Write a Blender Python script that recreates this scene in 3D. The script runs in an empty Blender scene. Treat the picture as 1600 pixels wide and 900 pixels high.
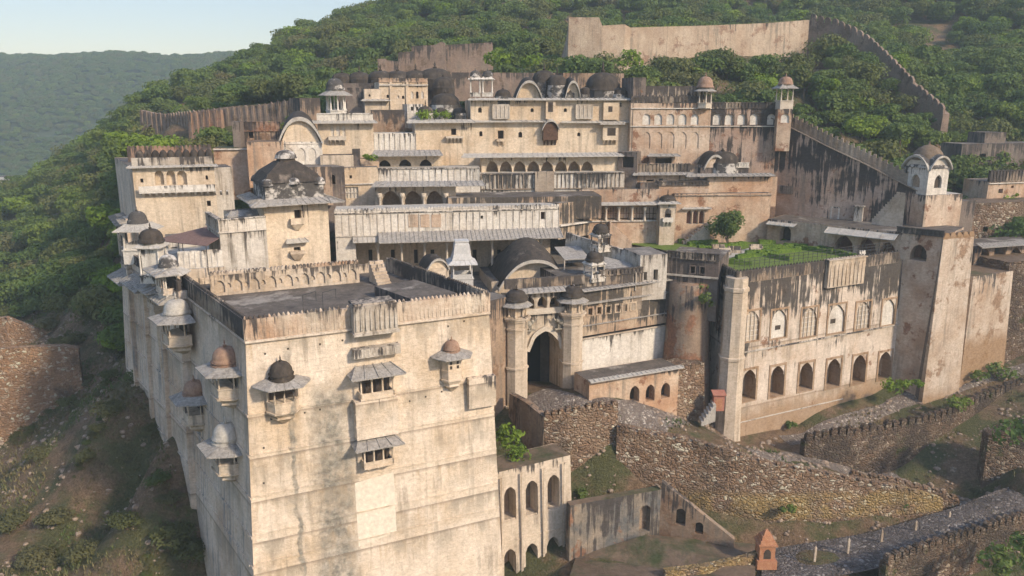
import bpy, bmesh, math, random
import numpy as np
from mathutils import Vector, noise
from mathutils.geometry import tessellate_polygon
random.seed(7); rnd = random.Random(11)
S = bpy.context.scene
COL = S.collection
# ------------------------------------------------------------ camera, sky, sun
CAMZ = 45.0; FPX = 1250.0; PITCH = math.radians(13.5)
cam = bpy.data.cameras.new("camera"); camo = bpy.data.objects.new("camera", cam); COL.objects.link(camo)
cam.sensor_width = 36; cam.lens = 36*FPX/1600; cam.clip_end = 20000; cam.clip_start = 0.5
camo.location = (0, 0, CAMZ); camo.rotation_euler = (math.radians(90)-PITCH, 0, 0)
S.camera = camo
SUN_EL = math.radians(32); SUN_AZ = math.radians(129)          # azimuth clockwise from +Y: sun to the right, behind the camera
sd = Vector((math.sin(SUN_AZ)*math.cos(SUN_EL), math.cos(SUN_AZ)*math.cos(SUN_EL), math.sin(SUN_EL)))
w = bpy.data.worlds.new("World"); S.world = w; w.use_nodes = True
nt = w.node_tree; bg = nt.nodes['Background']
sky = nt.nodes.new('ShaderNodeTexSky'); sky.sky_type = 'NISHITA'; sky.sun_disc = False
sky.sun_elevation = SUN_EL; sky.sun_rotation = SUN_AZ; sky.air_density = 1.0; sky.dust_density = 0.5; sky.ozone_density = 2.0
tm_ = nt.nodes.new('ShaderNodeMix'); tm_.data_type = 'RGBA'; tm_.blend_type = 'MULTIPLY'; tm_.inputs[0].default_value = 1; tm_.inputs[7].default_value = (0.95, 0.82, 0.77, 1)
nt.links.new(sky.outputs[0], tm_.inputs[6]); # sky colour scaled by height: horizon band darkened, upper dome brightened for more fill
tc_ = nt.nodes.new('ShaderNodeTexCoord'); sx_ = nt.nodes.new('ShaderNodeSeparateXYZ'); nt.links.new(tc_.outputs['Generated'], sx_.inputs[0])
mr_ = nt.nodes.new('ShaderNodeMapRange'); mr_.interpolation_type = 'SMOOTHSTEP'
for i_, q_ in zip((1, 2, 3, 4), (0.02, 0.65, 0.56, 1.5)): mr_.inputs[i_].default_value = q_
nt.links.new(sx_.outputs['Z'], mr_.inputs[0]); tn_ = nt.nodes.new('ShaderNodeVectorMath'); tn_.operation = 'SCALE'; nt.links.new(tm_.outputs[2], tn_.inputs[0]); nt.links.new(mr_.outputs[0], tn_.inputs['Scale']); nt.links.new(tn_.outputs[0], bg.inputs[0]); bg.inputs[1].default_value = 0.15
sl = bpy.data.lights.new("sun", 'SUN'); so = bpy.data.objects.new("sun", sl); COL.objects.link(so)
sl.energy = 2.6; sl.angle = math.radians(5); sl.color = (1.0, 0.84, 0.65)
so.rotation_euler = sd.to_track_quat('Z', 'Y').to_euler(); so.location = (60, -40, 120)
S.view_settings.view_transform = 'Standard'; S.view_settings.look = 'None'; S.view_settings.exposure = 1.0
S.view_settings.gamma = 1.0
S.cycles.max_bounces = 5; S.cycles.diffuse_bounces = 3; S.cycles.volume_bounces = 0
S.cycles.use_adaptive_sampling = True; S.cycles.adaptive_threshold = 0.03
S.cycles.use_denoising = True
# ------------------------------------------------------------ pixel rays of the 1600x900 photo (to measure places)
cP, sP = math.cos(PITCH), math.sin(PITCH)
CAM = Vector((0, 0, CAMZ))
def ray(px, py):
    dx = (px-800)/FPX; dy = (450-py)/FPX
    return Vector((dx, cP+dy*sP, -sP+dy*cP))
def DY(px, py, Y):
    r = ray(px, py); return CAM + r*(Y/r.y)
def DZ(px, py, z):
    r = ray(px, py); return CAM + r*((z-CAMZ)/r.z)
def PX(p):
    d = Vector(p)-CAM; f = d.y*cP - d.z*sP; u = d.y*sP + d.z*cP
    if f <= 0.1: return (-9999, -9999)
    return (800+FPX*d.x/f, 450-FPX*u/f)
def V(*a): return Vector(a)
# ------------------------------------------------------------ materials
def nodes_for(name, rough=0.9):
    m = bpy.data.materials.new(name); m.use_nodes = True; nt = m.node_tree
    b = nt.nodes['Principled BSDF']; b.inputs['Roughness'].default_value = rough
    if 'Specular IOR Level' in b.inputs: b.inputs['Specular IOR Level'].default_value = 0.2
    return m, nt, b
class NT:
    def __init__(s, nt): s.nt = nt; s.L = nt.links
    def n(s, t, **k):
        x = s.nt.nodes.new(t)
        for a, v in k.items(): setattr(x, a, v)
        return x
    def pos(s, scale=(1, 1, 1), off=(0, 0, 0)):
        g = s.n('ShaderNodeNewGeometry'); m = s.n('ShaderNodeMapping'); m.inputs['Scale'].default_value = scale; m.inputs['Location'].default_value = off
        s.L.new(g.outputs['Position'], m.inputs['Vector']); return m.outputs[0]
    def noise(s, scale, vec=None, detail=4, rough=0.6):
        x = s.n('ShaderNodeTexNoise'); x.inputs['Scale'].default_value = scale; x.inputs['Detail'].default_value = detail; x.inputs['Roughness'].default_value = rough
        s.L.new(vec if vec is not None else s.pos(), x.inputs['Vector']); return x.outputs['Fac']
    def ramp(s, v, lo, hi, a=0.0, b=1.0):
        x = s.n('ShaderNodeMapRange'); x.clamp = True
        for i, q in zip((1, 2, 3, 4), (lo, hi, a, b)): x.inputs[i].default_value = q
        s.L.new(v, x.inputs[0]); return x.outputs[0]
    def math(s, op, a, b=None, c=None):
        x = s.n('ShaderNodeMath'); x.operation = op
        for i, q in enumerate((a, b, c)):
            if q is None: continue
            if isinstance(q, (int, float)): x.inputs[i].default_value = q
            else: s.L.new(q, x.inputs[i])
        return x.outputs[0]
    def mix(s, fac, a, b, mode='MIX'):
        x = s.n('ShaderNodeMix'); x.data_type = 'RGBA'; x.blend_type = mode
        for i, q in ((0, fac), (6, a), (7, b)):
            if isinstance(q, (int, float)): x.inputs[i].default_value = q
            elif isinstance(q, tuple): x.inputs[i].default_value = (*q[:3], 1)
            else: s.L.new(q, x.inputs[i])
        return x.outputs[2]
    def bump(s, h, dist, strength, bsdf):
        x = s.n('ShaderNodeBump'); x.inputs['Distance'].default_value = dist; x.inputs['Strength'].default_value = strength
        s.L.new(h, x.inputs['Height']); s.L.new(x.outputs[0], bsdf.inputs['Normal'])
    def attr(s, name):
        x = s.n('ShaderNodeAttribute'); x.attribute_name = name; return x.outputs['Fac']
def plaster(name, base, alt=None, patch=0.5, grime=(0.20, 0.17, 0.13), streak=0.5, drip=0.5, driplen=3.0, brick=0.0, seed=0, black=(0.035, 0.03, 0.027), brickcol=(0.30, 0.15, 0.085), strip=None, damp=0.0, courses=0.0, damph=3.4, ledges=()):
    m, nt, b = nodes_for(name, 0.92); k = NT(nt); off = (seed*13.7, seed*7.1, seed*3.3)
    alt = alt or tuple(c*f for c, f in zip(base, (0.86, 0.74, 0.56)))
    n1 = k.noise(0.16, k.pos(off=off), 5, 0.62)
    col = k.mix(k.ramp(n1, 0.62-0.28*patch, 0.80-0.22*patch), base, alt)
    n1b = k.noise(0.5, k.pos((1, 1, 0.55), off), 6, 0.7)
    col = k.mix(k.ramp(n1b, 0.42, 0.72, 0, 0.55), col, tuple(c*0.66+0.02 for c in alt))
    n2 = k.noise(1.0, k.pos((1.5, 1.5, 0.10), off), 6, 0.65)
    sfac = k.math('MULTIPLY', k.ramp(n2, 0.50, 0.62), k.ramp(k.noise(0.22, k.pos(off=(off[1], off[0], 5)), 3), 0.36, 0.62))
    col = k.mix(k.math('MULTIPLY', sfac, min(1, streak*1.3)), col, grime)
    if strip:                                            # long grey seep stains: (x along, width)
        for (cx, cy, ux, uy, a0, wd, zt) in strip:
            g = k.n('ShaderNodeNewGeometry'); d = k.n('ShaderNodeVectorMath'); d.operation = 'DOT_PRODUCT'
            d.inputs[1].default_value = (ux, uy, 0); k.L.new(g.outputs['Position'], d.inputs[0])
            t = k.math('SUBTRACT', d.outputs['Value'], cx*ux+cy*uy+a0)
            t = k.math('ADD', t, k.math('MULTIPLY', k.math('SUBTRACT', k.noise(0.5, None, 5), 0.5), 2.2))
            f = k.ramp(k.math('ABSOLUTE', t), wd*0.35, wd*0.75, 1, 0)
            sp = k.n('ShaderNodeSeparateXYZ'); k.L.new(g.outputs['Position'], sp.inputs[0])
            f = k.math('MULTIPLY', f, k.ramp(sp.outputs['Z'], zt-1.5, zt+0.5, 1, 0))
            f = k.math('MULTIPLY', f, k.ramp(k.noise(1.2, k.pos((1, 1, 0.8)), 6, 0.7), 0.34, 0.6, 0.4, 1))
            col = k.mix(k.math('MULTIPLY', f, 0.95), col, k.mix(k.ramp(k.noise(2.0, None, 5), .4, .6), (0.30, 0.28, 0.23), (0.15, 0.14, 0.115)))
    if brick > 0:
        n5 = k.noise(0.32, k.pos(off=(off[2], off[0], off[1])), 6, 0.7)
        bf = k.ramp(n5, 0.68-0.22*brick, 0.73-0.22*brick)
        bt = k.mix(k.ramp(k.noise(3.0, None, 4), 0.35, 0.65), brickcol, tuple(c*0.6 for c in brickcol))
        col = k.mix(k.math('MULTIPLY', bf, 0.9), col, bt)
    # fine mottling
    n3 = k.noise(2.6, k.pos((1, 1, 1.4)), 7, 0.72)
    col = k.mix(0.62, col, k.mix(k.ramp(n3, 0.30, 0.70), (0.52, 0.50, 0.47), (1.12, 1.12, 1.12)), 'MULTIPLY')
    # small pock marks
    n6 = k.noise(1.0, k.pos((6, 6, 9)), 3, 0.6)
    col = k.mix(k.ramp(n6, 0.66, 0.70, 0, 0.45), col, tuple(c*0.35 for c in base))
    if courses > 0:
        sp = k.n('ShaderNodeSeparateXYZ'); g = k.n('ShaderNodeNewGeometry'); k.L.new(g.outputs['Position'], sp.inputs[0])
        fr = k.math('FRACT', k.math('MULTIPLY', k.math('ADD', sp.outputs['Z'], k.math('MULTIPLY', k.noise(0.8, None, 2), 0.12)), 1/0.55))
        lf = k.math('MULTIPLY', k.ramp(fr, 0.0, 0.10, 1, 0), k.ramp(k.noise(1.1, None, 4), 0.46, 0.60))
        col = k.mix(k.math('MULTIPLY', lf, courses), col, tuple(c*0.5 for c in grime))
    if ledges:
        sp = k.n('ShaderNodeSeparateXYZ'); g = k.n('ShaderNodeNewGeometry'); k.L.new(g.outputs['Position'], sp.inputs[0])
        n7 = k.noise(1.0, k.pos((1.1, 1.1, 0.10), off), 6, 0.7); n8 = k.noise(0.3, k.pos(off=off), 4); acc = None; acl = None
        for z_ in ledges:
            d_ = k.math('SUBTRACT', z_, sp.outputs['Z']); f = k.math('MULTIPLY', k.ramp(d_, -.02, .05), k.ramp(d_, .1, 2.6, 1, 0)); acc = f if acc is None else k.math('MAXIMUM', acc, f)
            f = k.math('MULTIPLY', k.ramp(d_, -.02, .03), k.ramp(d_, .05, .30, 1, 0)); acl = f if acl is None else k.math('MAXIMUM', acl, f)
        q_ = k.math('MULTIPLY', acc, k.ramp(k.math('ADD', n7, n8), 0.92, 1.12)); col = k.mix(k.math('MULTIPLY', q_, .8), col, k.mix(k.ramp(n8, .42, .56), (0.36, 0.24, 0.12), (0.26, 0.22, 0.16)))
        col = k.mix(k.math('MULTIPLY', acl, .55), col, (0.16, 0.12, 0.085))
    dr = k.attr('drop')
    n4 = k.noise(1.0, k.pos((2.4, 2.4, 0.14), (off[1], 0, 0)), 6, 0.68)
    n4b = k.noise(0.25, k.pos(off=(off[1], 0, 3)), 3)
    t = k.math('ADD', k.math('MULTIPLY', n4, 2.2), k.math('MULTIPLY', n4b, 1.9)); t = k.math('SUBTRACT', k.math('SUBTRACT', t, 1.55), k.math('MULTIPLY', dr, 0.5/driplen))
    df = k.ramp(t, 0.76-0.56*drip, 0.94-0.56*drip)
    col = k.mix(k.math('MULTIPLY', df, 0.93), col, k.mix(k.ramp(n3, 0.3, 0.75), black, tuple(c*2.3 for c in black)))
    if damp > 0:
        f = k.ramp(k.math('ADD', k.attr('rise'), k.math('MULTIPLY', n1b, 5)), damph-.6, damph+1.6, 1, 0)
        col = k.mix(k.math('MULTIPLY', f, damp), col, k.mix(k.ramp(n3, 0.3, 0.7), (0.20, 0.115, 0.055), (0.33, 0.21, 0.11)))
    k.L.new(col, b.inputs['Base Color']); k.bump(k.math('ADD', n3, k.math('MULTIPLY', n6, 0.5)), 0.12, 0.55, b); return m
def rubble(name, cols=((0.19, 0.12, 0.075), (0.30, 0.19, 0.115), (0.46, 0.37, 0.27)), mortar=(0.17, 0.11, 0.07), scale=2.1, dark=0.4, yellow=None, drip=0.25, moss=0.0, seed=0, plasterc=None):
    m, nt, b = nodes_for(name, 0.95); k = NT(nt); off = (seed*9.1, seed*4.2, seed)
    wv = k.pos((1, 1, 1.45), off)
    wob = k.n('ShaderNodeTexNoise'); wob.inputs['Scale'].default_value = 1.7; k.L.new(wv, wob.inputs['Vector'])
    add = k.n('ShaderNodeVectorMath'); add.operation = 'MULTIPLY_ADD'; add.inputs[1].default_value = (0.65,)*3
    k.L.new(wob.outputs['Color'], add.inputs[0]); k.L.new(wv, add.inputs[2])
    vo = k.n('ShaderNodeTexVoronoi'); vo.inputs['Scale'].default_value = scale; k.L.new(add.outputs[0], vo.inputs['Vector'])
    ve = k.n('ShaderNodeTexVoronoi'); ve.feature = 'DISTANCE_TO_EDGE'; ve.inputs['Scale'].default_value = scale; k.L.new(add.outputs[0], ve.inputs['Vector'])
    sep = k.n('ShaderNodeSeparateColor'); k.L.new(vo.outputs['Color'], sep.inputs[0])
    n3 = k.noise(3.2, None, 6, 0.7); nb2 = k.noise(0.6, k.pos(off=off), 6, 0.7)
    mat_ = k.mix(k.ramp(nb2, .35, .65), mortar, cols[1]); st_ = k.mix(k.ramp(sep.outputs[0], 0.15, 0.6), cols[0], cols[1]); st_ = k.mix(k.ramp(sep.outputs[1], 0.55, 0.8), st_, cols[2]); st_ = k.mix(k.ramp(sep.outputs[2], 0.86, 0.93), st_, tuple(min(.6, q*1.45) for q in cols[2]))
    mf = k.ramp(k.math('ADD', ve.outputs['Distance'], k.math('MULTIPLY', n3, 0.20)), 0.13, 0.24, 1, 0)
    hide = k.ramp(k.math('ADD', sep.outputs[2], k.math('MULTIPLY', nb2, 1.2)), .80, 1.0, 1, 0)
    c = k.mix(k.math('MAXIMUM', mf, k.math('MULTIPLY', hide, .88)), st_, mat_)
    if plasterc:
        pf = k.ramp(k.noise(0.3, k.pos(off=off), 7, 0.75), 0.52, 0.58, 0, .85); c = k.mix(pf, c, k.mix(k.ramp(n3, .3, .7), plasterc, tuple(q*0.7 for q in plasterc)))
    if yellow:
        z0, z1 = yellow; g = k.n('ShaderNodeNewGeometry'); sp = k.n('ShaderNodeSeparateXYZ'); k.L.new(g.outputs['Position'], sp.inputs[0])
        f = k.math('MULTIPLY', k.ramp(sp.outputs['Z'], z0, z0+0.4), k.ramp(sp.outputs['Z'], z1-1.0, z1, 1, 0))
        f = k.math('MULTIPLY', f, k.ramp(k.noise(0.3, None, 5), 0.38, 0.52)); c = k.mix(k.math('MULTIPLY', f, 0.5), c, (0.42, 0.30, 0.09))
    c = k.mix(0.6, c, k.mix(k.ramp(n3, 0.3, 0.7), (0.55,)*3, (1.15,)*3), 'MULTIPLY')
    big = k.noise(0.18, k.pos(off=(off[1], 3, 1)), 6, 0.68)
    c = k.mix(k.ramp(big, 0.60-0.25*dark, 0.78-0.25*dark, 0, 0.8), c, (0.06, 0.048, 0.038))
    if moss: c = k.mix(k.ramp(k.noise(0.4, None, 6, 0.7), 0.66-0.2*moss, 0.74-0.2*moss, 0, 0.85), c, (0.065, 0.075, 0.025))
    n4 = k.noise(1.0, k.pos((2.4, 2.4, 0.2)), 5); t = k.math('SUBTRACT', n4, k.math('MULTIPLY', k.attr('drop'), 0.16))
    c = k.mix(k.math('MULTIPLY', k.ramp(t, 0.62-0.4*drip, 0.72-0.4*drip), 0.85), c, (0.045, 0.038, 0.032))
    k.L.new(c, b.inputs['Base Color']); k.bump(k.math('ADD', k.ramp(ve.outputs['Distance'], 0, 0.25), n3), 0.25, 0.8, b); return m
def mottled(name, a, b_, scale=1.5, stretch=(1, 1, 1), c=None, cfac=(0.6, 0.7), bumpd=0.08, rough=0.9):
    m, nt, b = nodes_for(name, rough); k = NT(nt)
    n = k.noise(scale, k.pos(stretch), 7, 0.7); col = k.mix(k.ramp(n, 0.33, 0.68), a, b_)
    if c: col = k.mix(k.ramp(k.noise(scale*0.35, k.pos(stretch), 6, 0.7), *cfac), col, c)
    n2 = k.noise(scale*4, None, 5, 0.7); col = k.mix(0.5, col, k.mix(k.ramp(n2, 0.3, 0.7), (0.6,)*3, (1.15,)*3), 'MULTIPLY')
    k.L.new(col, b.inputs['Base Color']); k.bump(n2, bumpd, 0.6, b); return m
def leafmat(name, a, b_, c):
    m, nt, b = nodes_for(name, 0.75); k = NT(nt)
    oi = k.n('ShaderNodeObjectInfo'); col = k.mix(k.ramp(oi.outputs['Random'], 0.0, 0.75), a, b_); col = k.mix(k.ramp(oi.outputs['Random'], 0.86, 0.98, 0, 0.9), col, c)
    n = k.noise(0.9, None, 5, 0.7); col = k.mix(0.7, col, k.mix(k.ramp(n, 0.3, 0.7), (0.62, 0.66, 0.6), (1.3, 1.25, 1.05)), 'MULTIPLY')
    big = k.noise(0.02, None, 3); col = k.mix(k.ramp(big, 0.4, 0.65, 0, 0.5), col, tuple(x*f for x, f in zip(a, (1.35, 1.1, 0.9))))
    k.L.new(col, b.inputs['Base Color']); b.inputs['Specular IOR Level'].default_value = 0.1
    tr = k.n('ShaderNodeBsdfTranslucent'); k.L.new(col, tr.inputs['Color']); ms = k.n('ShaderNodeMixShader'); ms.inputs[0].default_value = 0.35
    k.L.new(b.outputs[0], ms.inputs[1]); k.L.new(tr.outputs[0], ms.inputs[2]); k.L.new(ms.outputs[0], nt.nodes['Material Output'].inputs['Surface'])
    return m
DIR = Vector((0.876, 0.482))    # run of the tower's front
M = {}
LEDZ = []
M['tower'] = plaster('weathered cream lime plaster', (0.71, 0.60, 0.47), (0.60, 0.46, 0.31), 0.55, streak=0.38, drip=0.30, ledges=[DY(383, y_, 60).z+.1 for y_ in (537, 651, 714, 779, 840, 886)], driplen=2.2, strip=[(-20.8, 60, .876, .482, 6.0, 2.6, 22.0), (-20.8, 60, .876, .482, 2.9, 0.4, 25.5)], seed=1, courses=0.35)
M['side'] = plaster('grey cream plaster of side wall', (0.66, 0.55, 0.43), (0.52, 0.38, 0.26), 0.6, grime=(0.24, 0.24, 0.23), streak=0.8, drip=0.35, driplen=3, seed=2, courses=0.5, ledges=[DY(383, y_, 60).z+.1 for y_ in (537, 651, 779, 886)])
M['parapet'] = plaster('orange stained parapet plaster', (0.62, 0.52, 0.40), (0.42, 0.25, 0.145), 0.65, streak=0.7, drip=0.62, driplen=1.6, seed=3)
M['sootcream'] = plaster('cream wall under heavy black runs', (0.52, 0.41, 0.29), (0.38, 0.26, 0.17), .8, streak=.8, drip=.98, driplen=7, brick=.4, seed=33, black=(.03, .027, .023))
M['bw'] = plaster('white panels under black runs', (0.64, 0.60, 0.52), (0.50, 0.44, 0.36), .6, streak=.7, drip=.88, driplen=6, seed=41, black=(.026, .024, .022))
M['darkpar'] = plaster('black stained parapet plaster', (0.40, 0.33, 0.25), (0.22, 0.155, 0.10), 0.7, streak=0.9, drip=1.0, driplen=3.5, seed=4)
M['cream'] = plaster('warm cream palace plaster', (0.68, 0.56, 0.41), (0.56, 0.41, 0.26), 0.5, streak=0.4, drip=0.30, driplen=2.0, seed=5)
M['white'] = plaster('whitewashed plaster', (0.70, 0.65, 0.56), (0.58, 0.50, 0.40), 0.45, streak=0.4, drip=0.40, driplen=1.6, seed=6)
M['whited'] = plaster('whitewash with black runs', (0.58, 0.53, 0.45), (0.42, 0.35, 0.27), 0.6, streak=0.8, drip=0.72, driplen=2.2, seed=7)
M['pink'] = plaster('pinkish brown plaster with black runs', (0.46, 0.35, 0.27), (0.36, 0.23, 0.155), 0.6, streak=0.5, drip=1.05, driplen=7.5, black=(.022, .02, .019), brick=0.5, seed=8)
M['orange'] = plaster('orange ochre plaster', (0.60, 0.46, 0.33), (0.46, 0.28, 0.165), 0.75, streak=0.5, drip=0.40, driplen=1.6, brick=0.45, seed=9)
M['wing'] = plaster('cream wing plaster with black upper stains', (0.66, 0.56, 0.45), (0.50, 0.36, 0.24), 0.5, streak=0.55, drip=1.15, driplen=7.5, brick=0.35, seed=10, damp=0.75, damph=10.2, black=(.028, .025, .022), ledges=[15.3, 7.6])
M['gatew'] = plaster('cream gate plaster', (0.60, 0.50, 0.38), (0.48, 0.36, 0.24), 0.5, streak=0.6, drip=0.45, driplen=2.5, seed=11, courses=0.3)
M['brown'] = plaster('brown bare wall', (0.40, 0.29, 0.20), (0.25, 0.17, 0.11), 0.7, streak=0.7, drip=0.75, driplen=5, brick=0.6, seed=12, brickcol=(.27, .165, .10))
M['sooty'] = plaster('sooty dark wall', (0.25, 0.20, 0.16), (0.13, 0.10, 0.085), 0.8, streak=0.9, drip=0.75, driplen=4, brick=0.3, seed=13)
M['uppw'] = plaster('upper terrace plaster', (0.60, 0.48, 0.36), (0.42, 0.27, 0.17), 0.7, streak=0.5, drip=0.55, driplen=1.8, brick=0.5, seed=14)
M['rubble'] = rubble('brown rubble masonry', seed=1, plasterc=(0.34, 0.235, 0.15))
M['rubbley'] = rubble('rubble masonry with ochre wash', seed=2, yellow=(0.0, 3.6), scale=2.1, dark=0.42, plasterc=(0.30, 0.205, 0.13))
M['rubbled'] = rubble('dark rubble masonry', cols=((0.10, 0.07, 0.05), (0.19, 0.125, 0.08), (0.30, 0.24, 0.17)), dark=0.7, seed=3, moss=0.4)
M['hillwall'] = rubble('hill fort masonry', cols=((0.30, 0.21, 0.14), (0.38, 0.27, 0.18), (0.44, 0.34, 0.24)), mortar=(0.21, 0.145, 0.10), scale=2.4, dark=0.32, drip=0.35, seed=4, plasterc=(0.42, 0.30, 0.20))
M['hillwall'] = plaster('tan fort wall plaster over stone', (0.50, 0.40, 0.29), (0.40, 0.29, 0.195), .8, streak=.7, drip=.5, driplen=3, brick=.55, seed=21, brickcol=(.33, .21, .14))
M['hilldark'] = rubble('dark hill fort masonry', cols=((0.12, 0.09, 0.07), (0.20, 0.14, 0.10), (0.26, 0.20, 0.15)), mortar=(0.09, 0.07, 0.055), scale=1.3, dark=0.55, drip=0.5, seed=5)
M['hilldark'] = plaster('dark fort wall plaster over stone', (0.30, 0.22, 0.165), (0.20, 0.145, 0.11), .8, streak=.9, drip=.75, driplen=4, brick=.6, seed=22, brickcol=(.19, .135, .095))
M['redwall'] = rubble('reddish hill masonry', cols=((0.25, 0.12, 0.075), (0.33, 0.17, 0.10), (0.40, 0.26, 0.17)), mortar=(0.16, 0.09, 0.06), dark=0.35, seed=6, drip=0.4)
M['redwall'] = plaster('reddish fort wall', (0.38, 0.245, 0.165), (0.27, 0.165, 0.11), .8, streak=.8, drip=.6, driplen=2.5, brick=.6, seed=23)
M['ruin'] = plaster('ruined wall with blue grey stain', (0.46, 0.35, 0.23), (0.12, 0.12, 0.115), 0.95, streak=0.9, drip=1.05, driplen=6, brick=0.6, seed=15)
M['stucco'] = plaster('bastion brown stone and plaster', (0.34, 0.25, 0.175), (0.22, 0.15, 0.10), 0.7, streak=0.6, drip=0.5, driplen=6, brick=0.8, seed=16, damp=0.4)
M['rubbleo'] = rubble('orange brown slope masonry', cols=((0.27, 0.155, 0.085), (0.38, 0.235, 0.135), (0.48, 0.38, 0.28)), mortar=(0.26, 0.155, 0.09), scale=2.2, dark=.28, drip=.2, seed=14, plasterc=(0.42, 0.25, 0.14))
M['buttress'] = plaster('buttress plaster over brown stone', (0.60, 0.50, 0.39), (0.46, 0.33, 0.22), 0.6, streak=0.5, drip=0.40, driplen=5, brick=0.55, seed=17, damp=0.85, damph=9.5, brickcol=(.34, .215, .13))
M['eave'] = mottled('grey stone eave slabs', (0.22, 0.20, 0.175), (0.42, 0.385, 0.33), 2.2, (1.5, 1.5, 1.5), (0.12, 0.10, 0.085), (0.55, 0.75))
M['eavew'] = mottled('pale stone eave slabs', (0.36, 0.33, 0.28), (0.50, 0.46, 0.39), 1.8, (1, 1, 1), (0.18, 0.15, 0.12), (0.55, 0.75))
M['dome'] = mottled('dark lichened dome', (0.030, 0.025, 0.021), (0.085, 0.068, 0.052), 1.6, (1, 1, 0.35), (0.19, 0.155, 0.12), (0.60, 0.72))
M['domeb'] = mottled('brown brick dome', (0.22, 0.13, 0.085), (0.36, 0.24, 0.165), 2.6, (1, 1, 0.6), (0.09, 0.07, 0.055), (0.6, 0.75))
M['domebw'] = mottled('black and white weathered dome drum', (0.06, 0.055, 0.05), (0.10, 0.09, 0.08), 1.3, (1, 1, 1.2), (0.50, 0.46, 0.40), (0.50, 0.58))
M['roof'] = mottled('weathered flat roof', (0.13, 0.115, 0.10), (0.22, 0.195, 0.165), 0.5, (1, 1, 1), (0.31, 0.28, 0.235), (0.56, 0.66))
M['roofd'] = mottled('dark flat roof', (0.075, 0.062, 0.05), (0.155, 0.13, 0.105), 0.7, (1, 1, 1), (0.30, 0.265, 0.22), (0.54, 0.64))
M['dark'] = mottled('painted shade of openings', (0.05, 0.038, 0.03), (0.085, 0.066, 0.05), 0.8)  # dark colour stands in for the shade inside windows, doorways and holes
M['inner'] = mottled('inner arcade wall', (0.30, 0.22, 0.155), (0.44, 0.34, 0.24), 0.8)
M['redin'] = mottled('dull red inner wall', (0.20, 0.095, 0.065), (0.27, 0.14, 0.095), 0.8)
M['column'] = mottled('pale carved stone', (0.46, 0.39, 0.30), (0.60, 0.52, 0.41), 1.6, (1, 1, 0.7), (0.30, 0.25, 0.19), (0.6, 0.75))
M['lattice'] = mottled('white painted lattice', (0.50, 0.45, 0.37), (0.62, 0.56, 0.47), 2)
M['soil'] = mottled('brown soil', (0.115, 0.080, 0.052), (0.19, 0.135, 0.09), 0.35, (1, 1, 1), (0.055, 0.065, 0.026), (0.50, 0.62), 0.3)
M['paving'] = rubble('grey cobbled paving', cols=((0.12, 0.10, 0.09), (0.17, 0.145, 0.13), (0.23, 0.205, 0.18)), mortar=(0.085, 0.07, 0.06), scale=2.6, dark=0.15, drip=-1, seed=8)
M['grass'] = mottled('lawn grass', (0.09, 0.135, 0.025), (0.15, 0.20, 0.04), 1.2, (1, 1, 1), (0.10, 0.12, 0.03), (0.62, 0.75), 0.1)
M['hedge'] = mottled('clipped hedge leaves', (0.05, 0.10, 0.015), (0.16, 0.24, 0.03), 2.5, (1, 1, 1), (0.03, 0.06, 0.012), (0.55, 0.7), 0.3)
M['metal'] = mottled('brown metal sheet', (0.16, 0.095, 0.075), (0.24, 0.15, 0.12), 1.5)
M['rail'] = mottled('dark iron', (0.05, 0.05, 0.05), (0.09, 0.085, 0.08), 3)
M['redpaint'] = mottled('faded red paint', (0.34, 0.13, 0.085), (0.42, 0.20, 0.14), 2)
M['shrine'] = mottled('orange red shrine paint', (0.34, 0.14, 0.07), (0.46, 0.24, 0.13), 2.5, (1, 1, 1), (.22, .12, .08), (.58, .7))
M['wood'] = mottled('dark brown wood', (0.07, 0.04, 0.025), (0.13, 0.075, 0.05), 2)
M['bark'] = mottled('tree bark', (0.10, 0.075, 0.05), (0.17, 0.13, 0.095), 4)
M['leafA'] = leafmat('hill tree leaves', (0.095, 0.155, 0.045), (0.145, 0.195, 0.062), (0.19, 0.25, 0.055))
M['leafD'] = leafmat('olive dry tree leaves', (0.115, 0.145, 0.05), (0.165, 0.18, 0.07), (0.18, 0.16, 0.08))
M['leafB'] = leafmat('bright bush leaves', (0.14, 0.225, 0.035), (0.19, 0.27, 0.045), (0.22, 0.29, 0.05))
M['leafC'] = leafmat('dry shrub leaves', (0.10, 0.115, 0.045), (0.15, 0.14, 0.075), (0.09, 0.14, 0.04))
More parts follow.
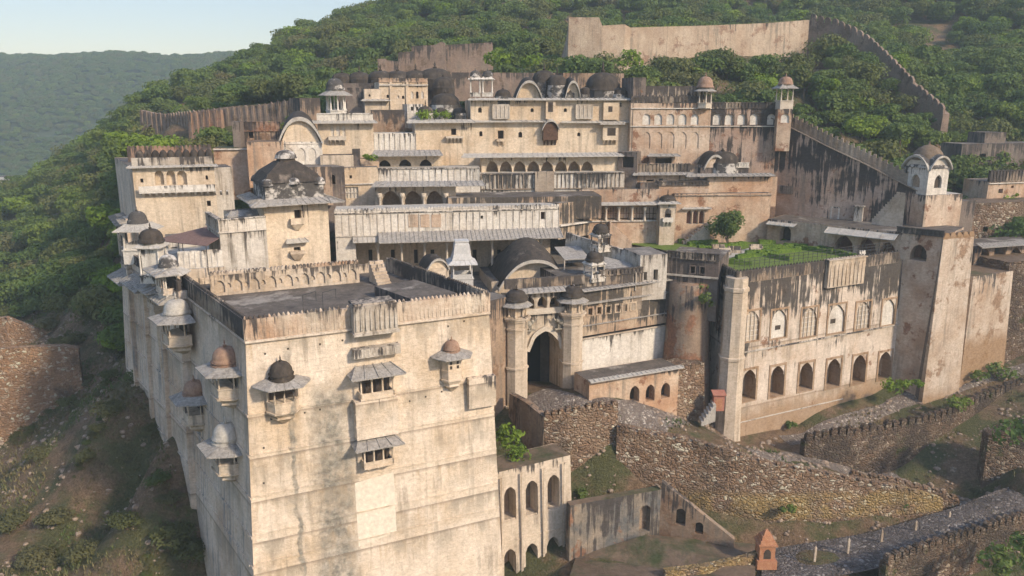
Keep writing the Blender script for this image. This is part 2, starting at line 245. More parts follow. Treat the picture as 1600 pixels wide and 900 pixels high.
# ------------------------------------------------------------ mesh builder
class MB:
    def __init__(s): s.v = []; s.f = []; s.s = []; s.sm = []
    def add(s, vs, fs, slot=0, smooth=False):
        b = len(s.v); s.v += [tuple(x) for x in vs]
        for f in fs: s.f.append([b+i for i in f]); s.s.append(slot); s.sm.append(smooth)
    def quad(s, a, b, c, d, slot=0): s.add([a, b, c, d], [(0, 1, 2, 3)], slot)
    def prism(s, bot, top, slot=0, cap=True, smooth=False):
        n = len(bot); fs = [(i, (i+1) % n, n+(i+1) % n, n+i) for i in range(n)]
        s.add(list(bot)+list(top), fs, slot, smooth)
        if cap: s.add(list(top), [tuple(range(n))], slot); s.add(list(bot), [tuple(range(n))[::-1]], slot)
    def box(s, o, ax, ay, az, slot=0):
        o, ax, ay, az = map(Vector, (o, ax, ay, az)); s.prism([o, o+ax, o+ax+ay, o+ay], [o+az, o+ax+az, o+ax+ay+az, o+ay+az], slot)
    def lathe(s, c, prof, n=16, slot=0, smooth=True, rot=0.0, ribs=0, sx=1.0, sy=1.0):
        vs = []; c = Vector(c)
        for (r, z) in prof:
            for i in range(n):
                t = 2*math.pi*i/n+rot; rr = r*(1+(0.05 if (ribs and i % 2) else 0))
                vs.append((c.x+rr*math.cos(t)*sx, c.y+rr*math.sin(t)*sy, c.z+z))
        fs = []
        for j in range(len(prof)-1):
            for i in range(n):
                a = j*n+i; b = j*n+(i+1) % n; fs.append((a, b, b+n, a+n))
        fs.append(tuple(range((len(prof)-1)*n, len(prof)*n)))
        s.add(vs, fs, slot, smooth)
    def tube(s, pts, r, n=6, slot=0):
        pts = [Vector(p) for p in pts]
        for i in range(len(pts)-1):
            a, b = pts[i], pts[i+1]; d = (b-a).normalized(); x = d.orthogonal().normalized(); y = d.cross(x)
            ra = r[i] if isinstance(r, list) else r; rb = r[i+1] if isinstance(r, list) else r
            s.prism([a+(x*math.cos(2*math.pi*k/n)+y*math.sin(2*math.pi*k/n))*ra for k in range(n)], [b+(x*math.cos(2*math.pi*k/n)+y*math.sin(2*math.pi*k/n))*rb for k in range(n)], slot)
    def build(s, name, mats, parent=None, origin=None, ztop=None, zbot=None, tags=None):
        mats = [mats] if not isinstance(mats, (list, tuple)) else mats
        mats = [M[m] if isinstance(m, str) else m for m in mats]
        v = np.array(s.v, dtype=float); o = Vector((0, 0, 0))
        if parent is None:
            o = Vector(origin) if origin is not None else Vector((v[:, 0].mean(), v[:, 1].mean(), v[:, 2].min()))
        else:
            po = parent
            while po is not None: o += po.location; po = po.parent
        zt = ztop if ztop is not None else v[:, 2].max(); zb = zbot if zbot is not None else v[:, 2].min()
        me = bpy.data.meshes.new(name); me.from_pydata([tuple(x) for x in (v-np.array(o))], [], s.f)
        at = me.attributes.new('drop', 'FLOAT', 'POINT'); at.data.foreach_set('value', np.ascontiguousarray(zt-v[:, 2], dtype=np.float32))
        at = me.attributes.new('rise', 'FLOAT', 'POINT'); at.data.foreach_set('value', np.ascontiguousarray(v[:, 2]-zb, dtype=np.float32))
        for m in mats: me.materials.append(m)
        me.polygons.foreach_set('material_index', s.s); me.polygons.foreach_set('use_smooth', s.sm)
        ob = bpy.data.objects.new(name, me); COL.objects.link(ob)
        if parent is not None: ob.parent = parent
        else: ob.location = o
        if tags: tag(ob, *tags)
        return ob
def tag(o, label=None, cat=None, group=None, kind=None):
    if label: o['label'] = label
    if cat: o['category'] = cat
    if group: o['group'] = group
    if kind: o['kind'] = kind
    return o
def thing(name, label, cat, loc, group=None):
    o = bpy.data.objects.new(name, None); COL.objects.link(o); o.location = loc; o.empty_display_size = 1
    return tag(o, label, cat, group)
# ------------------------------------------------------------ facade frame: left->right as seen from outside
class Face:
    def __init__(s, T0, T1, k=0.0):
        s.T0 = Vector(T0); s.T1 = Vector(T1); d = s.T1-s.T0; d.z = 0; s.L = d.length; s.u = d.normalized(); s.n = Vector((s.u.y, -s.u.x, 0)); s.k = k; s.z = s.T0.z
    def pt(s, a, z, d=0.0):
        p = s.T0+s.u*a+s.n*(d+s.k*(s.z-z)); return Vector((p.x, p.y, z))
    def pix(s, px, py, d=0.0):
        r = ray(px, py); g0 = (CAM-s.T0).dot(s.n)-d-s.k*(s.z-CAM.z); t = -g0/(r.dot(s.n)+s.k*r.z); p = CAM+r*t
        return ((p-s.T0).dot(s.u), p.z)
    def rect(s, x0, y0, x1, y1, d=0.0):
        xc, yc = (x0+x1)/2, (y0+y1)/2
        a0, a1 = s.pix(x0, yc, d)[0], s.pix(x1, yc, d)[0]; return a0, a1, s.pix(xc, y1, d)[1], s.pix(xc, y0, d)[1]
def outline(kind, a0, a1, z0, z1):
    w = a1-a0; c = (a0+a1)/2
    if kind == 'rect': return [(a0, z0), (a1, z0), (a1, z1), (a0, z1)]
    h = min(w*0.5 if kind == 'round' else w*0.62, (z1-z0)*0.8); zs = z1-h; pts = [(a0, z0), (a1, z0)]
    n = 16 if kind == 'round' else 20
    for i in range(n+1):
        t = math.pi*i/n; x = math.cos(t); y = math.sin(t)
        if kind == 'cusp':
            y = 0.86*(1-abs(x)**2)**0.5+0.14*(1-abs(x))**1.3 if abs(x) < 1 else 0
            m = 1-0.09*abs(math.sin(3.5*t+math.pi/2)) if 0 < i < n else 1
            x *= m; y *= 0.94+0.06*m if abs(x) > .1 else 1
        elif kind == 'point': y = (1-abs(x)**1.5)**0.7 if abs(x) < 1 else 0
        pts.append((c+w/2*x, zs+h*y))
    return pts
def opening(bld, F, o, pname='window'):
    """o = dict(k,a0,a1,z0,z1,dep,fill,surround)"""
    pts = outline(o['k'], o['a0'], o['a1'], o['z0'], o['z1']); dep = o.get('dep', 0.8); n = len(pts)
    mb = MB()
    fr = [F.pt(a, z, -0.0) for a, z in pts]; bk = [p-F.n*dep for p in fr]
    for i in range(n): mb.quad(fr[i], fr[(i+1) % n], bk[(i+1) % n], bk[i], 0)
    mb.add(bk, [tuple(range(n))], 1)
    sr = o.get('sur', 0)
    if sr:      # raised border
        c = ((o['a0']+o['a1'])/2, (o['z0']+o['z1'])/2)
        out = [(o['a0']-sr, o['z0']-sr*0.5), (o['a1']+sr, o['z0']-sr*0.5), (o['a1']+sr, o['z1']+sr), (o['a0']-sr, o['z1']+sr)]
        for i in range(4):
            (a, b), (c_, d_) = out[i], out[(i+1) % 4]
            ai, bi = (o['a0'] if a < o['a0'] else o['a1']), (o['z0'] if b < o['z0'] else o['z1']); ci, di = (o['a0'] if c_ < o['a0'] else o['a1']), (o['z0'] if d_ < o['z0'] else o['z1'])
            mb.prism([F.pt(a, b, 0.004), F.pt(c_, d_, 0.004), F.pt(ci, di, 0.004), F.pt(ai, bi, 0.004)], [F.pt(a, b, 0.09), F.pt(c_, d_, 0.09), F.pt(ci, di, 0.09), F.pt(ai, bi, 0.09)], 0)
    if o.get('grid'):
        a0, a1, z0, z1 = o['a0'], o['a1'], o['z0'], o['z1']; nx, nz = o['grid']; dd = min(dep, 0.2)
        for i in range(1, nx):
            a = a0+(a1-a0)*i/nx; mb.box(F.pt(a-0.04, z0, -dd), F.u*0.08, F.n*0.08, V(0, 0, (z1-z0)*0.92), 2)
        for j in range(1, nz):
            z = z0+(z1-z0)*j/nz; mb.box(F.pt(a0, z-0.04, -dd+0.01), F.u*(a1-a0), F.n*0.06, V(0, 0, 0.08), 2)
    if o.get('rail'):
        h = o['rail']; mb.box(F.pt(o['a0'], o['z0'], -0.25), F.u*(o['a1']-o['a0']), F.n*0.12, V(0, 0, h), 0)
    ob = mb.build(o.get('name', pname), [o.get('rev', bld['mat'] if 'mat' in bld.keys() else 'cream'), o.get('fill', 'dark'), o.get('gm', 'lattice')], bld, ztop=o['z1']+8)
    return ob
def wall(mb, F, zb, ops=(), outl=None, slot=0, a0=0.0, a1=None):
    a1 = F.L if a1 is None else a1
    o = outl or [(a0, zb), (a1, zb), (a1, F.z), (a0, F.z)]
    loops = [o]+[outline(q['k'], q['a0'], q['a1'], q['z0'], q['z1']) for q in ops]
    flat = [p for l in loops for p in l]
    tris = tessellate_polygon([[Vector((a, z, 0)) for a, z in l] for l in loops])
    mb.add([F.pt(a, z) for a, z in flat], [tuple(t) for t in tris], slot)
def block(name, label, cat, pts, zb, mat, roofmat='roof', ops={}, k=0.0, roofdrop=0.0, group=None, parent=None):
    """pts: plan corners (same z) listed left->right as seen from outside, going round. ops: {edge: [openings]}"""
    z = pts[0].z; pts = [Vector((p.x, p.y, z)) for p in pts]; n = len(pts)
    c = sum(pts, Vector())/n
    root = parent or thing(name, label, cat, (c.x, c.y, zb), group)
    root['mat'] = mat
    ks = k if isinstance(k, (list, tuple)) else [k]*n
    faces = [Face(pts[i], pts[(i+1) % n], ks[i]) for i in range(n)]
    H = z-zb; mb = MB()
    bots = []
    for i in range(n):
        F0, F1 = faces[i-1], faces[i]; d0, d1 = ks[i-1]*H, ks[i]*H; D_ = F0.n.x*F1.n.y-F0.n.y*F1.n.x
        bots.append(Vector(((d0*F1.n.y-d1*F0.n.y)/D_, (F0.n.x*d1-F1.n.x*d0)/D_, 0)) if abs(D_) > 1e-3 else F1.n*d1)
    for i, F in enumerate(faces):
        ob0 = bots[i].dot(F.u); ob1 = bots[(i+1) % n].dot(F.u)
        wall(mb, F, zb, ops.get(i, ()), [(ob0, zb), (F.L+ob1, zb), (F.L, z), (0, z)])
        for o in ops.get(i, ()): opening(root, F, o)
    mb.build('wall', mat, root)
    r = MB(); r.add([p-V(0, 0, roofdrop+0.02) for p in pts], [tuple(range(n))]); r.build('roof', roofmat, root)
    return root, faces
def O(F, x0, y0, x1, y1, k='rect', **kw):
    a0, a1, z0, z1 = F.rect(x0, y0, x1, y1); d = dict(k=k, a0=a0, a1=a1, z0=z0, z1=z1); d.update(kw); return d
def back(T0, T1, t):
    """rectangle block corners from front-left & front-right with depth t"""
    T0 = Vector(T0); T1 = Vector(T1); T1.z = T0.z; u = (T1-T0).normalized(); n = Vector((u.y, -u.x, 0)); return [T0, T1, T1-n*t, T0-n*t]
def ledge(mb, F, z, a0=None, a1=None, h=0.14, p=0.16, slot=0):
    a0 = -0.02 if a0 is None else a0; a1 = F.L+0.02 if a1 is None else a1
    mb.box(F.pt(a0, z, -0.05), F.u*(a1-a0), F.n*(p+0.05), V(0, 0, h), slot)
def parapet(parent, F, h=1.1, mat='parapet', a0=0, a1=None, pitch=0.55, out=0.0, thick=0.3, z=None, kind='rib', name='parapet'):
    a1 = F.L if a1 is None else a1; z = F.z if z is None else z; mb = MB()
    mb.box(F.pt(a0, z, out), F.u*(a1-a0), -F.n*thick, V(0, 0, h*0.86))
    n = max(1, int((a1-a0)/pitch)); p = (a1-a0)/n
    for i in range(n):
        a = a0+p*(i+0.5)
        if kind == 'rib':
            w_ = p*0.32
            if rnd.random() < .04: continue
            pr = [(a-w_, z+0.08), (a+w_, z+0.08), (a+w_, z+h*0.88), (a, z+h*rnd.uniform(.96, 1.04)), (a-w_, z+h*0.88)]
            mb.prism([F.pt(x, y, out-0.02) for x, y in pr], [F.pt(x, y, out+0.10) for x, y in pr])
        elif kind == 'merlon':
            w_ = p*rnd.uniform(.33, .40)
            if rnd.random() < .05: continue
            pr = [(a-w_, z+h*0.4), (a+w_, z+h*0.4), (a+w_, z+h*1.25), (a+w_*0.6, z+h*1.5), (a, z+h*1.65), (a-w_*0.6, z+h*1.5), (a-w_, z+h*1.25)]
            mb.prism([F.pt(x, y, out+0.06) for x, y in pr], [F.pt(x, y, out-thick-0.03) for x, y in pr])
        elif kind == 'panel':
            mb.box(F.pt(a-p*0.5-0.06, z, out), F.u*0.12, F.n*0.08, V(0, 0, h*0.86))
        elif kind == 'baluster':
            pass
    if kind in ('panel', 'rib'):
        mb.box(F.pt(a0-0.03, z+h*0.86, out+0.14), F.u*(a1-a0+0.06), -F.n*(thick+0.2), V(0, 0, 0.10))
        mb.box(F.pt(a0-0.03, z-0.05, out+0.16), F.u*(a1-a0+0.06), -F.n*(0.3), V(0, 0, 0.13))
    return mb.build(name, mat, parent, ztop=z+h)
def eave(parent, F, z, a0, a1, proj=1.2, drop=0.45, mat='eave', pitch=0.6, ret=0.0, name='eave', base=0.0, th=0.09):
    """sloping stone chhajja running a0..a1 with mitred ends and batten ribs"""
    mb = MB(); e = proj if ret is None else ret
    i0, i1 = F.pt(a0, z, base), F.pt(a1, z, base); o0 = F.pt(a0-e, z-drop, base+proj); o1 = F.pt(a1+e, z-drop, base+proj)
    j0, j1 = F.pt(a0, z, base), F.pt(a1, z, base); dz = V(0, 0, th)
    mb.prism([o0, o1, i1, i0], [o0+dz, o1+dz, i1+dz, i0+dz])
    n = max(2, int((a1-a0)/pitch))
    for i in range(n+1):
        t = i/n; p = i0.lerp(i1, t)+dz; q = o0.lerp(o1, t)+dz+V(0, 0, rnd.uniform(-0.02, 0.03)); s = F.u*0.05
        mb.prism([p-s, q-s, q+s, p+s], [p-s+V(0, 0, .07), q-s+V(0, 0, .07), q+s+V(0, 0, .07), p+s+V(0, 0, .07)])
    if e > 0:       # hipped returns
        for (ii, oo, sg) in ((i0, o0, -1), (i1, o1, 1)):
            b_ = F.pt((a0-e) if sg < 0 else (a1+e), z-drop, base-0.02)
            mb.add([ii, oo, b_, ii-F.n*0.02, ii+dz, oo+dz, b_+dz, ii-F.n*0.02+dz], [(0, 1, 2, 3), (4, 5, 6, 7), (1, 2, 6, 5)])
    return mb.build(name, mat, parent, ztop=z+9)
def ring_eave(mb, c, r0, r1, z, drop, n=8, rot=None, th=0.08, slot=0):
    rot = math.pi/n if rot is None else rot; c = Vector(c)
    def P(r, zz, i, f=0.0):
        a = 2*math.pi*i/n+rot; b = 2*math.pi*(i+1)/n+rot
        return Vector((c.x+r*(math.cos(a)*(1-f)+math.cos(b)*f), c.y+r*(math.sin(a)*(1-f)+math.sin(b)*f), zz))
    for i in range(n):
        m = 5
        for j in range(m):
            f0, f1 = j/m, (j+0.94)/m; jj = rnd.uniform(-0.02, 0.02)
            q = [P(r1, z-drop+jj, i, f0), P(r1, z-drop+jj, i, f1), P(r0, z, i, f1), P(r0, z, i, f0)]
            mb.prism(q, [x+V(0, 0, th) for x in q], slot)
def dome_prof(r, h, fin=0.5, onion=True):
    p = [(r*1.04, 0), (r*1.06, h*0.05), (r, h*0.08)]
    for i in range(1, 9):
        t = i/8*math.pi/2; p.append((r*math.cos(t)**0.8 if i < 8 else 0.06*r, h*0.08+h*0.86*math.sin(t)))
    p += [(0.13*r, h*0.95), (0.10*r, h*1.0), (0.16*r, h*1.03), (0.05*r, h*1.08), (0.07*r, h*1.08+fin*0.4), (0.02, h*1.08+fin)]
    return p
def chhatri(parent, p, w_, hc, ncol=4, dr=None, dh=None, base=0.0, mat='column', domemat='dome', eavemat='eave', name='rooftop_pavilion', rot=0.0, rail=0.0, over=0.6, solid=False, curved=False):
    """domed kiosk: base block, columns, flared eave, dome; p = foot centre"""
    p = Vector(p); mb = MB(); dr = dr or w_*0.42; dh = dh or dr*1.0; n = ncol if ncol > 4 else 4; R = w_/2/math.cos(math.pi/n)
    rr = rot+math.pi/n
    def ring(r, z): return [Vector((p.x+r*math.cos(2*math.pi*i/n+rr), p.y+r*math.sin(2*math.pi*i/n+rr), z)) for i in range(n)]
    if base > 0: mb.prism(ring(R*1.05, p.z-0.1), ring(R*1.05, p.z+base))
    mb.prism(ring(R*1.12, p.z+base), ring(R*1.12, p.z+base+0.1))
    zt = p.z+base+hc
    lin = MB(); lin.prism(ring(R*1.02, zt-0.28), ring(R*1.04, zt))
    if rail > 0:
        rg, rt = ring(R*0.98, p.z+base+.1), ring(R*0.98, p.z+base+.1+rail)
        for i in range(n):
            a, b = rg[i], rg[(i+1) % n]; c_, d_ = rt[i], rt[(i+1) % n]; t = (Vector((p.x, p.y, a.z))-(a+b)/2).normalized()*0.1
            mb.prism([a, b, b+t, a+t], [c_, d_, d_+t, c_+t])
    root = mb.build(name, mat, parent); lin.build('lintel', mat, root)
    cs = ring(R*0.92, p.z+base+0.1)
    for c in cs:
        m = MB(); r = 0.09 if w_ < 2.6 else 0.13
        m.lathe(c, [(r*1.5, 0), (r*1.5, 0.15), (r, 0.2), (r*0.85, hc-0.6), (r*1.5, hc-0.45), (r*1.9, hc-0.37)], 8); m.build('column', mat, root)
    if solid:
        m = MB(); m.prism(ring(R*0.8, p.z+base+.1), ring(R*0.8, zt-.28)); m.build('screen_wall', mat, root)
    m = MB(); ring_eave(m, p, R*0.95, R+over, zt+0.1, over*0.55, n, rr); m.prism(ring(R*0.98, zt), ring(R*0.9, zt+0.3)); m.build('eave', eavemat, root)
    m = MB(); m.lathe((p.x, p.y, zt+0.3), [(dr*1.1, 0), (dr*1.1, 0.22)]+[(a, b+0.22) for a, b in dome_prof(dr, dh, dr*0.35)], 20); m.build('dome', domemat, root)
    return root
def jharokha(bld, F, a, z0, w_, h, proj, style='dome', mat='tower', domemat='dome', corbel=1.2, over=0.9, name='balcony', drum=0.5, ncol=3, lattice=False, eavemat='eave', topbox=0):
    """projecting window: floor slab on corbels, parapet, columns, eave and dome/flat top. a = centre, z0 = floor"""
    root = None; n = F.n; u = F.u
    if style == 'dome':                                # half octagon
        R = w_/2
        def ring(r, z, d=0.0): return [F.pt(a, z)+u*(r*x)+n*(r*y*proj/R-0.05+0) for x, y in ((-1, -0.1), (-1, .25), (-.62, 1), (.62, 1), (1, .25), (1, -0.1))]
        base = F.pt(a, z0)
        mb = MB(); par = 0.75
        mb.prism(ring(R*1.1, z0-0.12), ring(R*1.1, z0)); mb.prism(ring(R, z0), ring(R, z0+par)); mb.prism(ring(R*1.05, z0+par), ring(R*1.05, z0+par+0.1))
        if lattice: mb.prism(ring(R*.98, z0+par), ring(R*.98, z0+h), 0)
        mb.prism(ring(R*1.04, z0+h-0.3), ring(R*1.06, z0+h))
        # tapering corbel
        r0 = ring(R*1.0, z0-0.12); pr = r0
        for t, f in ((0.3, 0.78), (0.45, 0.82), (0.75, 0.45), (1.0, 0.12)):
            nx = [F.pt(a, z0-0.12-corbel*t)+u*(R*f*x)+n*(R*f*y*proj/R-0.05) for x, y in ((-1, -0.1), (-1, .25), (-.62, 1), (.62, 1), (1, .25), (1, -0.1))]
            mb.prism(nx, pr, cap=True); pr = nx
        root = mb.build(name, mat, bld, ztop=z0+9)
        if lattice:
            for k_ in (-0.33, 0.33):
                m = MB()
                for zz in (0.35, 0.62, 0.85):
                    zc = z0+par+(h-par)*zz-0.25; m.box(F.pt(a+k_*w_*0.5-0.1, zc, proj*0.93-0.02+0.02), u*0.2, n*0.03, V(0, 0, 0.28))
                m.build('window', 'dark', root)
        else:
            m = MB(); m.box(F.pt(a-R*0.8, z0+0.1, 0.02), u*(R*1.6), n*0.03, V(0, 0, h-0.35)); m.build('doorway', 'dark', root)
            for (x, y) in ((-.96, .25), (-.6, .95), (0, .97), (.6, .95), (.96, .25)):
                m = MB(); m.lathe(F.pt(a, z0+par)+u*(R*x)+n*(R*y*proj/R-0.05), [(0.11, 0), (.08, .1), (.07, h-par-.6), (.13, h-par-.35), (.16, h-par-.25)], 8); m.build('column', mat, root)
        zt = z0+h; m = MB()
        # flared eave of trapezoids
        ins = ring(R*0.95, zt+0.25); outp = [F.pt(a, zt-0.15)+u*((R+over)*x)+n*(((R+over)*y)*(proj+over)/(R+over)-0.05) for x, y in ((-1, -0.1), (-1, .28), (-.6, 1), (.6, 1), (1, .28), (1, -0.1))]
        for i in range(5):
            for j in range(4):
                f0, f1 = j/4, (j+0.95)/4; q = [outp[i].lerp(outp[i+1], f0), outp[i].lerp(outp[i+1], f1), ins[i].lerp(ins[i+1], f1), ins[i].lerp(ins[i+1], f0)]
                m.prism(q, [x+V(0, 0, .08) for x in q])
        m.prism(ring(R*.95, zt), ring(R*.95, zt+.27)); m.build('eave', eavemat, root)
        m = MB(); c = F.pt(a, zt+0.25)+n*(proj*0.35); dr = R*0.72
        m.lathe(c, [(dr*1.15, 0), (dr*1.15, drum*0.3), (dr*1.0, drum*0.35), (dr*1.0, drum*0.8), (dr*1.12, drum*0.85), (dr*1.12, drum)], 16, smooth=False)
        m.lathe(c+V(0, 0, drum), dome_prof(dr, dr*1.15, dr*0.4), 20); m.build('dome', domemat, root)
    else:                                              # rectangular balcony
        R = w_/2; mb = MB(); par = 0.45
        mb.box(F.pt(a-R, z0-0.15, -.05), u*w_, n*(proj+.1), V(0, 0, 0.15)); mb.box(F.pt(a-R, z0, proj-0.12), u*w_, n*0.12, V(0, 0, par))
        for sx in (-R, R-0.12): mb.box(F.pt(a+sx, z0, 0), u*0.12, n*proj, V(0, 0, par))
        mb.box(F.pt(a-R, z0+h-0.3, -.05), u*w_, n*(proj+.05), V(0, 0, 0.3))
        nb = max(3, int(w_/0.8))
        for i in range(nb):
            x = a-R+(i+0.5)*w_/nb; mb.prism([F.pt(x-.12, z0-.15, 0), F.pt(x+.12, z0-.15, 0), F.pt(x+.12, z0-.15-corbel, 0), F.pt(x-.12, z0-.15-corbel, 0)], [F.pt(x-.12, z0-.15, proj), F.pt(x+.12, z0-.15, proj), F.pt(x+.12, z0-.3, proj*.9), F.pt(x-.12, z0-.3, proj*.9)])
        root = mb.build(name, mat, bld, ztop=z0+9)
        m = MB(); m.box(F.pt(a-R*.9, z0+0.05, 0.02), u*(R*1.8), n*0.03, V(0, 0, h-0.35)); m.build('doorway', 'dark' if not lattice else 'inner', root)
        for i in range(ncol+1):
            x = a-R+0.08+(w_-0.16)*i/ncol; m = MB(); m.lathe(F.pt(x, z0+par, proj-0.08), [(0.12, 0), (.08, .1), (.08, h-par-.6), (.14, h-par-.4), (.2, h-par-.3)], 8); m.build('column', mat, root)
        e = eave(root, F, z0+h+0.45, a-R, a+R, proj=over+proj, drop=0.6, mat=eavemat, ret=over, base=-0.05)
        if topbox > 0:
            m = MB(); m.box(F.pt(a-R*.9, z0+h+0.3, -.05), u*(R*1.8), n*(proj*0.7), V(0, 0, topbox)); m.box(F.pt(a-R, z0+h+0.3+topbox, -.05), u*(R*2), n*(proj*0.8), V(0, 0, .12))
            for i in range(8):
                m.box(F.pt(a-R*.88+i*R*1.76/7-.05, z0+h+.6, proj*.7-.06), u*0.1, n*0.1, V(0, 0, topbox-.3))
            m.build('cornice_box', 'whited', root)
    return root
def strip_wall(name, label, cat, pts, mat, thick=1.0, merlon=0.0, group=None, pitch=1.3, topmat=None, extra=3.0, par=0.0, ribs=0.0):
    """free standing/retaining wall through pts [(px, ytop, ybot, Y)]"""
    T = [DY(x, yt, Y) for x, yt, yb, Y in pts]; B = [DY(x, yb, Y).z for x, yt, yb, Y in pts]; n = len(T); mb = MB()
    dirs = [(Vector(((T[min(i+1, n-1)]-T[max(i-1, 0)]).x, (T[min(i+1, n-1)]-T[max(i-1, 0)]).y, 0))).normalized() for i in range(n)]
    nn = [Vector((d.y, -d.x, 0)) for d in dirs]
    for i in range(n-1):
        f0 = T[i]; f1 = T[i+1]; b0 = Vector((f0.x, f0.y, B[i]-extra))+nn[i]*0.3; b1 = Vector((f1.x, f1.y, B[i+1]-extra))+nn[i+1]*0.3
        k0, k1 = f0-nn[i]*thick, f1-nn[i+1]*thick; kb0 = Vector((k0.x, k0.y, B[i]-extra)); kb1 = Vector((k1.x, k1.y, B[i+1]-extra))
        seg = max(1, int((f1-f0).length/3)); mb.quad(b0, b1, f1, f0); mb.quad(f0, f1, k1, k0); mb.quad(k0, k1, kb1, kb0)
        if i == 0: mb.quad(b0, f0, k0, kb0)
        if i == n-2: mb.quad(b1, f1, k1, kb1)
        if ribs > 0:
            m = max(1, int((f1-f0).length/ribs))
            for j in range(m):
                t = (j+.5)/m; c = f0.lerp(f1, t); nm = nn[i].lerp(nn[i+1], t).normalized(); dh = Vector((-nm.y, nm.x, 0)); zb_ = (B[i]-extra)*(1-t)+(B[i+1]-extra)*t
                w2 = ribs*.2; A = [c+dh*x+V(0, 0, y) for x, y in ((-w2, -.6), (w2, -.6), (w2, 0), (0, rnd.uniform(.1, .3)), (-w2, 0))]; A[0].z = zb_; A[1].z = zb_; mb.prism([a+nm*.05 for a in A], [a+nm*.28 for a in A])
        if merlon > 0:
            m = max(1, int((f1-f0).length/pitch))
            for j in range(m):
                t = (j+0.5)/m; c = f0.lerp(f1, t); nm = nn[i].lerp(nn[i+1], t).normalized(); d = (f1-f0).normalized(); dh = Vector((d.x, d.y, 0)).normalized(); h = merlon*rnd.uniform(0.88, 1.1) if rnd.random() > 0.05 else merlon*0.45
                w2 = pitch*0.41; sl = d.z/max(.01, math.hypot(d.x, d.y))
                q = [(-w2, -0.35), (w2, -0.35), (w2, h*0.72), (w2*0.55, h*0.93), (0, h), (-w2*0.55, h*0.93), (-w2, h*0.72)]
                A = [c+dh*x+V(0, 0, y+sl*x)+nm*0.05 for x, y in q]; Bk = [p-nm*0.55 for p in A]; mb.prism(A, Bk)
    return mb.build(name, mat, None, tags=(label, cat, group))
# ------------------------------------------------------------ terrain
CP = []
def cp(px, py, Y, dz=-2.0): p = DY(px, py, Y); CP.append((p.x, p.y, p.z+dz))
for q in [(220, 158, 215), (120, 228, 235), (20, 285, 255), (450, 62, 290), (560, 30, 300), (650, -2, 320), (760, -60, 340), (900, -120, 360), (1200, -220, 380), (1650, -330, 370), (300, 180, 190), (240, 210, 160), (470, 150, 195), (380, 130, 215), (600, 85, 205), (750, 40, 225), (850, 60, 205), (900, 112, 168), (700, 100, 180), (1000, 112, 160), (1100, 120, 150), (1270, 100, 182), (1400, 110, 185), (1250, 190, 148), (1400, 200, 150), (1470, 180, 162), (1500, 60, 215), (1650, 40, 220), (1600, 250, 146), (1520, 290, 136), (1600, 330, 126), (1000, 0, 260), (1300, 0, 265)]: cp(*q, dz=-4.0)
for q in [(150, 400, 150), (0, 400, 190), (50, 310, 225), (100, 480, 130), (0, 490, 150), (150, 520, 112), (195, 555, 95), (230, 615, 84.5), (262, 675, 76), (290, 760, 73), (330, 893, 70), (0, 560, 115), (0, 722, 92), (0, 800, 80), (0, 698, 98), (60, 648, 101), (130, 594, 104.5), (100, 880, 72), (0, 900, 68), (200, 800, 78), (80, 750, 82), (180, 640, 81), (225, 740, 74), (100, 640, 99), (60, 345, 205), (160, 300, 185)]: cp(*q, dz=-0.6)
# beyond the ridge the ground falls to the valley; world points
CP += [(-190, 330, -22), (-130, 330, -20), (-60, 400, 10), (40, 450, 60), (-260, 240, -25), (-200, 150, -12), (-120, 60, -12), (-60, 40, -12), (-20, 48, -9), (0, 50, -9), (20, 50, -7), (40, 50, -5), (70, 50, 4), (88, 50, 16), (98, 70, 22), (112, 60, 30), (86, 32, 14), (120, 40, 28), (112, 88, 30), (75, 72, 6), (78, 88, 12)]  # rise at the right is an unseen hill, added to shade the road
# under the palace
CP += [(-10, 70, -6), (-30, 95, 10), (-20, 110, 18), (-40, 125, 24), (0, 125, 22), (0, 145, 34), (20, 145, 36), (-30, 140, 30), (10, 100, 8), (30, 110, 15), (50, 120, 20), (40, 140, 34), (65, 125, 24), (60, 110, 10)]
# the court by the gate and the road at the lower right
for (x, y, Y, dz) in [(850, 640, 84, -.4), (960, 655, 82, -.4), (1080, 660, 87, -.5), (1050, 630, 92, -1), (1160, 695, 90.5, -.3), (1250, 672, 96, -.3), (1370, 628, 102, -.3), (1460, 606, 104, -.3), (1560, 570, 108, -.3), (1600, 545, 111, 0), (1300, 860, 72, 0), (1200, 890, 69, 0), (1540, 790, 80, 0), (1590, 740, 85, 0), (1650, 720, 88, 0), (1400, 830, 75, 0), (1100, 860, 72, 0), (1000, 880, 70, 0), (930, 895, 69, 0), (1250, 855, 73, 0), (1700, 900, 70, -2), (1600, 890, 71, -3)]: cp(x, y, Y, dz)
for (x, y, Y, dz) in [(900, 795, 78.3, 0), (960, 795, 78.3, 0), (1020, 818, 78.2, -.5), (1080, 838, 77.8, -.5), (1150, 853, 77.0, -.5), (1210, 853, 77, -.5), (1290, 846, 77.2, -.4), (1340, 838, 77.6, -.4), (1420, 828, 78.2, -.3), (1474, 815, 79.6, -.3),
    (1310, 102, 176, -1), (1358, 107, 170, -1), (1400, 152, 163, -1), (1440, 180, 156.5, -1), (889, 117, 162, -1), (1000, 100, 163.5, -1), (1100, 87, 170, -1), (1200, 80, 176, -1), (260, 188, 154, -.5), (330, 205, 144, -.5), (420, 190, 142, -.5), (470, 190, 140, -1),
    (905, 642, 83, -.5), (1020, 682, 82.2, -.6), (1080, 694, 82, -.6), (1150, 716, 81.4, -.6), (1210, 732, 81.4, -.6), (1290, 744, 81.6, -.6), (1340, 755, 81.9, -.6), (1420, 770, 82.4, -.4),
    (1300, 725, 86.6, -.5), (1370, 762, 88, -1), (1430, 770, 89, -1), (1310, 672, 94, -.4), (1430, 665, 96, -.3), (1545, 800, 85, -.5)]: cp(x, y, Y, dz)
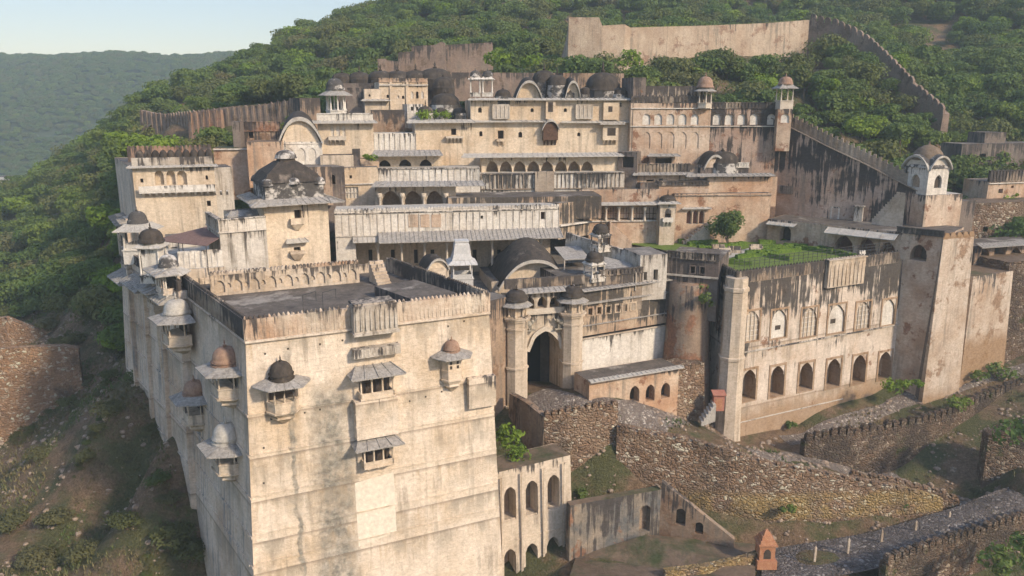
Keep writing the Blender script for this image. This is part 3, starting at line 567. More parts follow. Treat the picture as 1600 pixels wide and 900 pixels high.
A = np.array(CP); XY = A[:, :2]; Zc = A[:, 2]
def kern(d2): return np.sqrt(d2+1.5)
n_ = len(XY); Dm = kern(((XY[:, None]-XY[None])**2).sum(-1)); Am = np.zeros((n_+3, n_+3)); Am[:n_, :n_] = Dm-np.eye(n_)*0.35
Am[:n_, n_] = 1; Am[:n_, n_+1:] = XY; Am[n_, :n_] = 1; Am[n_+1:, :n_] = XY.T
Wt = np.linalg.solve(Am, np.concatenate([Zc, np.zeros(3)]))
def hgt(P):
    P = np.atleast_2d(np.asarray(P, float)); out = np.empty(len(P))
    for i in range(0, len(P), 4000):
        q = P[i:i+4000]; out[i:i+4000] = kern(((q[:, None]-XY[None])**2).sum(-1))@Wt[:n_]+Wt[n_]+q@Wt[n_+1:]
    return out
def bumpn(x, y): return noise.noise(Vector((x*0.035, y*0.035, 1)))*2.6+noise.noise(Vector((x*0.12, y*0.12, 5)))*0.9+noise.noise(Vector((x*0.5, y*0.5, 9)))*0.28
def amp(x, y): # little roughness near the buildings
    return min(1.0, max(0.12, (y-140)/50 if x > -45 else max((-48-x)/14, (y-140)/50)))
def grid(name, x0, x1, y0, y1, step, mat, hf, kind='structure'):
    xs = np.arange(x0, x1+.01, step); ys = np.arange(y0, y1+.01, step); P = np.array([(x, y) for y in ys for x in xs]); Z = hf(P)
    nx, ny = len(xs), len(ys); vs = [(p[0], p[1], z) for p, z in zip(P, Z)]
    mb = MB(); mb.v = vs; mb.f = [[j*nx+i, j*nx+i+1, (j+1)*nx+i+1, (j+1)*nx+i] for j in range(ny-1) for i in range(nx-1)]; mb.s = [0]*len(mb.f); mb.sm = [True]*len(mb.f)
    ob = mb.build(name, mat, None, origin=(0, 0, 0)); ob['kind'] = kind; return ob
def hterr(P):
    Z = hgt(P)
    return np.array([z+bumpn(p[0], p[1])*amp(p[0], p[1]) for p, z in zip(P, Z)])
def hill_material():
    m, nt, b = nodes_for('dry grass and scrub slope', 0.95); k = NT(nt)
    n1 = k.noise(0.13, None, 6, 0.68); n2 = k.noise(1.1, None, 7, 0.75); n4 = k.noise(0.35, k.pos(off=(4, 9, 0)), 7, 0.75)
    c = k.mix(k.ramp(n2, 0.32, 0.68), (0.175, 0.112, 0.065), (0.30, 0.205, 0.125)); c = k.mix(k.ramp(n1, 0.44, 0.56, 0, 0.8), c, (0.085, 0.105, 0.038))
    c = k.mix(k.ramp(n4, 0.56, 0.66, 0, 0.6), c, (0.032, 0.028, 0.016)); c = k.mix(k.ramp(n4, 0.30, 0.38, 0.55, 0), c, (0.30, 0.20, 0.125))
    n3 = k.noise(4.5, None, 5, 0.7); c = k.mix(0.75, c, k.mix(k.ramp(n3, 0.3, 0.7), (0.45,)*3, (1.3,)*3), 'MULTIPLY')
    k.L.new(c, b.inputs['Base Color']); k.bump(k.math('ADD', n2, n3), 0.5, 1.0, b); return m
M['hill'] = hill_material()
M['farhill'] = mottled('far wooded hill ground', (0.035, 0.050, 0.018), (0.060, 0.070, 0.028), 0.05)
xs_ = np.concatenate([np.arange(-270, -90, 2.5), np.arange(-90, 90, 1.0), np.arange(90, 231, 2.5)]); ys_ = np.concatenate([np.arange(44, 125, 1.0), np.arange(125, 421, 2.0)])
def vgrid(name, xs, ys, mat, hf):
    P = np.array([(x, y) for y in ys for x in xs]); Z = hf(P); nx, ny = len(xs), len(ys); mb = MB(); mb.v = [(p[0], p[1], z) for p, z in zip(P, Z)]
    mb.f = [[j*nx+i, j*nx+i+1, (j+1)*nx+i+1, (j+1)*nx+i] for j in range(ny-1) for i in range(nx-1)]; mb.s = [0]*len(mb.f); mb.sm = [True]*len(mb.f); ob = mb.build(name, mat, None, origin=(0, 0, 0)); ob['kind'] = 'structure'
vgrid('terrain', xs_, ys_, 'hill', hterr)
# near left slope gets finer relief: gullies of earth and stone are part of the terrain material and loose rocks below
def hfar(P):
    out = []
    for x, y in P:
        t = max(0, min(1, (y-480)/420)); s = t*t*(3-2*t)
        top = 84+14*max(0, min(1, (x+330)/330))+5*noise.noise(Vector((x*0.006, y*0.004, 3)))
        gul = 17*noise.noise(Vector((x*0.012+y*0.004, y*0.006, 7)))+2.5*noise.noise(Vector((x*0.04, y*0.03, 2)))
        out.append(-32+s*(top+32)+gul*s*(1.25-s)+1.0*noise.noise(Vector((x*.1, y*.1, 0))))
    return np.array(out)
grid('far_hills', -860, 160, 420, 1020, 10.0, 'farhill', hfar)
mb = MB(); mb.add([(-9000, -3000, -34), (9000, -3000, -34), (9000, 9000, -34), (-9000, 9000, -34)], [(0, 1, 2, 3)]); g = mb.build('ground', 'farhill', None, origin=(0, 0, -34)); g['kind'] = 'structure'
# ------------------------------------------------------------ haze
hz = MB(); hz.box((-900, -60, -37), (1300, 0, 0), (0, 1110, 0), (0, 0, 250))
mh = bpy.data.materials.new('haze air'); mh.use_nodes = True; hn = mh.node_tree; hn.nodes.remove(hn.nodes['Principled BSDF'])
pv = hn.nodes.new('ShaderNodeVolumePrincipled'); pv.inputs['Color'].default_value = (0.74, 0.90, 0.92, 1); pv.inputs['Density'].default_value = 0.0005; pv.inputs['Anisotropy'].default_value = 0.1
hn.links.new(pv.outputs[0], hn.nodes['Material Output'].inputs['Volume'])
ho = hz.build('haze', [mh], None, origin=(0, 0, -37)); ho['kind'] = 'stuff'
# ------------------------------------------------------------ trees
def crown_mesh(seed, R=3.2, H=3.6, nb=11, q=520, s=0.42, mat='leafA', flat=0.62):
    r = random.Random(seed); mb = MB(); blobs = []
    for i in range(nb):
        t = r.uniform(0, 6.283); d = R*0.68*math.sqrt(r.random()); z = H*(0.45+0.5*r.random())*(1-0.35*(d/R)**2); blobs.append((Vector((d*math.cos(t), d*math.sin(t), z)), R*r.uniform(0.28, 0.62)))
    for i in range(q):
        c, br = blobs[i % nb]; v = Vector((r.gauss(0, 1), r.gauss(0, 1), r.gauss(0.35, 1))).normalized(); rad = br*(1-0.45*r.random()**2.2)
        p = c+Vector((v.x, v.y, v.z*flat))*rad; nrm = (v+Vector((r.gauss(0, .33), r.gauss(0, .33), .25+r.gauss(0, .33)))).normalized(); x = nrm.orthogonal().normalized(); y = nrm.cross(x); a = r.random()*6.28; x, y = x*math.cos(a)+y*math.sin(a), y*math.cos(a)-x*math.sin(a)
        ss = s*r.uniform(0.6, 1.35); e = nrm*ss*0.25
        mb.add([p-x*ss-e, p+y*ss*.7, p+x*ss-e, p-y*ss*.7], [(0, 1, 2), (0, 2, 3)])
    return mb
def trunk_mb(seed, H=3.6, R=3.0):
    r = random.Random(seed); mb = MB(); top = Vector((r.uniform(-.3, .3), r.uniform(-.3, .3), H*0.5))
    mb.tube([(0, 0, -1.0), (0.05, 0, H*.2), top], [0.22, 0.17, 0.13])
    for i in range(4):
        a = r.uniform(0, 6.28); mb.tube([top-V(0, 0, .3*i), top+V(math.cos(a)*R*.3, math.sin(a)*R*.3, H*.2), top+V(math.cos(a)*R*.55, math.sin(a)*R*.55, H*.35)], [0.10, 0.07, 0.03], 5)
    return mb
protos = []
for i in range(7):
    big = i < 5
    t = thing('hill_tree' if big else 'hill_bush', 'x', 'tree', (0, 0, 0))
    mt = {4: 'leafB', 2: 'leafD'}.get(i, 'leafA')
    c = crown_mesh(50+i, R=2.9+0.3*(i % 3), H=4.2+0.4*(i % 2), nb=13+i, q=1700, s=0.25, mat=mt, flat=0.55+0.1*(i % 3)).build('crown', mt if big else ('leafC' if i == 5 else 'leafB'), t)
    k = trunk_mb(80+i).build('trunk', 'bark', t); protos.append((t, c, k))
FOOT = [(-50, 100), (-47, 90), (-34, 74), (-22, 58), (0, 60), (60, 60), (64, 100), (66, 112), (72, 128), (58, 137), (18, 150), (-10, 156), (-36, 140), (-44, 114)]
def inside(x, y, poly):
    c = False; j = len(poly)-1
    for i in range(len(poly)):
        xi, yi = poly[i]; xj, yj = poly[j]
        if (yi > y) != (yj > y) and x < (xj-xi)*(y-yi)/(yj-yi)+xi: c = not c
        j = i
    return c
SLOPE = [(0, 490), (150, 470), (205, 540), (240, 640), (340, 900), (-200, 1100), (-300, 600)]
def scatter():
    out = []; r = random.Random(5); seen = {}
    P = []
    for _ in range(15000): P.append((r.uniform(-230, 215), r.uniform(70, 405)))
    P = np.array(P); Z = hterr(P)
    for (x, y), z in zip(P, Z):
        if inside(x, y, FOOT): continue
        px, py = PX((x, y, z+2))
        if px < -120 or px > 1720 or py < -160 or py > 1010: continue
        slope = inside(px, py, SLOPE)
        if slope: continue
        if px > 840 and py > 470: continue
        if 870 < px < 975 and 30 < py < 118 and y < 172 and y > 148: continue
        if 970 < px < 1290 and 10 < py < 118 and 162 < y < 185: continue
        if z < -14 and y > 300: continue
        if ((px-1452)/20)**2+((py-60)/48)**2 < 1 or ((px-1540)/38)**2+((py-140)/9)**2 < 1: continue
        if 235 < px < 475 and 136 < y < 160 and y > 139: continue
        n = noise.noise(Vector((x*0.03, y*0.03, 4)))
        if n < -0.45 and r.random() < 0.7: continue
        key = (round(x/3.3), round(y/3.3))
        if key in seen: continue
        seen[key] = 1; out.append((x, y, z, px, py, (0.6+0.8*r.random()**1.3)*(1.15 if n > 0.2 else 1.0)))
    return out
TR = scatter()
TR.sort(key=lambda t: t[1])
def tree_label(px, py, k):
    if k in (4, 6): return ('bright green leafy tree among the darker trees on the hillside', 'bright green hillside trees')
    if px < 240: return ('dark green bushy tree on the slope left of the palace', 'trees on the slope left of the palace')
    if px > 1240: return ('dark green spreading tree on the hillside right of the palace', 'trees on the hillside right of the palace')
    return ('green bushy tree on the hillside behind the palace roofs', 'trees on the hillside behind the palace')
# ============================================================ THE PALACE
# ---------- corner tower
N = DY(383, 508, 60); R = DZ(763, 465, N.z); uF = (R-N).normalized(); nb_ = Vector((-uF.y, uF.x, 0))
A1 = N+nb_*0+Vector((DZ(285, 437, N.z)-N)); R3 = R+(A1-N)
KB = 0.062
tw = dict(name='corner_tower', label='tall cream corner tower in the foreground with stained plaster, ledges and projecting balconies', cat='tower')
Fq = Face(N, R, .045)
TZ = N.z
ops0 = []
tower, TF = block(tw['name'], tw['label'], tw['cat'], [N, R, R3, A1], -12, 'tower', 'roofd', ops={0: ops0}, k=[.045, .02, .02, KB], roofdrop=1.0)
F, FL = TF[0], TF[3]
bpy.data.objects  # keep order
zs = [F.pix(383, y)[1] for y in (537, 651, 714, 779, 840, 886)]
mb = MB()
def kledge(mb, F, z, a0, a1, h=.16, p=.14):
    s = F.pt(a0, z)-0*F.n; mb.box(F.pt(a0, z, -.05), F.u*(a1-a0), F.n*(p+.05), V(0, 0, h))
for i, z in enumerate(zs):
    e = KB*(TZ-z)
    kledge(mb, F, z, -e-.05, F.L+.4*e+.05, .2 if i == 0 else .10, .2 if i == 0 else .09)
mb.build('ledge', 'tower', tower, ztop=TZ)
mb = MB()
for i, z in enumerate(zs): e = KB*(TZ-z); kledge(mb, FL, z, -.05, FL.L+e+.05, .16, .12)
mb.build('ledge', 'side', tower, ztop=TZ)
# side wall gets its own duller plaster skin: thin panels between the ledges
sk = MB(); e = KB*(TZ+12)
sk.add([FL.pt(0, -12, .03), FL.pt(FL.L+e, -12, .03), FL.pt(FL.L+.0, TZ, .03), FL.pt(0, TZ, .03)], [(0, 1, 2, 3)]); sk.build('side_plaster', 'side', tower)
# parapet: ribbed band hung outside between the first ledge and the top
def band(parent, F, z0, h, a0, a1, mat, kk=0, pitch=.36, name='parapet'):
    mb = MB(); mb.box(F.pt(a0, z0, .03), F.u*(a1-a0), -F.n*.35, V(0, 0, h-.12)); n = max(1, int((a1-a0)/pitch)); p = (a1-a0)/n
    for i in range(n):
        a = a0+p*(i+.5); w_ = p*.27; pr = [(a-w_, z0+.12), (a+w_, z0+.12), (a+w_, z0+h-.45), (a, z0+h-.25), (a-w_, z0+h-.45)]
        mb.prism([F.pt(x, y, .02) for x, y in pr], [F.pt(x, y, .09) for x, y in pr])
        for q in (0.62, .36):
            mb.box(F.pt(a-p*.5, z0+h*q, .0), F.u*p, F.n*.08, V(0, 0, .10))
        if rnd.random() > .04: mb.lathe(F.pt(a, z0+h-.14, -.12), [(.13, 0), (.145, .1), (.09, .2), (.02, .29)], 6)
    return mb.build(name, mat, parent, ztop=z0+h+.1)
pz = zs[0]+.2; ph = TZ-pz+.55
aj0, _, _, _ = F.rect(548, 500, 616, 500); aj1 = F.rect(548, 500, 616, 500)[1]
band(tower, F, pz, ph, -0.15, aj0, 'parapet'); band(tower, F, pz, ph, aj1, F.L+.15, 'parapet')
band(tower, FL, pz, ph, -.1, FL.L+.1, 'darkpar')
FR = TF[1]; FB = TF[2]
band(tower, FR, pz, ph, 0, FR.L, 'darkpar')
# centre bay
a, z = F.pix(582, 603); 
bx = MB(); w2 = (aj1-aj0)/2; ac = (aj0+aj1)/2
bx.box(F.pt(aj0, pz-.25, -.1), F.u*(aj1-aj0), F.n*1.15, V(0, 0, ph+.45)); bx.box(F.pt(aj0-.1, pz-.45, -.1), F.u*(aj1-aj0+.2), F.n*1.3, V(0, 0, .2)); bx.box(F.pt(aj0+.1, pz+ph+.1, -1.0), F.u*(aj1-aj0-.2), F.n*1.9, V(0, 0, .25))
for i in range(9):
    x = aj0+(i+.5)*(aj1-aj0)/9; pr = [(x-.09, pz), (x+.09, pz), (x+.09, pz+ph-.2), (x, pz+ph), (x-.09, pz+ph-.2)]; bx.prism([F.pt(p, q, 1.0) for p, q in pr], [F.pt(p, q, 1.2) for p, q in pr])
bx.build('parapet_bay', 'whited', tower, ztop=pz+ph+.3)
bx = MB(); zq = F.pix(582, 557, .7)[1]; bx.box(F.pt(aj0-.1, zq, -.1), F.u*(aj1-aj0+.3), F.n*.95, V(0, 0, .75))
for i in range(10): bx.box(F.pt(aj0+i*(aj1-aj0)/10, zq+.12, .8), F.u*.14, F.n*.1, V(0, 0, .5))
bx.build('balustrade', 'whited', tower, ztop=zq+.9)
zf = F.pix(590, 620, .9)[1]
jharokha(tower, F, F.pix(590, 620, .9)[0], zf, 2.9, 2.05, 1.0, style='rect', over=.85, corbel=.2, ncol=3)
a0, a1 = F.rect(556, 660, 622, 660, .8)[:2]; zb2 = F.pix(590, 735, .9)[1]
bx = MB(); zt2 = zf-.2; zl2 = F.pix(590, 722, .9)[1]+1.9
bx.box(F.pt(a0, zl2+.3, -1.2), F.u*(a1-a0), F.n*2.1, V(0, 0, zt2-zl2-.3)); bx.box(F.pt(a0-.06, zt2-1.1, -.2), F.u*(a1-a0+.12), F.n*1.17, V(0, 0, .1)); bx.box(F.pt(a0-.06, zt2-2.2, -.2), F.u*(a1-a0+.12), F.n*1.17, V(0, 0, .1)); bx.build('projecting_bay', 'tower', tower, ztop=zt2+1)
jharokha(tower, F, F.pix(592, 722, .9)[0], F.pix(592, 727, .9)[1], 2.6, 1.95, 1.0, style='rect', over=.8, corbel=.55, ncol=3)
# domed balcony left, domed lattice balcony right
a, z = F.pix(445, 643, .8); jharokha(tower, F, a, z, 2.5, 2.35, 1.15, over=1.0, corbel=1.15, drum=.5)
a, z = F.pix(709, 592, .6); jharokha(tower, F, a, z, 1.9, 2.2, .95, over=.95, corbel=1.2, domemat='domeb', lattice=True, drum=.25)
# stub roof at right end and small put-log holes
bx = MB(); a, z = F.pix(748, 590, .5); bx.box(F.pt(a-1.0, z-2.8, -.2), F.u*2.6, F.n*.75, V(0, 0, 2.8)); bx.build('stepped_pier', 'tower', tower, ztop=z)
for q in [(440, 660), (424, 655), (476, 645), (500, 640), (574, 668), (594, 664), (612, 661), (690, 612), (705, 606), (733, 606), (740, 600), (665, 620), (640, 627), (414, 553), (450, 545), (500, 538), (535, 532), (700, 510), (725, 502), (412, 700), (412, 755), (690, 562)]:
    hb = MB(); a, z = F.pix(*q); hb.box(F.pt(a-.07, z-.07, .0), F.u*.15, F.n*.012, V(0, 0, .16)); hb.build('wall_hole', 'dark', tower)
# niched wall across the roof + terrace clutter
nz = TZ-1.0; rf = MB()
nw0 = DZ(330, 463, nz); nw1 = DZ(562, 441, nz)
Fn = Face(Vector((nw0.x, nw0.y, nz+1.95)), Vector((nw1.x, nw1.y, nz+1.95))); 
nops = []
nn = 9
for i in range(nn):
    c = Fn.L*(i+.55)/nn; w_ = Fn.L/nn*.27; nops.append(dict(k='cusp', a0=c-w_, a1=c+w_, z0=nz+.25, z1=nz+1.45, dep=.22, fill='gatew', name='niche'))
    if i < nn-1: c2 = Fn.L*(i+1.05)/nn; nops.append(dict(k='cusp', a0=c2-.2, a1=c2+.2, z0=nz+.65, z1=nz+1.15, dep=.18, fill='gatew', name='niche'))
nt_ = thing('niched_terrace_wall', 'low cream wall of arched niches along the back of the tower roof', 'wall', (nw0.x, nw0.y, nz)); nt_['mat'] = 'gatew'
mb = MB(); wall(mb, Fn, nz-.6, nops); P4 = back(Fn.T0, Fn.T1, .6)
mb.quad(P4[0], P4[1], P4[2], P4[3]); mb.quad(P4[2], P4[3], P4[3]-V(0, 0, 2.4), P4[2]-V(0, 0, 2.4)); mb.quad(P4[1], P4[2], P4[2]-V(0, 0, 2.4), P4[1]-V(0, 0, 2.4)); mb.build('wall', 'gatew', nt_)
for o in nops: opening(nt_, Fn, o)
parapet(nt_, Fn, h=.24, kind='merlon', pitch=.34, mat='parapet', thick=.28)
# roof floor sheet paler patches lies 4 mm proud
def sheet(name, pts, mat, label=None, cat=None, kind=None, th=0.0):
    mb = MB(); pts = [Vector(p) for p in pts]
    if th: mb.prism([p-V(0, 0, th) for p in pts], pts)
    else: mb.add(pts, [tuple(range(len(pts)))])
    o = mb.build(name, mat, None); 
    return tag(o, label, cat, None, kind)
# raised roof of the stair house + stair
z1 = nz+.1
q = [DZ(600, 432, nz+.9), DZ(668, 462, nz+.9)]
blk, fs = block('stair_house', 'small dark flat roofed stair house on the tower roof', 'building', back(DZ(585, 447, nz+1.0), DZ(650, 470, nz+1.0), 4.5), nz-.5, 'sooty', 'roofd')
st = MB(); s0 = DZ(590, 447, nz)
for i in range(7): st.box(s0+uF*(0.0)+Vector((-.48, .876, 0))*(i*.36), uF*1.4, Vector((-.48, .876, 0))*.36, V(0, 0, .3*(i+1)))
st.build('stairs', 'gatew', None, tags=('short flight of steps up to the stair house on the tower roof', 'stairs'))
fr = MB()
for (x, y) in ((474, 462), (505, 458)):
    p = DZ(x, y+25, nz); q = DZ(x+20, y+8, nz); fr.tube([p, p+V(0, 0, 1.5)], .03); fr.tube([p+V(0, 0, 1.5), q+V(0, 0, .9)], .03); fr.tube([q, q+V(0, 0, .9)], .03)
fr.build('iron_frame', 'rail', None, tags=('thin rusty iron frame standing on the dark tower roof', 'frame'))
rp = MB(); rp.prism([p-V(0, 0, .0) for p in []] or [DZ(330, 475, nz), DZ(392, 500, nz), DZ(500, 487, nz), DZ(470, 470, nz)], [DZ(330, 475, nz)+V(0, 0, .004)]*0 or [p+V(0, 0, .06) for p in (DZ(330, 475, nz), DZ(392, 500, nz), DZ(500, 487, nz), DZ(470, 470, nz))]); 
# ---------- arcaded annex right of the tower
T0 = DY(770, 740, 70.5); T1 = DZ(891, 711, T0.z); Fa = Face(T0, T1, .03); an = []
for (x, y0, y1) in ((797, 761, 814), (831, 751, 806), (865, 742, 797), (797, 858, 905), (831, 849, 900), (864, 839, 893)):
    an.append(O(Fa, x-9.5, y0, x+9.5, y1, 'cusp', dep=1.6, fill='brown', name='arched_opening', rail=.12))
annex, _f = block('arcaded_annex', 'cream two tier annex with tall arched openings beside the foreground tower', 'building', back(T0, T1, 3.2), -6, 'gatew', 'soil', ops={0: an}, k=.03)
mb = MB()
for y in (838, ): kledge(mb, _f[0], _f[0].pix(830, y)[1], 0, Fa.L+.3, .1, .08)
for x in (814, 848, 879, 783):
    a = _f[0].pix(x, 800)[0]; mb.box(_f[0].pt(a-.12, -6, 0.0), _f[0].u*.24, _f[0].n*.07, V(0, 0, T0.z+5.6))
mb.build('pilaster', 'gatew', annex, ztop=T0.z)
# ---------- left side of the palace
def pt_side(t, out, z): # t metres behind the near tower corner along the side, out = metres further left
    d = (A1-N).normalized(); n = Vector((-d.y, d.x, 0)); return Vector((N.x, N.y, z))+d*t+n*out
S0 = 18.0
wL0, wL1 = pt_side(40.5, 1.9, 27.0), pt_side(17.5, .9, 27.0)
sidew, SF = block('west_side_wing', 'long grey side wing running back from the foreground tower with stacked projecting windows', 'building', [wL0, wL1, wL1+uF*14, wL0+uF*14], -8, 'side', 'roofd', k=.05,
                  ops={0: []})
Fs = SF[0]
mb = MB()
for z in zs[:5]: kledge(mb, Fs, z-.2, 0, Fs.L+.8, .16, .13)
for a in (4.5, 11, 17.5): mb.box(Fs.pt(a, -6, -.4), Fs.u*.6, Fs.n*.6, V(0, 0, 6)+(Fs.pt(a, 26.5, -.4)-Fs.pt(a, 0, -.4)))
mb.build('ledge', 'side', sidew, ztop=27)
# projecting windows of the side
def sidebay(bld, F, px, py, w_=2.4, h=2.1, pr=1.2, dome='domeb', **kw):
    a, z = F.pix(px, py, pr*.5); return jharokha(bld, F, a, z, w_, h, pr, domemat=dome, mat='gatew', over=1.15, **kw)
sidebay(tower, FL, 350, 616, 3.0, 2.3, 1.5, drum=.35); sidebay(tower, FL, 351, 732, 3.0, 2.1, 1.5, drum=.5, dome='eavew')
sidebay(tower, FL, 302, 656, 2.7, 2.3, 1.4, drum=.3)
sidebay(sidew, Fs, 274, 534, 3.2, 2.4, 1.7, drum=.2, dome='eavew')
for (px, py) in ((255, 455), (240, 480)):
    a, z = Fs.pix(px, py, .8); jharokha(sidew, Fs, a, z, 2.6, 2.0, 1.1, style='rect', over=1.0, mat='side', corbel=.8)
# roof top kiosks of the side wing
def at(px, py, z): return DZ(px, py, z)
chhatri(sidew, DZ(268, 462, 26.2), 1.9, 2.3, 6, dr=.85, dh=1.0, base=.3, mat='white', domemat='domebw', eavemat='eavew', rail=.5, solid=False, over=.9)
chhatri(sidew, DZ(243, 438, 27.0), 2.0, 3.0, 4, dr=1.15, dh=1.2, base=.6, mat='white', domemat='dome', eavemat='eavew', solid=True, over=.5)
chhatri(sidew, DZ(222, 408, 27.0), 2.6, 2.6, 4, dr=1.0, dh=1.2, base=1.4, mat='white', domemat='domebw', eavemat='eavew', rail=.6, over=1.0)
parapet(sidew, Fs, h=1.0, mat='darkpar', z=27.0, out=.0)
for (a0, a1, zz) in ((14, 22, 26.6), (7, 13, 26.0), (1, 6, 25.5)): eave(sidew, Fs, zz, a0, a1, proj=1.7, drop=.9, mat='eave', ret=.5)
# small roof between niche wall and the painted hall
b_, f_ = block('low_roofed_room', 'low pale roofed room behind the niched wall at its left end', 'building', back(DY(300, 446, 76), DY(345, 438, 79), 5), 22, 'gatew', 'eavew')
# ---------- white block at upper left
W0 = DY(206, 262, 95); W1 = DZ(334, 259, W0.z); Fw = Face(W0, W1)
wops = [O(Fw, 242, 267, 256, 289, 'round', dep=.7, fill='cream', name='arched_window'), O(Fw, 260, 267, 274, 289, 'round', dep=.7, fill='cream', name='arched_window'), O(Fw, 277, 267, 292, 289, 'round', dep=.7, fill='cream', name='arched_window'),
        O(Fw, 219, 279, 224, 285.5, dep=.5), O(Fw, 321, 274, 325, 281, 'round', dep=.4), O(Fw, 323, 313.5, 329.5, 322.5, dep=.7)]
v = Vector((-.42, .9, 0)).normalized()
W3 = DZ(160, 250, W0.z); W3 = W0+(W3-W0).normalized()*16 if (W3-W0).length > 40 else W3
W3 = DY(181, 262, 111); W3.z = W0.z
wb, WF = block('cream_corner_block', 'tall cream block at the upper left corner of the palace with three arched windows', 'building', [W0, W1, W1+(W3-W0), W3], 8, 'cream', 'roofd', ops={0: wops})
F = WF[0]; FWL = WF[3]
mb = MB(); zq = F.pix(270, 300)[1]
mb.box(F.pt(.6, zq, -.05), F.u*(F.L-.6), F.n*.85, V(0, 0, .2)); mb.box(F.pt(.6, zq+.2, .7), F.u*(F.L-.6), F.n*.12, V(0, 0, .65))
for i in range(14): mb.prism([F.pt(.9+i*.72, zq, 0), F.pt(1.15+i*.72, zq, 0), F.pt(1.15+i*.72, zq-.55, 0), F.pt(.9+i*.72, zq-.55, 0)], [F.pt(.9+i*.72, zq, .75), F.pt(1.15+i*.72, zq, .75), F.pt(1.15+i*.72, zq-.15, .65), F.pt(.9+i*.72, zq-.15, .65)])
mb.build('balcony', 'white', wb)
eave(wb, F, W0.z+.1, -.2, F.L+.2, proj=.7, drop=.15, mat='eavew', ret=.3)
mb = MB(); mb.box(F.pt(0, F.z, -.15), F.u*F.L, -F.n*.4, V(0, 0, 1.1))
mb.build('parapet', 'whited', wb, ztop=F.z+1.1)
for i in range(10):
    mb = MB(); c = F.pt(.9+i*(F.L-1.4)/9, F.z+1.0, -.9); mb.lathe(c, [(.5, 0), (.52, .15), (.48, .3), (.40, .62), (.24, .85), (.03, .98)], 10); mb.build('small_dome', 'dome', wb)
sw = MB(); sw.add([FWL.pt(0, 8, .03), FWL.pt(FWL.L, 8, .03), FWL.pt(FWL.L, FWL.z, .03), FWL.pt(0, FWL.z, .03)], [(0, 1, 2, 3)]); sw.build('side_plaster', 'side', wb, ztop=FWL.z)
# bays on the far side wall
for (t, z0, w_, h) in ((3.5, 24, 3, 6.5), (9, 21.5, 3.2, 8.0), (14, 24, 3, 5.5)):
    mb = MB(); a = FWL.L-t; mb.box(FWL.pt(a-w_/2, z0, -.1), FWL.u*w_, FWL.n*1.2, V(0, 0, h)); mb.prism([FWL.pt(a-w_/2, z0, 0), FWL.pt(a+w_/2, z0, 0), FWL.pt(a+w_/2, z0-1.2, 0), FWL.pt(a-w_/2, z0-1.2, 0)], [FWL.pt(a-w_/2, z0, 1.1), FWL.pt(a+w_/2, z0, 1.1), FWL.pt(a+w_/2, z0-.1, 1.0), FWL.pt(a-w_/2, z0-.1, 1.0)])
    b2 = mb.build('projecting_bay', 'side', wb, ztop=z0+h+2); m = MB()
    for j in range(2): m.box(FWL.pt(a-w_*.38+j*w_*.4, z0+h*.55, 1.1), FWL.u*(w_*.34), FWL.n*.03, V(0, 0, 1.5))
    m.build('window', 'dark', b2); eave(b2, FWL, z0+h, a-w_/2, a+w_/2, proj=1.9, drop=.5, mat='eave', ret=.5)
for a in (2, 5.5, 9, 12.5, 16):
    mb = MB(); mb.box(FWL.pt(a, 8, .0), FWL.u*.9, FWL.n*.8, V(0, 0, 12)); mb.build('buttress', 'side', wb, ztop=24)
# upper orange parapet wall behind it, stepped
strip_wall('red_terrace_wall', 'short red ribbed wall behind the small domes at upper left', 'wall', [(198, 232, 262, 104), (280, 231, 262, 106), (330, 229, 262, 108)], 'redwall', .5, 0.3, pitch=.5)
# ---------- painted hall with dark pyramid roof
H0 = DY(344, 366, 82); H1 = DZ(516, 352, H0.z); 
# main face rises to the eave on the right part
G0 = DY(412, 322, 83.5); G1 = DZ(512, 316, G0.z); Fg = Face(G0, G1)
gops = [O(Fg, 460, 328, 471, 343, dep=.8), O(Fg, 459, 386, 470, 392, dep=.6)]
hall, HF = block('domed_painted_hall', 'cream hall under a large dark pyramidal roof at the left', 'building', back(G0, G1, 7.5), 22, 'cream', 'roofd', ops={0: gops})
F = HF[0]
eave(hall, F, G0.z+.55, -.3, F.L+.3, proj=1.3, drop=.5, mat='eave', ret=1.2)
for i in (1, 3): eave(hall, HF[i], G0.z+.55, -.3, HF[i].L+.3, proj=1.3, drop=.5, mat='eave', ret=1.2)
mb = MB(); P4 = back(F.pt(.3, G0.z+.4, -.3), F.pt(F.L-.3, G0.z+.4, -.3), 6.9); mb.prism(P4, [p+V(0, 0, 1.9) for p in P4])
mb.build('attic', 'domebw', hall, ztop=G0.z+6)
mb = MB(); P5 = [p+V(0, 0, 1.9) for p in P4]; cc = sum(P5, Vector())/4; top = [cc+(p-cc)*.34+V(0, 0, 2.0) for p in P5]; mb.prism([cc+(p-cc)*1.05 for p in P5], [cc+(p-cc)*.80+V(0, 0, .95) for p in P5]); mb.prism([cc+(p-cc)*.80+V(0, 0, .95) for p in P5], top); t2 = [cc+(p-cc)*.22+V(0, 0, 2.5) for p in P5]; mb.prism([cc+(p-cc)*.3+V(0, 0, 1.9) for p in P5], t2)
pyr = mb.build('pyramid_roof', 'dome', hall)
m = MB(); m.lathe(cc+V(0, 0, 2.3), dome_prof(1.15, .95, .9), 16); m.build('finial_dome', 'domebw', pyr)
for p in P5: m = MB(); m.lathe(cc+(p-cc)*.86+V(0, 0, -.3), dome_prof(.75, .8, .4), 12); m.build('corner_dome', 'domebw', pyr)
for fr_ in (.5, ):
    m = MB(); m.lathe(P5[0].lerp(P5[1], .5)*.92+cc*.08+V(0, 0, -.2), dome_prof(.7, .7, .4), 12); m.build('corner_dome', 'domebw', pyr)
a, z = F.pix(465, 350, .3)
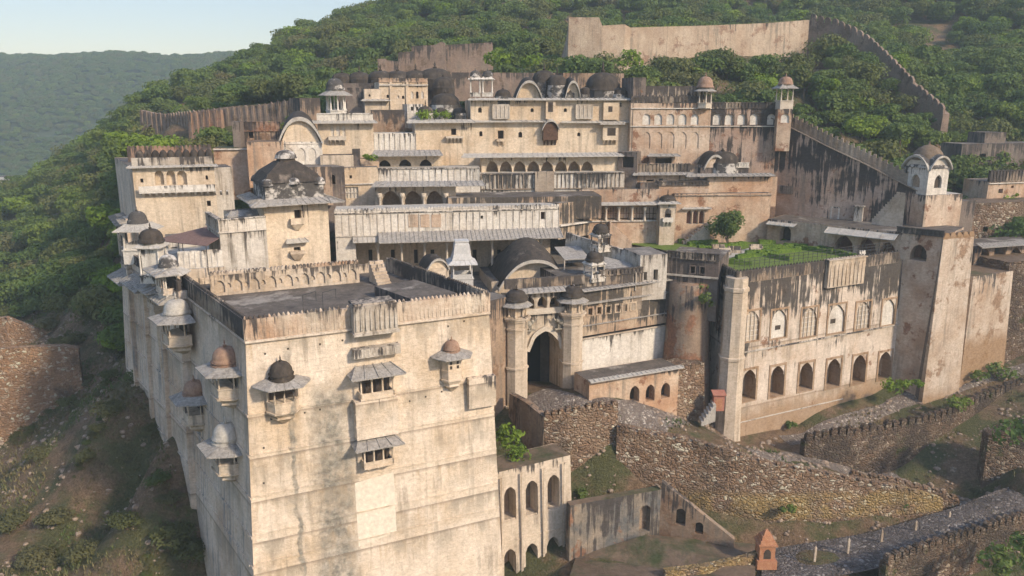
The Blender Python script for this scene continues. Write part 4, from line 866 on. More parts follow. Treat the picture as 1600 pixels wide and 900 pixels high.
mb = MB(); mb.box(F.pt(a-.75, z, -.05), F.u*1.5, F.n*.7, V(0, 0, .6)); mb.prism([F.pt(a-.7, z, 0), F.pt(a+.7, z, 0), F.pt(a+.2, z-.8, 0), F.pt(a-.2, z-.8, 0)], [F.pt(a-.7, z, .6), F.pt(a+.7, z, .6), F.pt(a+.1, z-.6, .2), F.pt(a-.1, z-.6, .2)]); mb.build('balcony', 'cream', hall, ztop=z+5)
a, z = F.pix(465, 396, .3)
mb = MB(); mb.box(F.pt(a-.8, z, -.05), F.u*1.6, F.n*.6, V(0, 0, .25)); mb.box(F.pt(a-.8, z+.8, -.05), F.u*1.6, F.n*.1, V(0, 0, .15)); mb.prism([F.pt(a-.8, z, 0), F.pt(a+.8, z, 0), F.pt(a+.3, z-.9, 0), F.pt(a-.3, z-.9, 0)], [F.pt(a-.8, z, .6), F.pt(a+.8, z, .6), F.pt(a+.3, z-.7, .2), F.pt(a-.3, z-.7, .2)]); b2 = mb.build('balcony', 'gatew', hall, ztop=z+5)
eave(b2, F, z+1.5, a-.9, a+.9, proj=.8, drop=.3, mat='eavew', ret=.3)
# lower terrace block on its left
T0 = DY(343, 364, 80.5); T1 = DZ(416, 358, T0.z); lt, lf = block('hall_terrace_block', 'whitewashed terrace block with weathered lower wall left of the painted hall', 'building', back(T0, T1, 6.5), 22, 'whited', 'eavew')
parapet(lt, lf[0], h=1.5, mat='white', kind='panel', pitch=.9); parapet(lt, lf[3], h=1.5, mat='whited', kind='panel', pitch=.8)
T0 = DY(365, 335, 86); T1 = DZ(415, 331, T0.z); loggia, f_ = block('dark_loggia', 'shaded loggia with a stone eave at the foot of the pyramid roof', 'building', back(T0, T1, 4), 26, 'gatew', 'roofd', ops={0: []})
eave(loggia, f_[0], T0.z+.3, -.2, f_[0].L, proj=1.3, drop=.45, mat='eave', ret=.8)
mb = MB(); mb.box(f_[0].pt(.3, T0.z-2.2, .01), f_[0].u*(f_[0].L-.6), f_[0].n*.03, V(0, 0, 2.0)); mb.build('doorway', 'dark', loggia)  # wide dark sheet stands in for the shade inside the loggia
# courtyard with metal awning
aw = MB(); q = [DY(238, 375, 84), DY(327, 353, 88), DY(342, 372, 80.5), DY(322, 384, 79)]; aw.prism([p-V(0, 0, .06) for p in q], q)
awn = aw.build('metal_awning', 'metal', None, tags=('brown corrugated metal awning over the small court at left', 'awning'))
m = MB()
for p in q+[q[0].lerp(q[1], .5), q[0].lerp(q[3], .5)]: m.tube([p-V(0, 0, 3.0), p], .05, 5)
m.build('post', 'rail', awn)
T0 = DY(262, 372, 90); T1 = DZ(340, 366, T0.z); cr, f_ = block('court_back_room', 'white room with dark doorways under the metal awning', 'building', back(T0, T1, 3), 24, 'white', 'roof', ops={0: [O(Face(T0, T1), 268, 386, 277, 393, dep=.7), O(Face(T0, T1), 298, 385, 307, 394, dep=.7), O(Face(T0, T1), 321, 380, 332, 391, dep=.7)]})
T0 = DY(277, 394, 79); T1 = DZ(346, 398, T0.z); cw, f_ = block('panelled_court_wall', 'white panelled wall in front of the awning court', 'wall', back(T0, DY(347, 391, 80.5), .4), 22.5, 'white', 'white')
mb = MB(); 
for i in range(8): mb.box(f_[0].pt(i*f_[0].L/8, T0.z-2.6, 0), f_[0].u*.12, f_[0].n*.08, V(0, 0, 2.5))
mb.build('pilaster', 'white', cw)
T0 = DY(196, 402, 84); b_, f_ = block('court_floor_block', 'pale terrace floor block of the court at left', 'terrace', [DY(235, 425, 77.5), DY(350, 417, 80), DY(350, 365, 94), DY(225, 370, 94)], 14, 'gatew', 'eavew')
# ---------- helper for the many frontal blocks: pixels of the top edge, depths of both ends
def fb(name, label, cat, x0, yt, x1, Y0, Y1, t, yb, mat, roofmat='roof', ops=None, parent=None, k=0.0, below=2.0):
    T0 = DY(x0, yt, Y0); q = DY(x1, yt, Y1); T1 = Vector((q.x, q.y, T0.z)); F = Face(T0, T1, k)
    oo = [O(F, *o[:5], **(o[5] if len(o) > 5 else {})) for o in (ops or [])]
    zb = DY(x0, yb, Y0).z-below
    r_, f_ = block(name, label, cat, back(T0, T1, t), zb, mat, roofmat, ops={0: oo}, parent=parent, k=k); return r_, f_
def ledge_at(parent, F, py, px=None, h=.12, p=.12, mat='white', a0=None, a1=None, name='ledge'):
    px = px or PX(F.pt(F.L/2, F.z))[0]; mb = MB(); ledge(mb, F, F.pix(px, py)[1], a0, a1, h, p); return mb.build(name, mat, parent, ztop=F.z+3)
def vault(parent, F, a0, a1, z0, rise, depth, mat='dome', tym='cream', th=.35, lip=.8, out=.3, name='curved_roof', rimmat='eavew', bulge=.3):
    """bangla roof: curved ridge vault, pale tympanum in front"""
    n = 18; mb = MB(); c = (a0+a1)/2; hw = (a1-a0)/2; arc = []
    for i in range(n+1):
        t = i/n*2-1; arc.append((c+hw*1.08*t, z0-lip*abs(t)**3*1.0+rise*(1-abs(t)**2.2)))
    fr = [F.pt(a, z+th, out) for a, z in arc]; mid = [F.pt(a, z+th+rise*bulge*(1-((a-c)/(hw*1.08))**2), -depth*.5) for a, z in arc]; bk = [F.pt(a, z+th, -depth) for a, z in arc]
    q1 = [x.lerp(y, .5)+V(0, 0, rise*.3*bulge*(1-abs(i/n*2-1)**2)) for i, (x, y) in enumerate(zip(fr, mid))]
    rows = [fr, q1, mid, bk]; vs = [p for r in rows for p in r]; m = n+1
    mb.add(vs, [(j*m+i, j*m+i+1, (j+1)*m+i+1, (j+1)*m+i) for j in range(3) for i in range(n)], 0, True)
    root = mb.build(name, mat, parent)
    mb = MB()
    for i in range(n):
        (x0, y0), (x1, y1) = arc[i], arc[i+1]; mb.prism([F.pt(x0, y0-.05, out), F.pt(x1, y1-.05, out), F.pt(x1, y1-.05, -.3), F.pt(x0, y0-.05, -.3)], [F.pt(x0, y0+th+.02, out+.02), F.pt(x1, y1+th+.02, out+.02), F.pt(x1, y1+th+.02, -.3), F.pt(x0, y0+th+.02, -.3)])
    mb.build('rim', rimmat, root)
    mb = MB(); pts = [(c-hw, z0-lip)]+[(c+(a-c)/1.08*.98, z) for a, z in arc]+[(c+hw, z0-lip)]; mb.add([F.pt(a, z, -.05) for a, z in pts], [tuple(range(len(pts)))]); mb.build('tympanum', tym, root, ztop=z0+9)
    return root
def sphere(mb, c, rx, ry, rz, n=10):
    prof = [(max(.001, math.sin(math.pi*i/8)), -math.cos(math.pi*i/8)) for i in range(9)]; c = Vector(c)
    vs = []; 
    for (r, z) in prof:
        for i in range(n): t = 2*math.pi*i/n; vs.append((c.x+rx*r*math.cos(t), c.y+ry*r*math.sin(t), c.z+rz*z))
    mb.add(vs, [(j*n+i, j*n+(i+1) % n, (j+1)*n+(i+1) % n, (j+1)*n+i) for j in range(8) for i in range(n)], 0, True)
# ---------- gatehouse
gz = DY(800, 645, 88).z
G0 = DY(800, 492, 88.6); G1 = DZ(903, 484, G0.z); u_ = (G1-G0); 
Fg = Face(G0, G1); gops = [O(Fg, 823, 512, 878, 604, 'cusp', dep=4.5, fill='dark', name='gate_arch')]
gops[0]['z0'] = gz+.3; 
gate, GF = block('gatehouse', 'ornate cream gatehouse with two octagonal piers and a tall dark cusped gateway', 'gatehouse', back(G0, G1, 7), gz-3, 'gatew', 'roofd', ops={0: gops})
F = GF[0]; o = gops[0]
mb = MB(); pts = outline('cusp', o['a0']+.05, (o['a0']+o['a1'])/2+.95, gz+.3, o['z1']-.35); mb.add([F.pt(a, z, -4.45) for a, z in pts], [tuple(range(len(pts)))]); mb.build('gate_shade_sheet', mottled('painted gateway shade', (.004, .003, .003), (.007, .006, .005), rough=1.0), gate)  # black sheet at the back of the recess paints the gateway's inner shade
ogv = MB(); pts = outline('cusp', o['a0']-.12, o['a1']+.12, o['z0'], o['z1']+.25)[2:]; pin = outline('cusp', o['a0']+.28, o['a1']-.28, o['z0'], o['z1']-.35)[2:]
for i in range(len(pts)-1):
    ogv.prism([F.pt(*pts[i], .02), F.pt(*pts[i+1], .02), F.pt(*pin[i+1], .02), F.pt(*pin[i], .02)], [F.pt(*pts[i], .3), F.pt(*pts[i+1], .3), F.pt(*pin[i+1], .3), F.pt(*pin[i], .3)])
ogv.build('arch_moulding', 'column', gate)
M['elephant'] = mottled('faded green grey painted stone', (.20, .18, .14), (.42, .37, .29), 2.5)
for (px, py, sg) in ((829, 506, 1), (875, 503, -1)):
    a, z = F.pix(px, py, .7); m = MB(); c = F.pt(a, z, .55); c0 = c.copy()
    sphere(m, c-F.u*sg*.35+V(0, 0, -.1), .75, .6, .62); sphere(m, c+F.u*sg*.4+V(0, 0, .28), .42, .42, .45); sphere(m, c+F.u*sg*.3+F.n*.32+V(0, 0, .25), .22, .08, .34)
    m.tube([c+F.u*sg*.7+V(0, 0, .2), c+F.u*sg*1.0+V(0, 0, .5), c+F.u*sg*1.25+V(0, 0, 1.0), c+F.u*sg*1.45+V(0, 0, 1.15)], [.2, .16, .1, .07], 8)
    for q in (-.75, -.15, .2): m.tube([c+F.u*sg*q+V(0, 0, -.4), c+F.u*sg*q+V(0, 0, -1.25)], [.2, .17], 8)
    m.box(c-F.u*.95-F.n*.6+V(0, 0, -1.45), F.u*1.9, F.n*1.0, V(0, 0, .2)); m.v = [tuple(c0+(Vector(q)-c0)*.62) for q in m.v]; m.build('elephant_statue', 'elephant', gate)
for (x, yb) in ((807, 645), (893, 640)):
    c = F.pt(F.pix(x, 560, .6)[0], 0, .5); mb = MB(); n = 8; zt = G0.z
    for (z0, z1, r) in ((gz-3, gz+.9, 1.5), (gz+.9, gz+1.1, 1.6), (gz+1.1, gz+5.6, 1.32), (gz+5.6, gz+5.8, 1.45), (gz+5.8, gz+10.3, 1.28), (gz+10.3, gz+10.5, 1.4), (gz+10.5, zt-.5, 1.28), (zt-.5, zt-.2, 1.5), (zt-.2, zt, 1.7)):
        A_ = [Vector((c.x+r*math.cos(2*math.pi*(i+.5)/8+.3), c.y+r*math.sin(2*math.pi*(i+.5)/8+.3), z0)) for i in range(8)]; mb.prism(A_, [Vector((p.x, p.y, z1)) for p in A_])
    mb.build('octagonal_pier', 'gatew', gate, ztop=zt+1)
    chhatri(gate, (c.x, c.y, zt), 2.2, 1.6, 8, dr=1.25, dh=1.0, base=0, mat='gatew', domemat='dome', eavemat='eave', over=.75, solid=True, name='pier_canopy', rot=.3)
B0 = F.pt(.9, 0, .0); Fb0 = Vector((B0.x, B0.y, DY(845, 458, 88.6).z)); Fb1 = F.pt(F.L-.9, 0, 0); Fb1.z = Fb0.z; Fq = Face(Fb0, Fb1)
bops = [O(Fq, x-7, 464, x+7, 489, 'cusp', dep=1.5, fill='dark', name='balcony_arch') for x in (828, 847, 866)]
for b in bops: b['z0'] = G0.z+.5
_, BF = block('x', '', '', back(Fb0, Fb1, 4), G0.z-.1, 'gatew', 'roofd', ops={0: bops}, parent=gate)
eave(gate, BF[0], Fb0.z+.35, -.3, BF[0].L+.3, proj=1.0, drop=.35, mat='eave', ret=.3)
mb = MB(); mb.box(BF[0].pt(-.2, G0.z-.05, -.1), BF[0].u*(BF[0].L+.4), BF[0].n*.6, V(0, 0, .12)); mb.box(BF[0].pt(-.2, G0.z+.05, .4), BF[0].u*(BF[0].L+.4), BF[0].n*.1, V(0, 0, .6)); mb.build('balcony_rail', 'column', gate)
mb = MB(); mb.box(BF[0].pt(-1.6, Fb0.z+.4, -.3), BF[0].u*(BF[0].L+3.4), -BF[0].n*.5, V(0, 0, 1.1)); mb.build('parapet', 'darkpar', gate)
# curved bangla hall behind the gate
V0 = DY(768, 440, 96); V1 = DZ(892, 434, V0.z); vh, vf = block('curved_roof_hall', 'hall behind the gate with a dark curved roof over a pale rounded gable', 'hall', back(V0, V1, 9), 14, 'gatew', 'roofd')
F = vf[0]; vault(vh, F, F.L*.10, F.L*.93, F.z-.1, 2.5, 8.5, tym='cream', th=.35, lip=.9, out=1.3, bulge=.75)
# gate's left return wall and right wall
b_, f_ = fb('gate_left_wall', 'brown stained wall strip between the tower and the gatehouse', 'wall', 764, 470, 796, 86, 88, 3, 640, 'brown')
b_, f_ = fb('windowed_gate_wall', 'long sooty wall with a row of small windows above white plaster right of the gatehouse', 'wall', 908, 452, 1052, 90.5, 97, 6, 520, 'sootcream', 'roofd', ops=[(x-3.2, y-5.5, x+3.2, y+5.5, 'rect', dict(dep=.6, sur=.18, gm='column')) for x, y in ((922, 487), (936, 485), (950, 484), (965, 482), (976, 481), (989, 479))], below=.5)
F = f_[0]; P4 = back(F.pt(0, F.z-6.0, -.0), F.pt(F.L, F.z-6.0, 0), 4)
ledge_at(b_, F, 466, 980, .18, .35, 'eave'); ledge_at(b_, F, 499, 980, .1, .2, 'eave'); eave(b_, F, F.z-.1, 0, F.L, proj=.6, drop=.15, mat='eave', ret=0)
zl = F.pix(980, 518)[1]; q0 = F.pt(0, zl, -.12); q1 = F.pt(F.L-.5, zl, -.12); lw, lf = block('x', '', '', back(q0, q1, 5), 4, 'white', 'roofd', parent=b_); ledge_at(b_, F, 519, 980, .14, .12, 'gatew')
b_, f_ = fb('low_front_arcade', 'low ochre outbuilding with three small arches and a dark slab roof', 'building', 921, 596, 1060, 84.5, 89.5, 3.5, 655, 'orange', 'roofd', ops=[(984, 603, 999, 629, 'cusp', dict(dep=1.2, name='arch')), (1009, 601, 1023, 627, 'cusp', dict(dep=1.2, name='arch')), (1033, 598, 1047, 622, 'cusp', dict(dep=1.2, name='arch'))])
eave(b_, f_[0], f_[0].z+.12, -.1, f_[0].L+.1, proj=.7, drop=.12, mat='eavew', ret=.1)
# round bastion
bz = MB(); c = DY(1078, 440, 96); bz.lathe((c.x, c.y, 5), [(3.5, 0), (3.2, 4), (2.8, 9), (2.55, 15), (2.5, c.z-5)], 22); bz.build('round_bastion', 'stucco', None, tags=('brown mottled round bastion between the gate wall and the garden wing', 'bastion'))
b_, f_ = fb('bastion_foot', 'pale rubble stone foot of the round bastion', 'wall', 1058, 575, 1100, 90, 92, 3, 645, 'rubble', 'rubble', k=.04)
# ---------- garden wing
GL = DY(1150, 440, 92); gzt = GL.z; GR = DZ(1440, 402, gzt); GB1 = Vector((53.5, 124, gzt)); GB0 = Vector((19.5, 117, gzt)); GL2 = DZ(1100, 413, gzt)
Fw = Face(GL, GR, .02); op = []
for i, (x, yt, yb, w_) in enumerate(((1174, 486, 533, 12), (1217, 484, 528, 12), (1264, 481, 526, 12), (1307, 476, 520, 13), (1348, 472, 514, 11), (1388, 468, 508, 10))):
    g = {0: (4, 6), 2: (4, 6), 4: (4, 6)}.get(i); d = dict(dep=.22, fill='white' if not g else 'lattice', name='niche', sur=.25)
    if g: d['grid'] = g; d['fill'] = 'gatew'; d['name'] = 'lattice_window'
    op.append((x-w_, yt, x+w_, yb, 'cusp', d))
for (x, yt, yb, w_) in ((1170, 578, 626, 10.5), (1214, 572, 619, 10.5), (1259, 567, 610, 10.5), (1302, 561, 605, 10.5), (1342, 555, 599, 10), (1382, 550, 592, 9.5)): op.append((x-w_, yt, x+w_, yb, 'cusp', dict(dep=1.9, fill='inner', name='arched_opening', sur=.3)))
op.append((1404, 546, 1419, 586, 'cusp', dict(dep=.25, fill='wing', name='niche', sur=.2)))
oo = [O(Fw, *o[:5], **o[5]) for o in op]
wing, WFc = block('garden_wing', 'long stained garden terrace wing with lattice windows above a row of cusped arches', 'building', [GL, GR, GB1, GB0, GL2], -1, 'wing', 'soil', ops={0: oo}, k=.02)
F = WFc[0]; a_, zz = F.pix(1300, 528); mb = MB(); ledge(mb, F, F.pix(1300, 526)[1], 0, F.L, .14, .2); ledge(mb, F, F.pix(1300, 626)[1]-.1, 0, F.L*.6, .1, .15); mb.build('ledge', 'whited', wing)
mb = MB()
for (x0, y0, x1, y1) in ((1212.5, 509, 1221, 528), (1299, 499, 1307, 517.5), (1344, 498, 1349, 507)):
    a0, a1, z0, z1 = F.rect(x0, y0, x1, y1); mb = MB(); mb.box(F.pt(a0, z0, -.29), F.u*(a1-a0), F.n*.05, V(0, 0, z1-z0)); mb.build('small_window', 'dark', wing)
band(wing, F, gzt-.3, 1.6, 0, F.L*.86, 'darkpar', pitch=.5)
band(wing, WFc[4], gzt-.3, 1.5, 0, WFc[4].L, 'darkpar', pitch=.5)
# projecting bay with lit parapet box
a0, a1 = F.rect(1286, 480, 1340, 480)[:2]; mb = MB(); zq = F.pix(1312, 446)[1]
mb.box(F.pt(a0-.1, zq, -.1), F.u*(a1-a0+.2), F.n*.6, V(0, 0, gzt+1.3-zq))
for i in range(9): x = a0+(i+.5)*(a1-a0)/9; pr = [(x-.14, zq+.2), (x+.14, zq+.2), (x+.14, gzt+.4), (x, gzt+.7), (x-.14, gzt+.4)]; mb.prism([F.pt(p, q, .48) for p, q in pr], [F.pt(p, q, .62) for p, q in pr])
mb.box(F.pt(a0-.25, gzt+1.2, -.4), F.u*(a1-a0+.5), F.n*1.1, V(0, 0, .12)); mb.build('parapet_bay', 'gatew', wing, ztop=gzt+2)
# iron railing
mb = MB(); r0, r1 = F.pt(.3, gzt+1.3, -.8), F.pt(F.L*.84, gzt+1.3, -.8); n = 34
for i in range(n+1): p = r0.lerp(r1, i/n); mb.tube([p, p+V(0, 0, 1.15)], .035, 4)
for h in (.35, .75, 1.12): mb.tube([r0+V(0, 0, h), r1+V(0, 0, h)], .03, 4)
mb.build('railing', 'rail', wing)
# corner turret
c = GL+Vector((.2, .4, 0)); mb = MB(); mb.lathe((c.x, c.y, 0), [(1.9, 0), (1.6, 6), (1.5, 14), (1.65, 14.1), (1.65, 14.4), (1.45, 14.5), (1.4, gzt-1.2), (1.55, gzt-1.1), (1.55, gzt-.7), (1.35, gzt-.6), (1.35, gzt+.5)], 8, smooth=False, rot=.3); mb.build('corner_turret', 'gatew', wing)
# dark house above the wing's left end
b_, f_ = fb('dark_corner_house', 'dark weathered flat roofed house with two small windows at the left corner of the garden', 'building', 1042, 402, 1124, 96.5, 94, 8, 470, 'sooty', 'roofd', ops=[(1079, 416, 1086, 427, 'rect', dict(dep=.5, sur=.12)), (1094, 417, 1101, 428, 'rect', dict(dep=.5, sur=.12))])
ledge_at(b_, f_[0], 433, 1085, .2, .25, 'whited'); parapet(b_, f_[0], h=.9, mat='darkpar', pitch=.5)
# ---------- buttress tower on the right
b0 = DY(1474, 374, 102); b1 = DZ(1522, 370, b0.z)
bt, bf = block('buttress_tower', 'tall right hand buttress tower, sunlit on its narrow front and dark on its left side', 'tower', [b0, b1, b1+Vector((2.5, 9, 0)), b0+Vector((-.9, 7, 0))], -2, 'buttress', 'roofd', k=.03)
parapet(bt, bf[0], h=.5, mat='buttress', kind='merlon', pitch=1.0)
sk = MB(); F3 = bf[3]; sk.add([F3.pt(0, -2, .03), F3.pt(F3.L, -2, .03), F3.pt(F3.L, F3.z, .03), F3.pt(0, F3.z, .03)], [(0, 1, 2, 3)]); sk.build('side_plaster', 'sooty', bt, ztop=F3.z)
b_, f_ = fb('right_retaining_wall', 'plastered retaining wall with brown stone showing, right of the buttress', 'wall', 1521, 432, 1582, 104.5, 108, 8, 590, 'buttress', 'soil', k=.03)
b_, f_ = fb('far_right_wall', 'dark rubble wall at the right edge under the ruined arcade', 'wall', 1578, 410, 1680, 108, 113, 6, 590, 'rubbled', 'soil')
b_, f_ = fb('ruined_right_arcade', 'ruined small arcade with a broken eave at the right edge', 'building', 1524, 385, 1660, 112, 117, 5, 440, 'brown', 'roofd', ops=[(1532, 388, 1546, 405, 'cusp', dict(dep=1, name='arch')), (1553, 387, 1570, 410, 'rect', dict(dep=1.4, name='arch')), (1577, 387, 1596, 408, 'cusp', dict(dep=1, name='arch'))])
eave(b_, f_[0], f_[0].z+.3, 0, f_[0].L, proj=1.2, drop=.4, mat='eave')
b_, f_ = fb('right_rubble_terrace', 'rubble terrace wall with a small dark window at the right edge', 'wall', 1519, 318, 1680, 121, 126, 5, 390, 'rubble', 'soil', ops=[(1536, 354, 1543, 362, 'rect')])
b_, f_ = fb('ribbed_parapet_house', 'small ochre house with a dark ribbed parapet at the right edge', 'building', 1545, 284, 1670, 127, 131, 5, 318, 'orange', 'roofd', ops=[(1560, 295, 1567, 302, 'rect'), (1580, 290, 1584, 294, 'rect')])
parapet(b_, f_[0], h=1.9, mat='darkpar', pitch=.6); ledge_at(b_, f_[0], 286, 1590, .15, .25, 'white')
b_, f_ = fb('dark_hillside_house', 'dark half hidden ruin among the trees at the upper right', 'building', 1504, 225, 1670, 141, 146, 5, 262, 'sooty', 'roofd', ops=[(1572, 254, 1592, 266, 'cusp', dict(dep=1, name='arch')), (1530, 240, 1540, 250, 'rect')])
b2, f_ = fb('dark_hillside_tower', 'square dark stump of a tower above the ruin at the upper right', 'tower', 1540, 207, 1573, 144, 145, 4, 230, 'sooty', 'roofd')
# ---------- right side of the garden: arcade
rz = 27.3; R0 = DZ(1200, 342, rz); R1 = b0.copy(); R1.z = rz; Fr = Face(R0, R1)
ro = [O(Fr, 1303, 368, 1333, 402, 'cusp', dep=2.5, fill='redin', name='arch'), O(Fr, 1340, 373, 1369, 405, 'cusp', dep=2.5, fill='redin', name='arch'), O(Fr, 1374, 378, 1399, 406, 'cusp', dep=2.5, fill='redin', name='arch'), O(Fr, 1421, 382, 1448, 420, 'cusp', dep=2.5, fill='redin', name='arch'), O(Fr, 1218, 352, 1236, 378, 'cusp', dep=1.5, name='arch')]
for o in ro: o['z0'] = max(o['z0'], gzt+.1)
ga, gf = block('garden_side_arcade', 'shaded pink arcade along the right side of the garden', 'arcade', [R0, R1, R1+Vector((7, 8, 0)), R0+Vector((8, 9, 0))], -1, 'uppw', 'roofd', ops={0: ro})
F = gf[0]; a0 = F.pix(1294, 360)[0]; a1 = F.pix(1402, 380)[0]; eave(ga, F, rz-.35, a0, a1, proj=1.6, drop=.6, mat='eavew', ret=0, pitch=1.6); a0 = F.pix(1202, 348)[0]; a1 = F.pix(1245, 348)[0]; eave(ga, F, rz-.4, a0, a1, proj=1.1, drop=.3, mat='eavew', ret=0)
parapet(ga, F, h=.8, mat='darkpar', a0=F.pix(1400, 370)[0], pitch=.5)
# sloping dark wall
LT = [(1205, 185, 123.6), (1222, 193, 123), (1290, 228, 119), (1350, 256, 116), (1402, 283, 113.4), (1460, 312, 111)]
pts = [DY(*p) for p in LT]; lw = MB(); Lb = 26.5; n = len(pts); d = (pts[-1]-pts[0]); d.z = 0; d.normalize(); nn_ = Vector((d.y, -d.x, 0))
for i in range(n-1):
    p, q = pts[i], pts[i+1]; seg = 3
    for j in range(seg):
        a, b = p.lerp(q, j/seg), p.lerp(q, (j+1)/seg); lw.add([(a.x, a.y, Lb), (b.x, b.y, Lb), b, a], [(0, 1, 2, 3)]); lw.add([a, b, b-nn_*1.5, a-nn_*1.5], [(0, 1, 2, 3)]); lw.add([a-nn_*1.5, b-nn_*1.5, (b.x-nn_.x*1.5, b.y-nn_.y*1.5, Lb), (a.x-nn_.x*1.5, a.y-nn_.y*1.5, Lb)], [(0, 1, 2, 3)])
slw = thing('sloping_palace_wall', 'high pinkish wall with heavy black runs, its parapet sloping down to the right', 'wall', (pts[2].x, pts[2].y, Lb))
ob = lw.build('wall', 'pink', slw)
me = ob.data; co = np.array([v_.co for v_ in me.vertices]); wx = co[:, 0]+pts[2].x
zt_ = np.interp(wx, [p.x for p in pts], [p.z for p in pts]); me.attributes['drop'].data.foreach_set('value', (zt_-(co[:, 2]+Lb)).astype(np.float32))
cp_ = MB()
for i in range(n-1):
    p, q = pts[i], pts[i+1]; m = int((q-p).length/.8)
    cp_.prism([p+nn_*.2, q+nn_*.2, q-nn_*.1, p-nn_*.1], [x+V(0, 0, .12) for x in (p+nn_*.2, q+nn_*.2, q-nn_*.1, p-nn_*.1)])
    cp_.prism([p-nn_*1.1, q-nn_*1.1, q-nn_*1.5, p-nn_*1.5], [x+V(0, 0, 1.5) for x in (p-nn_*1.1, q-nn_*1.1, q-nn_*1.5, p-nn_*1.5)])
    for j in range(m): c = p.lerp(q, (j+.5)/m)-nn_*1.05; cp_.prism([c-d*.2, c+d*.2, c+d*.2-nn_*.4, c-d*.2-nn_*.4], [x+V(0, 0, 1.9) for x in (c-d*.2, c+d*.2, c+d*.2-nn_*.4, c-d*.2-nn_*.4)])
cp_.build('parapet', 'darkpar', slw)
Fl = Face(Vector((pts[0].x, pts[0].y, 40)), Vector((pts[-1].x, pts[-1].y, 40)))
mb = MB(); a0, a1, z0, z1 = Fl.rect(1300, 325, 1309, 343, .1); mb.box(Fl.pt(a0, z0, .0), Fl.u*(a1-a0), Fl.n*.1, V(0, 0, z1-z0)); o1 = mb.build('window', 'dark', slw); mb = MB(); mb.box(Fl.pt(a0-.25, z0-.1, 0), Fl.u*.22, Fl.n*.2, V(0, 0, z1-z0+.3)); mb.box(Fl.pt(a1+.03, z0-.1, 0), Fl.u*.22, Fl.n*.2, V(0, 0, z1-z0+.3)); mb.box(Fl.pt(a0, z1, 0), Fl.u*(a1-a0), Fl.n*.2, V(0, 0, .2)); mb.build('frame', 'white', o1)
for (x, y) in ((1279, 306), (1287, 306), (1294.5, 307), (1304, 308), (1327, 309)): mb = MB(); a, z = Fl.pix(x, y, .1); mb.box(Fl.pt(a-.15, z-.18, 0), Fl.u*.3, Fl.n*.1, V(0, 0, .36)); mb.build('wall_hole', 'dark', slw)
mb = MB(); a0, a1, z0, z1 = Fl.rect(1216, 290, 1239, 303, .1); 
for i in range(7): mb.box(Fl.pt(a0+(a1-a0)*i/7, z0, 0), Fl.u*.14, Fl.n*.12, V(0, 0, z1-z0))
mb.box(Fl.pt(a0, z0, 0), Fl.u*(a1-a0), Fl.n*.05, V(0, 0, z1-z0)); mb.build('grille', 'sooty', slw)
a0, a1, z0, z1 = Fl.rect(1336, 322, 1349, 347, .3); mb = MB(); mb.box(Fl.pt(a0, z0, -.1), Fl.u*(a1-a0), Fl.n*1.2, V(0, 0, z1-z0)); mb.box(Fl.pt(a0-.2, z1, -.1), Fl.u*(a1-a0+.4), Fl.n*1.5, V(0, 0, .15)); mb.build('door_porch', 'whited', slw)
# kiosk house with two curved gables on its plinth
kc = DY(1447, 305, 110.5); kz = kc.z; ku = Vector((math.cos(math.radians(-38)), math.sin(math.radians(-38)), 0))
uL = Vector((-.35, .937, 0)).normalized(); uR = Vector((.937, .35, 0)).normalized(); wL, wR = 4.3, 3.7
K = [kc+uL*wL, kc, kc+uR*wR, kc+uR*wR+uL*wL]; zt = DY(1447, 262, 110.5).z
for p in K: p.z = zt
ko = {0: [], 1: []}
for i in (0, 1):
    Fk = Face(K[i], K[i+1]); ko[i] = [dict(k='cusp', a0=Fk.L*.34, a1=Fk.L*.70, z0=kz+.9, z1=kz+2.7, dep=.35, fill='inner' if i == 0 else 'dark', name='arched_window')]
kiosk, kf = block('domed_gable_kiosk', 'small cream kiosk with two curved gables and brown dome ending the sloping wall', 'kiosk', K, kz, 'white', 'roofd', ops=ko)
for i in (0, 1): vault(kiosk, kf[i], 0, kf[i].L, zt+.1, 1.25, 3.4, mat='domebw', tym='white', th=.22, lip=.45, out=.45, name='curved_gable')
m = MB(); cc = sum(K, Vector())/4; m.lathe((cc.x, cc.y, zt+.9), [(2.1, 0), (2.05, .4), (1.8, 1.0), (1.3, 1.6), (.6, 1.95), (.15, 2.1), (.1, 2.4), (.02, 2.6)], 20); m.build('dome', mottled('brown earthen dome', (.14, .10, .065), (.23, .17, .115), 1.5), kiosk)
K2 = [kc+uL*5.0-uR*.3-uL*.2, kc-uR*.3-uL*.3, kc+uR*6.5-uL*.3, kc+uR*6.5+uL*5.0]
for p in K2: p.z = kz-.01
pl, pf = block('kiosk_plinth', 'high pinkish plinth block carrying the domed gable kiosk', 'building', K2, 26.5, 'uppw', 'eavew')
b_, f_ = fb('dark_wall_by_plinth', 'dark stained wall right of the kiosk plinth', 'wall', 1452, 318, 1524, 112.5, 116, 5, 375, 'sooty', 'roofd')
st = MB(); s0 = DY(1362, 345, 113); s1 = DY(1404, 300, 110.8); n = 12
for i in range(n): p = s0.lerp(s1, i/n); q = s0.lerp(s1, (i+1)/n); dd = (q-p); dd.z = 0; st.box((p.x, p.y, 25.5), dd, Vector((.5, -1.2, 0)), V(0, 0, q.z-25.5))
st.build('stairs', 'gatew', None, tags=('steep pale stairway climbing to the kiosk plinth', 'stairs'))
